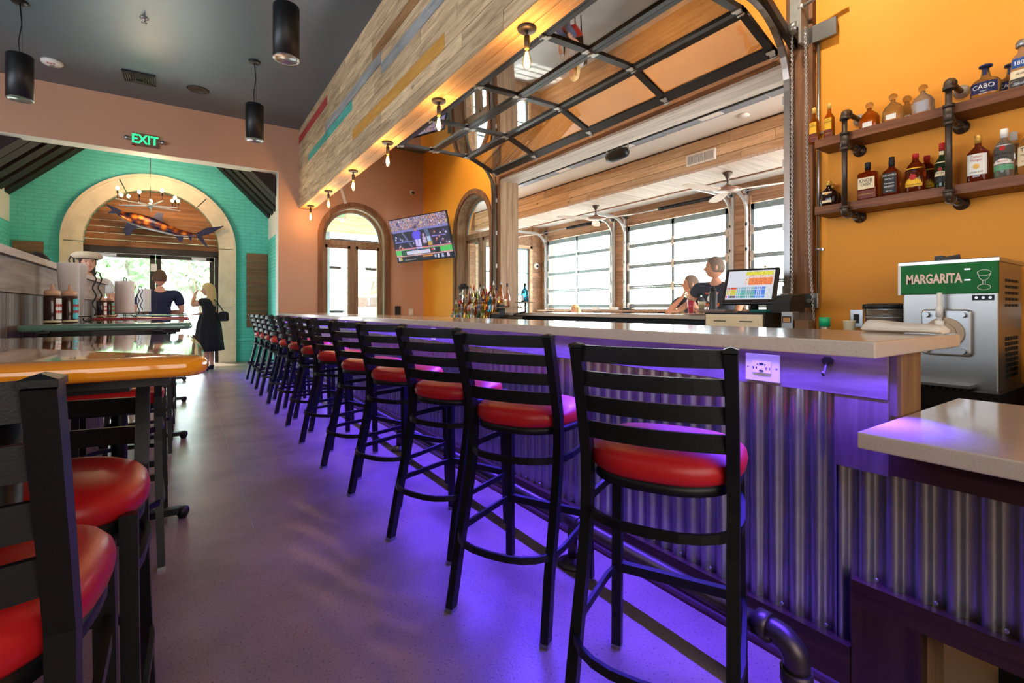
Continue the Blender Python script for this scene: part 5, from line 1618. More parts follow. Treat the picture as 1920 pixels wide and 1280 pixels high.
# speed rack of bottles by the arched door
rk = thing('bottle_rack', 'three tier liquor display by the arched door', 'rack', (3.95, 6.75, .91))
tiers = [(3.80, .965), (3.94, 1.115), (4.08, 1.255)]
for x, z in tiers: MB().box(x - .06, x + .075, 6.28, 7.50, z - .03, z).build('tier', M['oak_z'], rk)
for y in (6.32, 6.9, 7.46): MB().box(3.75, 4.14, y - .02, y + .02, .911, .935).box(4.01, 4.13, y - .02, y + .02, .935, 1.225).box(3.88, 4.01, y - .02, y + .02, .935, 1.085).build('support', M['blackmatte'], rk)
wb = thing('wood_bracket_shelf', 'two small wooden steps holding the rose and blue bottles', 'shelf', (4.05, 6.2, 1.1))
MB().box(3.92, 4.2, 5.92, 6.27, 1.17, 1.19).build('board', M['jamb'], wb)
MB().box(4.0, 4.2, 5.60, 5.85, 1.25, 1.265).build('board', M['jamb'], wb)
MB().tube([(4.1, 5.72, 1.25), (4.1, 5.72, 1.12), (4.1, 6.0, 1.08), (4.1, 6.05, .92)], .016, 8).build('pipe_leg', M['pipe'], wb)
pf = thing('pipe_end', 'short horizontal iron pipe end beside the liquor display', 'pipe', (4.0, 5.9, 1.02))
MB().cyl((4.0, 5.62, 1.03), (4.0, 6.2, 1.03), .024).cyl((4.0, 5.62, 1.03), (4.0, 5.66, 1.03), .03).cyl((4.0, 5.95, 1.03), (4.0, 5.99, 1.03), .03).cyl((4.0, 6.1, .91), (4.0, 6.1, 1.01), .02).build('pipe', M['pipe'], pf)
random.seed(5)
slim = [(0, .034, .034, 1), (.008, .037, .037, 1), (.16, .037, .037, 1), (.19, .024, .024, 1), (.205, .013, .013, 1), (.26, .012, .012, 1)]
tall = [(0, .036, .036, 1), (.008, .039, .039, 1), (.13, .039, .039, 1), (.20, .018, .018, 1), (.30, .012, .012, 1)]
sq = [(0, .036, .036, .5), (.008, .04, .04, .45), (.13, .04, .04, .45), (.15, .02, .02, .8), (.16, .013, .013, 1), (.22, .012, .012, 1)]
rnd = [(0, .04, .04, 1), (.03, .055, .05, 1), (.08, .055, .05, 1), (.12, .025, .025, 1), (.14, .013, .013, 1), (.18, .012, .012, 1)]
shp = {'slim': slim, 'tall': tall, 'square': sq, 'round': rnd}
glc = {'amber': 'amber', 'clear': 'clear', 'straw': 'pale gold', 'whiskey': 'dark amber', 'green': 'dark green', 'lime': 'lime yellow', 'red': 'red', 'rose': 'pink', 'blue': 'blue'}
capn = ['red', 'black', 'gold', 'white', 'silver']
pos = ['first', 'second', 'third', 'fourth', 'fifth', 'sixth', 'seventh', 'eighth', 'ninth', 'tenth', 'eleventh', 'twelfth']
tn = ['front row', 'middle row', 'top row']
choices = [['round', 'tall', 'slim', 'square', 'slim', 'round', 'slim', 'square', 'round', 'slim', 'square'], ['slim', 'square', 'slim', 'tall', 'square', 'slim', 'slim', 'square', 'tall', 'slim', 'slim'], ['tall', 'slim', 'square', 'tall', 'slim', 'square', 'slim', 'tall', 'square', 'tall']]
gcol = [['clear', 'lime', 'straw', 'clear', 'amber', 'lime', 'clear', 'amber', 'green', 'lime', 'amber'], ['red', 'amber', 'clear', 'whiskey', 'straw', 'amber', 'clear', 'red', 'amber', 'blue', 'amber'], ['clear', 'straw', 'lime', 'clear', 'whiskey', 'clear', 'amber', 'straw', 'rose', 'amber']]
labcols = ['white', 'cream', 'blue', 'brown', 'yellow', 'silver']
for ti, (x, z) in enumerate(tiers):
    n = len(choices[ti])
    for k in range(n):
        y = 7.42 - k * (1.10 / (n - 1)) if ti < 2 else 7.30 - k * (.95 / (n - 1))
        sh = choices[ti][k]; rr = shp[sh]; zt = rr[-1][0]
        cpn = capn[(k * 3 + ti) % 5]
        kd = dict(rings=rr, glass=gcol[ti][k], cap=[(.014, zt - .02), (.015, zt + .012), (.006, zt + .016), (.005, zt + .05), (0, zt + .052)] if k % 2 else [(.014, zt - .02), (.016, zt + .02), (0, zt + .022)], capm=cpn, labels=[(.035, .10, .024, labcols[(k + 2 * ti) % 6])])
        B(kd, '%s %s bottle, %s top, %s from left in %s of liquor display' % (sh, glc[gcol[ti][k]], cpn, pos[k], tn[ti]), (x, y, z), 'bottles in the liquor display')
B(dict(rings=[(0, .04, .04, 1), (.12, .045, .045, 1), (.18, .035, .035, 1), (.25, .014, .014, 1), (.33, .012, .012, 1)], glass='rose', cap=[(.015, .31), (.015, .36), (0, .362)], capm='black', labels=[(.02, .10, .03, 'cream')]), 'tall pale rose bottle with black top right of the liquor display', (4.05, 6.12, 1.19))
B(dict(rings=[(0, .045, .045, .5), (.15, .045, .045, .5), (.18, .03, .03, .8), (.2, .015, .015, 1), (.24, .014, .014, 1)], glass='blue', cap=[(.016, .23), (.017, .27), (0, .272)], capm='black', labels=[(.02, .10, .03, 'white')]), 'square bright blue bottle beside the wooden jamb', (4.1, 5.73, 1.265))
bl = thing('blender_jar', 'clear blender jar with a dark lid left of the liquor display', 'blender', (4.0, 7.42, 1.255))
MB().loft([[(x, y, z) for x, y in supers(a, a, .6)] for z, a in ((0, .045), (.02, .05), (.26, .075))]).build('jar', GL['clear'], bl, local=True)
MB().loft([[(x, y, z) for x, y in supers(a, a, .6)] for z, a in ((.26, .08), (.30, .082), (.31, .05), (.34, .045))]).build('lid', M['blackmatte'], bl, local=True)
MB().rtube([(.05, -.02, .05), (.10, -.05, .06), (.12, -.06, .2), (.07, -.04, .22)], .02, .02).build('handle', GL['clear'], bl, local=True)

# ================================================================ POS AND BACK BAR OBJECTS
cdw = thing('cash_drawer', 'cream fronted cash drawer with black top under the register', 'cash drawer', (3.95, 2.33, .911))
MB().box(3.77, 4.20, 2.03, 2.56, 1.0, 1.135).build('body', M['blackmatte'], cdw)
dr_ = MB().box(3.755, 3.77, 2.045, 2.545, 1.005, 1.12).build('drawer_front', LABM['cream'], cdw, bevel=.003)
for y in (2.18, 2.41): MB().box(3.752, 3.757, y - .055, y + .055, 1.06, 1.068).build('slot', M['ink'], dr_)
MB().box(3.80, 4.18, 2.05, 2.54, .911, 1.0).build('riser', M['blackmatte'], cdw)
pos_ = thing('pos_terminal', 'black touch screen register showing a colourful menu grid', 'register', (3.9, 2.22, 1.135))
PM = frame((-.02, .0, .225), Vector((.22, -.97, 0)), Vector((.42, .095, .90)))
MB().xbox(PM @ Matrix.Translation((0, 0, -.02)), .42, .335, .035).build('bezel', M['black'], pos_, local=True, bevel=.01)
cv = Canvas(72, 54, (206, 208, 220))
random.seed(3)
for k in range(700):
    x = random.randint(26, 70); y = random.randint(2, 26)
    if 34 - y * .2 < x + y * .2: cv.put(x, y, random.choice([(236, 190, 40), (190, 190, 60), (230, 120, 50), (220, 70, 50), (236, 200, 160), (240, 220, 200)]))
cv.rect(28, 2, 70, 9, (214, 206, 60), .15); cv.rect(34, 14, 70, 27, (226, 120, 70), .3)
for j, row in enumerate([[(190, 70, 50)] * 5 + [(120, 170, 180)] * 9 + [(60, 120, 220)] * 5, [(200, 180, 70)] * 5 + [(100, 160, 170)] * 9 + [(60, 120, 220)] * 5, [(200, 190, 90)] * 5 + [(90, 170, 160)] * 9 + [(70, 130, 220)] * 5, [(220, 70, 90), (60, 80, 200), (30, 60, 60), (90, 90, 90), (70, 40, 110)] + [(60, 150, 150)] * 9 + [(70, 140, 230)] * 5]):
    for i, c in enumerate(row): cv.rect(1 + i * 3.2, 31 + j * 5.4, 1 + i * 3.2 + 2.6, 35.6 + j * 5.4, c, .08)
cv.rect(63, 31, 71, 53, (200, 206, 214), .05)
cv.build('screen', PM @ Matrix.Translation((0, .006, .0)), .36, .27, M['screen'], pos_)
MB().cyl((.05, 0, .01), (.05, 0, .10), .035).box(-.06, .16, -.08, .08, 0, .012).box(.0, .1, -.1, .1, .08, .12).build('stand', M['black'], pos_, local=True)
MB().xbox(PM @ Matrix.Translation((.10, .172, .005)) @ Matrix.Rotation(R(45), 4, 'Z'), .018, .018, .006).build('sticker', M['gold'], pos_, local=True)
rp = thing('receipt_printer', 'black receipt printer to the right of the touch screen register', 'printer', (3.98, 1.98, 1.135))
MB().loft([[(-.12, -.09, 0), (.12, -.09, 0), (.12, .09, 0), (-.12, .09, 0)], [(-.12, -.09, .09), (.12, -.09, .10), (.12, .09, .10), (-.12, .09, .09)], [(-.06, -.085, .135), (.12, -.085, .15), (.12, .085, .15), (-.06, .085, .135)]], smooth=False).build('body', M['blackmatte'], rp, local=True)
MB().box(-.04, .04, -.04, .05, .146, .155).build('paper_door', pmat('taupe_lid', rgb(130, 108, 92), .5), rp, local=True)
mp_ = thing('menu_stack', 'fanned stack of printed menus beside the cash drawer', 'papers', (3.9, 2.44, 1.136))
for k in range(7):
    a = R(-10 + k * 4)
    MB().xbox(Matrix.Translation((-.03 + k * .004, .04 + k * .012, .003 + k * .0042)) @ Matrix.Rotation(a, 4, 'Z'), .22, .28, .003).build('sheet', pmat('menu_sheet%d' % k, rgb(*random.choice([(222, 190, 180), (236, 226, 214), (210, 160, 150), (70, 90, 80)])), .6), mp_, local=True)
m2 = thing('menu_fan', 'loose fan of papers lying on the ledge left of the cash drawer', 'papers', (4.30, 2.9, 1.106))
for k in range(5): MB().xbox(Matrix.Translation((-.02, k * .03, .0015 + k * .003)) @ Matrix.Rotation(R(20 - k * 8), 4, 'Z'), .14, .24, .002).build('sheet', pmat('fan_sheet%d' % k, rgb(*random.choice([(226, 200, 184), (238, 226, 212), (190, 130, 110)])), .5), m2, local=True)
gb = thing('green_box', 'dark green folded cloth on top of the cash drawer', 'cloth', (3.95, 2.12, 1.136))
MB().xbox(Matrix.Translation((-.08, -.02, .012)), .16, .13, .022).build('fold', pmat('dark_green_cloth', rgb(10, 92, 86), .8, bump=.3), gb, local=True, bevel=.006)
for nm, y, lab in (('straw', 1.905, 'steel napkin dispenser nearest the cash drawer'), ('b', 1.80, 'clear acrylic caddy of brown packets beside the napkin dispenser')):
    t = thing('napkin_dispenser' if nm == 'straw' else 'packet_caddy', lab, 'dispenser', (3.9, y, .91))
    if nm == 'straw':
        MB().box(-.05, .05, -.045, .045, 0, .235).build('body', M['steelpanel'], t, local=True, bevel=.006)
        MB().box(-.054, -.049, -.032, .032, .15, .20).build('opening', M['ink'], t, local=True)
        MB().box(-.056, -.052, -.025, .025, .155, .19).build('napkins', CAPM['cork'], t, local=True)
    else:
        MB().box(-.05, .05, -.055, .055, 0, .24).build('box', M['pane'], t, local=True)
        MB().box(-.045, .045, -.05, .05, .002, .17).build('packets', pmat('kraft', rgb(140, 98, 64), .8), t, local=True)
gc = thing('green_canister', 'small canister with a bright green lid on the back counter', 'canister', (3.9, 1.66, .91))
MB().cyl((0, 0, 0), (0, 0, .13), .034).build('body', M['steelpanel'], gc, local=True)
MB().cyl((0, 0, .13), (0, 0, .195), .036).build('lid', pmat('bright_green', rgb(20, 170, 110), .4), gc, local=True)
sc_ = thing('sugar_cup', 'cream paper cup on the back counter under the steel outlet', 'cup', (3.9, 1.50, .91))
MB().lathe([(.028, 0), (.037, .17), (.039, .175), (.034, .174), (.026, .02)], 20).build('cup', LABM['cream'], sc_, local=True)
for y, lab in ((1.635, 'steel outlet plate on the orange wall above the paper cup'), (1.475, 'steel outlet plate with blue switch nearer the ice bucket')):
    t = thing('steel_outlet', lab, 'outlet', (4.385, y, 1.09))
    MB().box(4.378, 4.39, y - .045, y + .045, 1.02, 1.16).build('cover_plate', M['steel'], t, bevel=.003)
    MB().box(4.373, 4.379, y - .018, y + .018, 1.055, 1.125).build('receptacle', M['ink'] if y > 1.5 else pmat('blue_switch', rgb(90, 110, 190), .4), t)
cl_ = thing('chain_pile', 'small pile of loose chain on the back counter before the outlets', 'chain', (3.92, 1.40, .91))
random.seed(9); m = MB()
for k in range(40):
    c = Vector((random.uniform(-.03, .03), random.uniform(-.11, .11), .075 + random.uniform(0, .03)))
    a = random.uniform(0, PI); d = Vector((math.cos(a), math.sin(a), 0)); w = Vector((-math.sin(a), math.cos(a), .4))
    m.tube([c + d * .013 * math.cos(t_) + w * .009 * math.sin(t_) for t_ in [2 * PI * j / 8 for j in range(8)]], .003, 4, closed=True)
m.box(-.05, .05, -.12, .12, 0, .075)
m.build('links', M['zinc'], cl_, local=True)
ib = thing('ice_bucket', 'polished steel ice bucket with dark lid left of the frozen drink machine', 'bucket', (3.95, 1.29, .911))
MB().loft([[(x, y, z) for x, y in supers(a, a * 1.1, .8)] for z, a in ((0, .10), (.25, .115), (.255, .12))]).build('bucket', M['steel'], ib, local=True)
MB().loft([[(x, y, z) for x, y in supers(a, a * 1.1, .8)] for z, a in ((.255, .125), (.285, .125), (.292, .10))]).build('lid', M['black'], ib, local=True)
MB().tube([(x, y, .20) for x, y in supers(.119, .13, .8)], .004, 6, closed=True).build('band', M['steel'], ib, local=True)

# frozen drink machine
fm = thing('frozen_drink_machine', 'stainless frozen drink machine with a green MARGARITA sign', 'machine', (3.85, .905, .60))
MB().box(3.65, 4.19, .695, 1.115, .62, 1.435).build('body', M['steelpanel'], fm, bevel=.006)
MB().box(3.63, 4.2, .685, 1.135, 1.425, 1.45).build('lid', M['steel'], fm, bevel=.004)
sg = MB().box(3.622, 3.65, .69, 1.13, 1.255, 1.425).build('sign_panel', pmat('green_sign', rgb(30, 112, 52), .55, var=.12, vscale=9, spec=.2), fm, bevel=.004)
MB().box(3.621, 3.651, 1.117, 1.131, 1.25, 1.43).build('sign_end', M['plastic_w'], sg)
text('lettering', 'MARGARITA', .076, pmat('cream_letters', rgb(238, 206, 186), .5), sg, M4=frame((-.230, .058, .74), (0, -1, 0), (0, 0, 1)), bold=.0025, sx=.60)
m = MB()
for z in (1.305, 1.325, 1.37): pass
glass_pts = [(.745 + .028 * math.cos(t_), 1.365 + .016 * math.sin(t_)) for t_ in [2 * PI * i / 20 for i in range(20)]]
m.tube([(3.620, a, b) for a, b in glass_pts], .0014, 4, closed=True)
m.tube([(3.620, .745 + .024 * math.cos(t_), 1.362 + .038 * math.sin(t_)) for t_ in [PI + PI * i / 12 for i in range(13)]], .0014, 4)
m.tube([(3.620, .740, 1.325), (3.620, .740, 1.30)], .0014, 4).tube([(3.620, .75, 1.325), (3.620, .75, 1.30)], .0014, 4)
m.tube([(3.620, .745 + .026 * math.cos(t_), 1.287 + .016 * math.sin(t_)) for t_ in [2 * PI * i / 16 for i in range(16)]], .0014, 4, closed=True)
m.build('glass_drawing', M['inkwhite'], sg)
MB().box(3.616, 3.622, .80, .825, 1.385, 1.393).box(3.616, 3.622, .80, .825, 1.325, 1.333).build('slots', M['steel'], sg)
cyl_pl = [(.905 - .095, .90), (.905 + .10, .90), (.905 + .115, .915), (.905 + .115, 1.15), (.905 + .10, 1.165), (.905 - .095, 1.165), (.905 - .11, 1.15), (.905 - .11, .915)]
MB().plate(cyl_pl, [], 'YZ', 3.615, 3.655).build('freezer_door', M['steel'], fm, bevel=.01)
MB().cyl((3.60, .91, 1.03), (3.618, .91, 1.03), .088, n=32).cyl((3.59, .91, 1.03), (3.60, .91, 1.03), .055, n=28).build('barrel_cover', pmat('beige_cover', rgb(176, 150, 120), .4, .2), fm)
for y, z in ((.83, .93), (.99, .93), (.83, 1.135), (.99, 1.135)): MB().cyl((3.585, y, z), (3.617, y, z), .016, n=10).build('clamp_knob', M['steel'], fm)
MB().cyl((3.585, .925, 1.03), (3.585, .925, 1.26), .012).cyl((3.585, .925, .98), (3.585, .925, 1.10), .022).cyl((3.585, .925, 1.12), (3.585, .925, 1.18), .017).build('tap', M['plastic_w'], fm)
MB().bar((3.58, .93, 1.045), (3.55, 1.00, 1.04), .016, .018).build('tap_handle', M['ink'], fm)
MB().box(3.645, 3.651, .71, .80, 1.215, 1.245).build('control_label', M['ink'], fm)
for k in range(3): MB().cyl((3.642, .725 + k * .028, 1.23), (3.646, .725 + k * .028, 1.23), .007, n=10).build('button', M['steel'], fm)
MB().box(3.50, 3.65, .78, 1.15, .735, .75).build('drip_tray', M['steelpanel'], fm)
m = MB()
for k in range(12): m.box(3.505, 3.515, .79 + k * .03, .805 + k * .03, .72, .735)
m.box(3.52, 4.18, .66, 1.13, .60, .72).build('base', M['black'], fm)
m = MB()
for a in range(4):
    for b in range(5): m.box(3.80 + a * .075, 3.845 + a * .075, .690, .696, 1.18 + b * .035, 1.195 + b * .035)
for a in range(5):
    for b in range(8): m.box(3.80 + a * .06, 3.83 + a * .06, .690, .696, .78 + b * .03, .80 + b * .03)
m.build('vent_slots', M['ink'], fm, kind='stuff')
MB().box(3.94, 4.0, 1.0, 1.04, 1.45, 1.50).bar((3.86, 1.0, 1.455), (3.92, .92, 1.475), .05, .05).build('hopper_knob', M['black'], fm)
ms = thing('machine_stand', 'dark undercounter cabinet below the frozen drink machine', 'cabinet', (3.85, .9, 0))
MB().box(3.5, 4.2, .60, 1.14, .0, .598).build('cabinet', M['blackmatte'], ms)
MB().box(3.485, 3.5, .62, 1.12, .05, .57).build('cabinet_door', M['black'], ms)
cbl = thing('power_cable', 'black power cable drooping from the white outlet beside the machine', 'cable', (4.3, .62, 1.1))
MB().tube([(4.37, .60, 1.10), (4.30, .61, 1.06), (4.22, .62, .93), (4.16, .63, .80), (4.25, .6, .68), (4.3, .55, .62)], .012, 8).build('cable', M['ink'], cbl)
MB().box(4.34, 4.385, .585, .625, 1.07, 1.12).build('plug', M['ink'], cbl)
ow = thing('wall_outlet', 'white outlet plate on the orange wall at the right edge', 'outlet', (4.385, .61, 1.12))
MB().box(4.38, 4.39, .55, .67, 1.05, 1.20).build('cover_plate', M['plastic_w'], ow, bevel=.003)

# towel on the bar top
tw = thing('bar_towel', 'rolled cream terry towel lying at the end of the bar top', 'towel', (2.06, .635, 1.0865))
rings = []
P_ = [(-.125, .020), (-.12, .032), (-.10, .038), (-.06, .040), (-.03, .037), (.0, .042), (.04, .046), (.07, .052), (.092, .054), (.104, .044), (.108, .030)]
for i, (s_, h) in enumerate(P_):
    rings.append([(0.038 * math.cos(t_) * (1.0 - .1 * (i % 3 == 0)), s_, max(.0, h * .42 + h * .42 * math.sin(t_) + .002 * math.sin(t_ * 5 + s_ * 40))) for t_ in [2 * PI * k / 22 for k in range(22)]])
o = MB().loft(rings).build('roll', M['towel'], tw, local=True)
o.rotation_euler = (0, 0, R(-8))
sub = o.modifiers.new('s', 'SUBSURF'); sub.levels = 1; sub.render_levels = 1
o2 = MB().loft([[(.045 * math.cos(t_), s_, .010 + .009 * math.sin(t_)) for t_ in [2 * PI * k / 16 for k in range(16)]] for s_ in (-.12, -.08, 0, .05, .09, .105)]).build('folded_edge', M['towel'], tw, local=True)
o2.rotation_euler = (0, 0, R(-8))

# ================================================================ TABLE SETTINGS
def towel_stand(x, y, label, lean=0.0, sc=1.0, r=.068):
    t = thing('paper_towel_holder', label, 'paper towel', (x, y, 1.099))
    h = .28
    m = MB()
    m.tube([(-.085, 0, .028), (.085, 0, .028)], .0035, 6).tube([(0, -.07, .028), (0, .07, .028)], .0035, 6)
    for s in (-1, 1):
        m.tube([(s * .085 + s * .018 * (math.cos(a) - 1) , 0, .014 + .014 * math.sin(a)) for a in [PI / 2 - 2 * PI * .8 * i / 14 for i in range(15)]], .0035, 6)
        m.tube([(0, s * .07, .028), (0, s * .085, .0035)], .0035, 6)
    m.tube([(0, 0, .028), (0, 0, .30), (-.008, 0, .325), (0, 0, .345), (.012, 0, .335), (.014, 0, .30)], .004, 6)
    wv = [(.095 + .008 * math.sin(k * 1.3), 0, .03 + k * .018) for k in range(13)]
    m.tube(wv + [(.105, 0, .27), (.118, 0, .26)] + [(.118 + .008 * math.sin(k * 1.3), 0, .25 - k * .018) for k in range(12)], .0035, 6)
    m.build('wire_stand', M['black'], t, local=True)
    rg = []
    for z, k in ((.032, 1), (.034, 1.02), (.17, 1.0 + lean * .2), (h + .028, 1.0 + lean), (h + .030, .98)):
        rg.append([(r * k * math.cos(a) + lean * .04 * (z / h) * (1 if math.cos(a) > 0 else 0), r * (1 if k <= 1.05 else 1) * math.sin(a), z) for a in [2 * PI * i / 28 for i in range(28)]])
    MB().loft(rg).build('paper_roll', M['paper'], t, local=True)
    MB().lathe([(.02, h + .031), (.021, h + .033), (0, h + .033)], 16).build('core', CAPM['cork'], t, local=True)
    if lean:
        MB().plate([(r * .9, .03), (r * 1.1, .03), (r * 1.6, h + .01), (r * .9, h + .03)], [], 'XZ', -.045, -.043).build('loose_sheet', M['paper'], t, local=True)
    return t


towel_stand(-.50, 3.42, 'paper towel roll with a loose flaring sheet on the green table', .18, r=.047)
towel_stand(-.44, 5.42, 'paper towel roll standing on the red table', 0)
towel_stand(-.42, 7.5, 'smallest paper towel roll, on the pale table next to the man in navy', 0)


def sauce(x, y, label, body, lab, cap='yellow'):
    t = thing('sauce_bottle', label, 'sauce bottle', (x, y, 1.099))
    MB().lathe([(.030, 0), (.032, .006), (.032, .125), (.027, .135)], 22).build('bottle_body', body, t, local=True)
    MB().lathe([(.0325, .004), (.0325, .014)], 22).build('base_band', LABM['cream'], t, local=True)
    MB().lathe([(.030, .132), (.030, .152), (.022, .158), (.008, .162), (.004, .188), (0, .189)], 20).build('squeeze_cap', pmat('peach_cap', rgb(222, 176, 144), .4), t, local=True)
    vs = []; fs = []
    for i in range(9):
        a = R(-60 + i * 12)
        for z in (.02, .118): vs.append((.0332 * math.cos(a), .0332 * math.sin(a), z))
    for i in range(8): fs.append((2 * i, 2 * i + 2, 2 * i + 3, 2 * i + 1))
    lb = MB().add(vs, fs, True).build('label', lab, t, local=True)
    dm = MB()
    for k in range(7):
        for q in range(2):
            a = R(-30) + (k - 3) * .0055 / .034; zz = .085 - q * .03
            c = Vector((.0336 * math.cos(a), .0336 * math.sin(a), zz))
            dm.xbox(Matrix.Translation(c) @ Matrix.Rotation(a, 4, 'Z'), .001, .0035, .016 - .006 * (k % 2))
    dm.build('print', M['inkred'], lb, local=True, kind='stuff')
    return t


brown = pmat('brown_sauce', rgb(52, 22, 16), .2, coat=.5)
turq = pmat('turquoise_label', rgb(40, 178, 190), .4)
sauce(-.525, 3.14, 'brown squeeze sauce bottle with white label on the green table', brown, LABM['white'])
sauce(-.475, 3.22, 'squeeze bottle with turquoise label behind the brown sauce on green table', brown, turq)
sauce(-.56, 5.10, 'brown squeeze sauce bottle on the red table', brown, LABM['white'])
sauce(-.52, 5.20, 'squeeze bottle with greenish label on the red table', brown, LABM['green'])
sh_ = thing('salt_shaker', 'small glass shaker beside the towel roll on the pale table', 'shaker', (-.52, 7.25, 1.099))
MB().lathe([(.02, 0), (.026, .02), (.024, .11), (.018, .12)], 16).build('glass', GL['clear'], sh_, local=True)
MB().lathe([(.021, .118), (.022, .14), (.012, .155), (0, .157)], 16).build('cap', M['steel'], sh_, local=True)


# ================================================================ OUTDOORS
MB().box(-60, 60, 12.52, 90, -.12, -.02).build('ground', M['ground'], kind='structure')
MB().box(8.75, 90, -40, 12.5, -.14, -.03).build('ground', M['ground'], kind='structure')


def tree(x, y, h, r, label, mat, n=900, trunk=5, seed=1, leaf=.16):
    rnd_ = random.Random(seed)
    t = thing('tree', label, 'tree', (x, y, -.02), 0, 'trees outside')
    m = MB()
    for k in range(trunk):
        a = 2 * PI * k / trunk + rnd_.random()
        m.tube([(0.12 * math.cos(a), .12 * math.sin(a), 0), (.2 * math.cos(a), .2 * math.sin(a), h * .3), (.55 * r * math.cos(a), .55 * r * math.sin(a), h * .7)], .035, 6)
    m.build('trunk', M['bark'], t, local=True)
    f = MB()
    blobs = [(rnd_.uniform(-.6, .6) * r, rnd_.uniform(-.6, .6) * r, h * rnd_.uniform(.45, .95), rnd_.uniform(.3, .55) * r) for _ in range(11)]
    for _ in range(n):
        bx, by, bz, br = rnd_.choice(blobs)
        u = Vector((rnd_.gauss(0, 1), rnd_.gauss(0, 1), rnd_.gauss(0, .8)))
        u = u.normalized() * br * rnd_.uniform(.6, 1.05)
        c = Vector((bx, by, bz)) + u
        a = Vector((rnd_.gauss(0, 1), rnd_.gauss(0, 1), rnd_.gauss(0, 1))).normalized(); b = a.orthogonal().normalized()
        s = leaf * rnd_.uniform(.6, 1.3)
        f.add([c - a * s, c + b * s * .55, c + a * s, c - b * s * .55], [(0, 1, 2, 3)])
    me = bpy.data.meshes.new('foliage'); me.from_pydata([tuple(v) for v in f.v], [], f.f); me.materials.append(mat)
    o = bpy.data.objects.new('foliage', me); COL.objects.link(o); o.parent = t
    return t


tree(-2.9, 16.2, 4.2, 1.5, 'leafy pale green tree outside the left entry door', M['leaf'], 1500, seed=2)
tree(-1.1, 17.4, 4.0, 1.5, 'leafy tree outside behind the middle of the entry doors', M['leaf_dark'], 1400, seed=3)
tree(.55, 16.4, 3.9, 1.4, 'leafy tree outside the right entry door', M['leaf'], 1400, seed=4)
tree(2.9, 15.6, 3.0, 1.2, 'small multi stemmed tree outside the left casement of the arched window', M['leaf'], 1100, seed=5, leaf=.12)
tree(5.6, 18.5, 3.2, 1.4, 'pale tree outside the right casement of the arched window', M['leaf'], 900, seed=6)
tree(22, 16.5, 3.0, 1.8, 'far bush outside the farthest patio garage door', M['leaf'], 700, seed=7)
tree(24, 6.5, 3.2, 1.6, 'far tree outside the patio wall near the timber trim', M['leaf'], 700, seed=8)
tree(12.5, 17.5, 3.6, 1.4, 'tree outside the tall window at the patio end', M['leaf_dark'], 800, seed=9)
pl_ = thing('planter', 'wood framed planter with corrugated front outside the arched window', 'planter', (4.0, 12.4, 0))
MB().box(3.35, 5.0, 12.2, 12.7, 0, 1.45).build('box', M['galv'], pl_)
for x in (3.33, 5.0): MB().box(x - .05, x + .05, 12.14, 12.22, 0, 1.6).build('post', M['pine_x'], pl_)
MB().box(3.28, 5.05, 12.12, 12.22, 1.52, 1.62).build('top_rail', M['pine_x'], pl_)
MB().box(3.55, 4.8, 12.15, 12.2, .95, 1.2).build('crate', pmat('pale_crate', rgb(196, 214, 214), .5), pl_)


# ================================================================ PEOPLE
def skin_mesh(chains, sub=2):
    """chains: list of [ (x,y,z,r) ... ]; the first vertex of each later chain may reuse an existing joint"""
    vs = []; rs = []; es = []
    idx = {}
    for ch in chains:
        prev = None
        for p in ch:
            key = tuple(round(q, 4) for q in p[:3])
            if key not in idx:
                idx[key] = len(vs); vs.append(p[:3]); rs.append(p[3] if isinstance(p[3], tuple) else (p[3], p[3]))
            if prev is not None and prev != idx[key]: es.append((prev, idx[key]))
            prev = idx[key]
    me = bpy.data.meshes.new('sk'); me.from_pydata(vs, es, [])
    o = bpy.data.objects.new('sk', me); COL.objects.link(o)
    md = o.modifiers.new('s', 'SKIN'); md.use_smooth_shade = True; md.branch_smoothing = .6
    for i, sv in enumerate(me.skin_vertices[0].data):
        sv.radius = rs[i]; sv.use_root = (i == 0)
    sb = o.modifiers.new('u', 'SUBSURF'); sb.levels = sub; sb.render_levels = sub
    dg = bpy.context.evaluated_depsgraph_get(); dg.update()
    out = bpy.data.meshes.new_from_object(o.evaluated_get(dg))
    bpy.data.objects.remove(o); bpy.data.meshes.remove(me)
    return out


def add_mesh(mb, me, M4=None):
    vs = [(M4 @ v.co) if M4 else v.co.copy() for v in me.vertices]
    mb.add(vs, [tuple(p.vertices) for p in me.polygons], True)


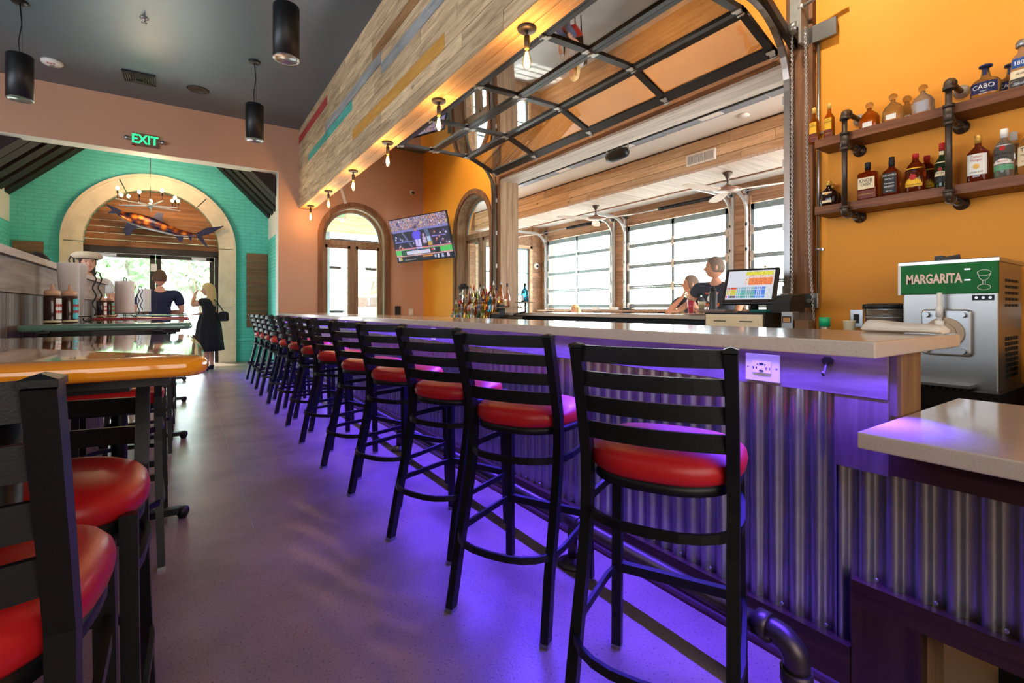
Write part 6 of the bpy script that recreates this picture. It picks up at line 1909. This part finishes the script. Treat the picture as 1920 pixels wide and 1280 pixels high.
def head_pts(mb, M4):
    """head facing +Y, origin at neck top; ~0.235 m tall"""
    n, m = 32, 24; rings = []
    for j in range(m + 1):
        ph = -PI / 2 + PI * j / m; z = math.sin(ph); cr = max(1e-3, math.cos(ph))
        ring = []
        for i in range(n):
            t = 2 * PI * i / n
            x = cr * math.cos(t); y = cr * math.sin(t)
            X_ = x * .076; Y_ = y * .096; Z_ = z * .118 + .118
            if z < 0: X_ *= 1 - .28 * z * z * 1.2; Y_ *= 1 + .10 * z if y < 0 else 1 - .02 * z
            if y > 0.3:
                g = math.exp(-(x / .16) ** 2)
                Y_ += .032 * g * math.exp(-((z + .20) / .13) ** 2)          # nose
                Y_ += .008 * g * math.exp(-((z + .46) / .08) ** 2)          # lips
                Y_ += .012 * math.exp(-(x / .3) ** 2) * math.exp(-((z + .82) / .2) ** 2)   # chin
                for s in (-1, 1): Y_ -= .010 * math.exp(-((x - s * .4) / .17) ** 2) * math.exp(-((z - .02) / .12) ** 2)  # sockets
                Y_ += .006 * math.exp(-((z - .2) / .08) ** 2) * math.exp(-(x / .6) ** 2)   # brow
            ring.append(M4 @ Vector((X_, Y_, Z_)))
        rings.append(ring)
    mb.loft(rings)
    for s in (-1, 1):
        rg = []
        for k, w in ((0, .6), (.5, 1), (1, .8)):
            rg.append([M4 @ Vector((s * (.070 + .016 * k), -.004 - .010 * k + .016 * w * math.cos(t), .112 + .031 * w * math.sin(t))) for t in [2 * PI * i / 12 for i in range(12)]])
        mb.loft(rg)


def cap_hair(M4, mat, parent, thick=.008, low=.35, front=.45, long_=0.0):
    """scalp cap over the skull; optional long fall at the back"""
    mb = MB(); n, m = 28, 14; rings = []
    for j in range(m + 1):
        ring = []
        for i in range(n):
            t = 2 * PI * i / n
            y = math.sin(t); lowz = (low if y < .2 else low + (front - low) * min(1, (y - .2) / .5)) 
            zmin = -1 + 2 * lowz
            ph0 = math.asin(max(-.98, min(.98, zmin))); ph = ph0 + (PI / 2 - ph0) * j / m
            z = math.sin(ph); cr = max(1e-3, math.cos(ph))
            tk = thick * (1 if j > 0 else .2)
            ring.append(M4 @ Vector((cr * math.cos(t) * (.077 + tk), cr * math.sin(t) * (.097 + tk), z * (.118 + tk) + .118)))
        rings.append(ring)
    mb.loft(rings)
    if long_:
        for k in range(26):
            a = PI + PI * k / 25
            a = a + random.uniform(-.08, .08)
            r1, r2 = .085, .103
            p0 = Vector((r1 * math.cos(a), r2 * math.sin(a) + .005, .17))
            pts = [p0, p0 + Vector((.02 * math.cos(a), .014 * math.sin(a), -.09)), p0 + Vector((.03 * math.cos(a) + random.uniform(-.01, .01), .02 * math.sin(a), -.09 - long_ * .5)), p0 + Vector((.02 * math.cos(a) + random.uniform(-.015, .015), .0 + .02 * math.sin(a), -.1 - long_))]
            mb.tube([M4 @ p for p in pts], .017, 6)
    mb.build('hair', mat, parent, local=True)


def face_bits(M4, parent, brow):
    m = MB()
    for s in (-1, 1): m.ball(M4 @ Vector((s * .030, .079, .122)), .0085, .006, .006, 10, 6)
    m.build('eyes', pmat('eye_dark', rgb(50, 40, 36), .3), parent, local=True)
    m = MB()
    for s in (-1, 1): m.tube([M4 @ Vector((s * .015, .092, .140)), M4 @ Vector((s * .032, .090, .144)), M4 @ Vector((s * .048, .078, .139))], .003, 5)
    m.build('eyebrows', brow, parent, local=True)
    MB().tube([M4 @ Vector((-.020, .085, .062)), M4 @ Vector((0, .096, .064)), M4 @ Vector((.020, .085, .062))], .0038, 6).build('mouth', pmat('lips', rgb(176, 96, 86), .5), parent, local=True)


def fingers(wrist, d, up, side=1, curl=.35, s=1.0):
    """five finger chains rooted in the palm. d = palm direction, up = back of hand normal"""
    d = Vector(d).normalized(); up = Vector(up).normalized(); sd = d.cross(up).normalized() * side; up = (up - d * up.dot(d)).normalized()
    w = Vector(wrist); out = []
    palm = w + d * .045 * s
    out.append([(*(w - d * .02), .024), (*w, .022), (*(w + d * .05 * s), (.030, .014)), (*(w + d * .085 * s), (.030, .012))])
    res = [out[0]]
    for k, (off, ln) in enumerate(((.027, .066), (.009, .076), (-.009, .070), (-.026, .055))):
        b = w + d * .075 * s + sd * off * s
        p = [(*b, .0085)]
        cur = b; dd = d.copy()
        for q, f_ in enumerate((.45, .32, .25)):
            dd = (dd - up * curl * (1 + .3 * q)).normalized(); cur = cur + dd * ln * f_ * s; p.append((*cur, .0085 - .0012 * q))
        res.append(p)
    b = w + d * .025 * s + sd * .024 * s; t1 = b + (d * .6 + sd * .7).normalized() * .032 * s; t2 = t1 + (d * .85 + sd * .35 - up * .2).normalized() * .03 * s
    res.append([(*b, .0105), (*t1, .0095), (*t2, .0085)])
    return res


def person(label, loc, rz, P, skinm, shirt, pants, hair, hairk, group=None, shirt_r=.014, sleeve=.55, skirt=None, shoes=True, name='person'):
    """P: joints in local space: pelvis, chest, neck, head (matrix), shL, elL, wrL, shR, elR, wrR, and legs hipL,kneeL,ankL,... ; hands: (dir, up, curl)"""
    t = thing(name, label, 'person', loc, rz, group)
    V = Vector
    pel, wai, che, nek = V(P['pelvis']), V(P['waist']), V(P['chest']), V(P['neck'])
    bw = P.get('build', 1.0)
    chains = [[(*pel, (.135 * bw, .10 * bw)), (*wai, (.125 * bw, .092 * bw)), (*che, (.145 * bw, .105 * bw)), (*nek, .058), (*(nek + V(P['headup']) * .055), .052)]]
    for s in 'LR':
        sh, el, wr = V(P['sh' + s]), V(P['el' + s]), V(P['wr' + s])
        chains.append([(*che, (.145 * bw, .105 * bw)), (*sh, .058 * bw), (*((sh + el) / 2), .048 * bw), (*el, .040), (*((el + wr) / 2), .036), (*wr, .024)])
        if 'hip' + s in P:
            hp, kn, an = V(P['hip' + s]), V(P['knee' + s]), V(P['ank' + s])
            chains.append([(*pel, (.135 * bw, .10 * bw)), (*hp, .092 * bw), (*((hp + kn) / 2), .080 * bw), (*kn, .055), (*((kn + an) / 2), .050), (*an, .034)])
    body = MB()
    me = skin_mesh(chains); add_mesh(body, me)
    for s in 'LR':
        if 'hand' + s in P:
            d, u, cu = P['hand' + s]
            for ch in fingers(P['wr' + s], d, u, 1 if s == 'R' else -1, cu):
                add_mesh(body, skin_mesh([ch], 1))
    HM = P['head']
    head_pts(body, HM)
    bo = body.build('body', skinm, t, local=True)
    face_bits(HM, t, hairk if False else hair)
    if hairk: cap_hair(HM, hair, t, **hairk)
    # shirt: the same torso and upper arms, grown outwards
    def grow(me, amt):
        for v, n in [(v, v.normal.copy()) for v in me.vertices]: v.co += n * amt
        return me
    ch = [[(*(pel + V((0, 0, -.05))), (.138 * bw, .104 * bw)), (*pel, (.135 * bw, .10 * bw)), (*wai, (.125 * bw, .092 * bw)), (*che, (.145 * bw, .105 * bw)), (*nek, .058)]]
    for s in 'LR':
        sh, el = V(P['sh' + s]), V(P['el' + s])
        ch.append([(*che, (.145 * bw, .105 * bw)), (*sh, .058 * bw), (*((sh + el) / 2), .049 * bw)] + ([(*(sh + (el - sh) * sleeve), .049 * bw)] if sleeve > .56 else []))
    m = MB(); add_mesh(m, grow(skin_mesh(ch), shirt_r)); m.build('shirt', shirt, t, local=True)
    if skirt:
        rg = []
        for z, k in skirt:
            rg.append([(pel.x + (k + .012 * math.sin(9 * a)) * math.cos(a), pel.y + (k * .8 + .012 * math.sin(9 * a)) * math.sin(a), z) for a in [2 * PI * i / 54 for i in range(54)]])
        MB().loft(rg).build('skirt', shirt, t, local=True)
    elif 'hipL' in P and pants:
        ch = []
        for s in 'LR':
            hp, kn, an = V(P['hip' + s]), V(P['knee' + s]), V(P['ank' + s])
            ch.append([(*pel, (.148 * bw, .115 * bw)), (*hp, .104 * bw), (*((hp + kn) / 2), .092 * bw), (*kn, .070), (*((kn + an) / 2), .065), (*an, .055)])
        m = MB(); add_mesh(m, skin_mesh(ch)); m.build('trousers', pants, t, local=True)
    if 'hipL' in P and shoes:
        for s in 'LR':
            an = V(P['ank' + s])
            MB().loft([[(an.x + a * .042 * k, an.y + off + b * .05 * k, z) for a, b in [(math.cos(q), math.sin(q)) for q in [2 * PI * i / 16 for i in range(16)]]] for off, k, z in ((.04, 1.3, an.z - .075), (.04, 1.35, an.z - .05), (.02, 1.1, an.z - .03), (0, .8, an.z + .01))]).build('shoe', M['blackcloth'], t, local=True)
    return t


def HMat(pos, yaw=0, pitch=0, roll=0, s=1.0):
    return Matrix.Translation(pos) @ Matrix.Rotation(yaw, 4, 'Z') @ Matrix.Rotation(pitch, 4, 'X') @ Matrix.Rotation(roll, 4, 'Y') @ Matrix.Scale(s, 4)


def standing(h=1.75, yaw=0, pitch=0, arms=None, w=1.0):
    k = h / 1.75
    P = dict(pelvis=(0, 0, .95 * k), waist=(0, 0, 1.10 * k), chest=(0, .0, 1.30 * k), neck=(0, -.01, 1.47 * k), headup=(0, .1, 1),
             hipL=(-.10, 0, .88 * k), kneeL=(-.11, .02, .50 * k), ankL=(-.12, -.01, .085), hipR=(.10, 0, .88 * k), kneeR=(.11, .02, .50 * k), ankR=(.12, -.01, .085),
             shL=(-.185 * w, 0, 1.41 * k), shR=(.185 * w, 0, 1.41 * k), elL=(-.25, -.02, 1.13 * k), elR=(.25, -.02, 1.13 * k), wrL=(-.24, .08, .90 * k), wrR=(.24, .08, .90 * k),
             handL=((0, .2, -1), (-1, 0, 0), .2), handR=((0, .2, -1), (1, 0, 0), .2), build=w)
    P['head'] = HMat((0, .012, 1.515 * k), yaw, pitch)
    if arms: P.update(arms)
    return P


# man in navy seen from behind, arms folded in front
P = standing(1.72, R(-12), 0, dict(elL=(-.27, .02, 1.13), wrL=(.02, .20, 1.15), elR=(.27, .02, 1.12), wrR=(-.04, .17, 1.10), handL=((1, -.1, .1), (0, 1, 0), .3), handR=((-1, .1, .1), (0, 1, 0), .3)), 1.08)
person('man in a navy polo shirt standing with his back turned near the entry', (-.30, 8.62, 0), R(4), P, M['skin'], M['navy'], M['denim'], M['brown_hair'], dict(thick=.007, low=.30, front=.8), sleeve=.62)
# blonde woman, black dress, hand to her face
P = standing(1.62, R(20), 0, dict(elL=(-.20, .20, 1.22), wrL=(-.11, .20, 1.40), handL=((.35, -.25, 1), (-.6, .6, 0), .35), elR=(.22, -.02, 1.10), wrR=(.10, .24, 1.06), handR=((-.3, 1, -.1), (0, 0, 1), .2), build=1.18, kneeL=(-.09, .02, .46), kneeR=(.09, .02, .46)), 1.18)
t_ = person('blonde woman in a black dress raising a hand to her face by the doors', (.37, 10.72, 0), R(68), P, M['skin'], M['blackcloth'], None, M['blond_hair'], dict(thick=.014, low=.18, front=.68, long_=.26), sleeve=.45, skirt=[(.38, .30), (.6, .27), (.85, .235), (1.0, .19), (1.08, .16)])
bg = thing('handbag', 'black shoulder bag on the back of the blonde woman', 'bag', (.60, 10.60, 1.03))
MB().loft([[(x, y, z) for x, y in supers(a, .06, .7)] for z, a in ((-.10, .07), (-.08, .09), (.05, .085), (.08, .05))]).build('bag_body', M['blackcloth'], bg, local=True)
MB().tube([(0, 0, .08), (-.08, .02, .22), (-.18, .05, .36), (-.26, .10, .2)], .010, 6).build('strap', M['blackcloth'], bg, local=True)
# man with pale flat cap, looking to the camera
P = standing(1.87, R(8), 0)
t_ = person('person in a pale wide hat standing behind the booth partition', (-1.0, 7.9, 0), R(190), P, M['skin'], M['whitecloth'], M['denim'], M['dark_hair'], dict(thick=.006, low=.35, front=.75))
HM = P['head'] @ Matrix.Translation((0, -.02, .165))
hat = MB(); rg = []
for z, a, b in ((-.005, .10, .12), (.0, .135, .16), (.02, .155, .175), (.05, .15, .165), (.08, .11, .13), (.092, .04, .05)):
    rg.append([HM @ Vector((a * math.cos(q), b * math.sin(q) - .01, z)) for q in [2 * PI * i / 28 for i in range(28)]])
hat.loft(rg); hat.build('hat', M['beigecloth'], t_, local=True)
MB().tube([HM @ Vector((.10 * math.cos(q), .112 * math.sin(q), -.004)) for q in [2 * PI * i / 28 for i in range(28)]], .010, 6, closed=True).build('hat_band', M['dark_hair'], t_, local=True)
# dark haired person just peeping over the partition
P = standing(1.62, 0, 0)
person('dark haired person whose head shows just over the partition cap', (-1.08, 5.85, 0), R(20), P, M['skin'], M['blackcloth'], M['denim'], M['dark_hair'], dict(thick=.03, low=.1, front=.6, long_=.2))
# person in white beyond the paper towel rolls
P = standing(1.66, 0, 0)
person('person in a white shirt standing left of the man in navy, behind the rolls', (-.92, 11.2, 0), R(200), P, M['skin'], M['whitecloth'], M['denim'], M['brown_hair'], dict(thick=.007, low=.3, front=.8))


def leaning(arms, lean=.16, h=1.75, yaw=0, pitch=0, w=1.0):
    P = standing(h, 0, 0, None, w)
    for k_, f_ in (('waist', .3), ('chest', .75), ('neck', 1.15), ('shL', 1.0), ('shR', 1.0)):
        v = P[k_]; P[k_] = (v[0], v[1] + lean * f_, v[2] - lean * .18 * f_)
    P['head'] = HMat((P['neck'][0], P['neck'][1] + .035, P['neck'][2] + .035), yaw, pitch)
    P.update(arms)
    return P


# man in charcoal tee leaning on the ledge; faces the bar (-X), head turned to his right (towards +Y)
# local +Y = facing; world facing -X => rz = +90deg
P = leaning(dict(elL=(-.27, .22, 1.20), wrL=(-.29, .34, 1.135), handL=((-.1, 1, -.12), (0, 0, 1), .12), elR=(.36, .16, 1.22), wrR=(.40, .36, 1.135), handR=((.5, 1, -.12), (0, 0, 1), .12)), .20, 1.80, R(-62), R(3), 1.12)
pm_ = person('man in a dark graphic tee shirt leaning on the ledge, looking left', (5.12, 3.22, 0), R(97), P, M['skin_tan'], M['charcoal'], M['denim'], M['grey_hair'], dict(thick=.007, low=.28, front=.76), sleeve=.55)
gm = frame((.0, .335, 1.24), (-1, 0, 0), (0, -.25, 1))
em = MB().cyl(gm @ Vector((0, .04, 0)), gm @ Vector((0, .04, .004)), .045, n=24).build('shirt_emblem', M['inkwhite'], pm_, local=True)
sp3 = MB(); org = pmat('orange_ink', rgb(226, 96, 50), .6)
for y0, n, h in ((-.03, 9, .03), (.10, 7, .018), (-.075, 4, .018)):
    for k in range(n): sp3.xbox(gm @ Matrix.Translation(((k - (n - 1) / 2) * .022, y0, .002)), .016 - .004 * (k % 2), h, .004)
sp3.build('shirt_print', org, pm_, local=True, kind='stuff')
# woman behind him with her hand at her mouth
P = leaning(dict(elL=(-.18, .30, 1.12), wrL=(-.08, .30, 1.30), handL=((.3, -.3, 1), (0, 1, .2), .5), elR=(.26, .30, 1.10), wrR=(.06, .24, 1.33), handR=((-.4, -.1, 1), (.4, 1, .0), .7)), .12, 1.62, R(-55), R(5), .92)
person('woman with hair pulled back biting her finger behind the leaning man', (5.72, 4.02, 0), R(98), P, M['skin_tan'], M['charcoal'], M['denim'], M['grey_hair'], dict(thick=.010, low=.22, front=.78), sleeve=.5)
# seated guest far on the patio: only the head shows over the ledge
P = standing(1.12, R(20), 0)
P = dict(pelvis=(0, 0, .52), waist=(0, 0, .66), chest=(0, .02, .84), neck=(0, .02, .99), headup=(0, .1, 1), hipL=(-.09, .08, .50), kneeL=(-.10, .44, .50), ankL=(-.10, .42, .10), hipR=(.09, .08, .50), kneeR=(.10, .44, .50), ankR=(.10, .42, .10), shL=(-.16, 0, .94), shR=(.16, 0, .94), elL=(-.2, .1, .70), elR=(.2, .1, .70), wrL=(-.12, .3, .66), wrR=(.12, .3, .66), handL=((0, 1, 0), (0, 0, 1), .3), handR=((0, 1, 0), (0, 0, 1), .3), build=.85, head=HMat((0, .03, 1.02), R(-30)))
person('seated woman far across the patio, only her head above the ledge', (6.9, 7.78, 0), R(120), P, M['skin'], M['whitecloth'], M['denim'], M['blond_hair'], dict(thick=.012, low=.2, front=.7, long_=.12))
pc = thing('patio_chair', 'patio chair the far seated woman sits on', 'chair', (6.9, 7.78, 0), R(120))
MB().box(-.22, .22, -.2, .24, .38, .42).build('seat', M['redseat'], pc, local=True)
MB().box(-.22, .22, -.24, -.21, .42, .85).build('backrest', M['black'], pc, local=True)
for x in (-.2, .2):
    for y in (-.2, .22): MB().box(x - .012, x + .012, y - .012, y + .012, 0, .38).build('leg', M['black'], pc, local=True)
# person at the right edge of the opening, half hidden by the trim
P = standing(1.70, R(30), 0)
person('brown haired person half hidden by the timber trim beyond the register', (6.65, 3.06, 0), R(80), P, M['skin'], M['whitecloth'], M['denim'], M['brown_hair'], dict(thick=.012, low=.15, front=.7, long_=.18))

# drinks on the ledge
for nm, y, lab in (('red', 2.90 + .42, 'tall glass of bright red drink on the ledge'), ('iced', 3.08 + .11, 'pint glass of iced tea coloured drink beside the black flask')):
    pass
c1 = thing('red_cup', 'tall red tumbler on the ledge in front of the leaning man', 'cup', (4.45, 3.19, 1.106))
MB().lathe([(.030, 0), (.036, .165), (.034, .165), (.028, .01)], 24).build('glass', M['pane'], c1, local=True)
MB().lathe([(0, .012), (.0275, .012), (.0325, .15), (0, .15)], 24).build('drink', pmat('red_drink', rgb(236, 56, 78), .3, emit=None), c1, local=True)
c2_ = thing('iced_glass', 'pint glass of pale iced coffee beside the black flask', 'cup', (4.45, 3.06, 1.106))
MB().lathe([(.027, 0), (.037, .145), (.035, .145), (.025, .01)], 24).build('glass', M['pane'], c2_, local=True)
MB().lathe([(0, .008), (.0245, .01), (.033, .125), (0, .125)], 24).build('drink', pmat('iced_drink', rgb(186, 154, 108), .3), c2_, local=True)
MB().lathe([(.0345, .10), (.036, .135)], 24).build('foam', pmat('foam', rgb(222, 210, 180), .6), c2_, local=True)
fl = thing('black_flask', 'tall matte black insulated flask on the ledge in front of the leaning man', 'flask', (4.45, 2.93, 1.106))
MB().lathe([(0, 0), (.038, 0), (.040, .01), (.040, .22), (.030, .235), (.030, .24), (0, .24)], 28).build('flask_body', pmat('flask_grey', rgb(46, 52, 56), .4), fl, local=True)
MB().cyl((0, 0, .24), (0, 0, .265), .027).cyl((-.01, 0, .265), (.012, 0, .29), .010).build('lid', M['ink'], fl, local=True)
nc = thing('napkin_box', 'row of small white and dark packets along the outer drink ledge', 'packets', (8.2, 7.5, 1.136))
for k, y in enumerate((9.35, 8.55, 7.93)):
    MB().box(8.17, 8.27, y - .09, y + .09, 1.136, 1.2).build('white_box', M['plastic_w'], nc)
MB().box(8.17, 8.25, 7.45, 7.62, 1.136, 1.18).build('dark_box', M['ink'], nc)
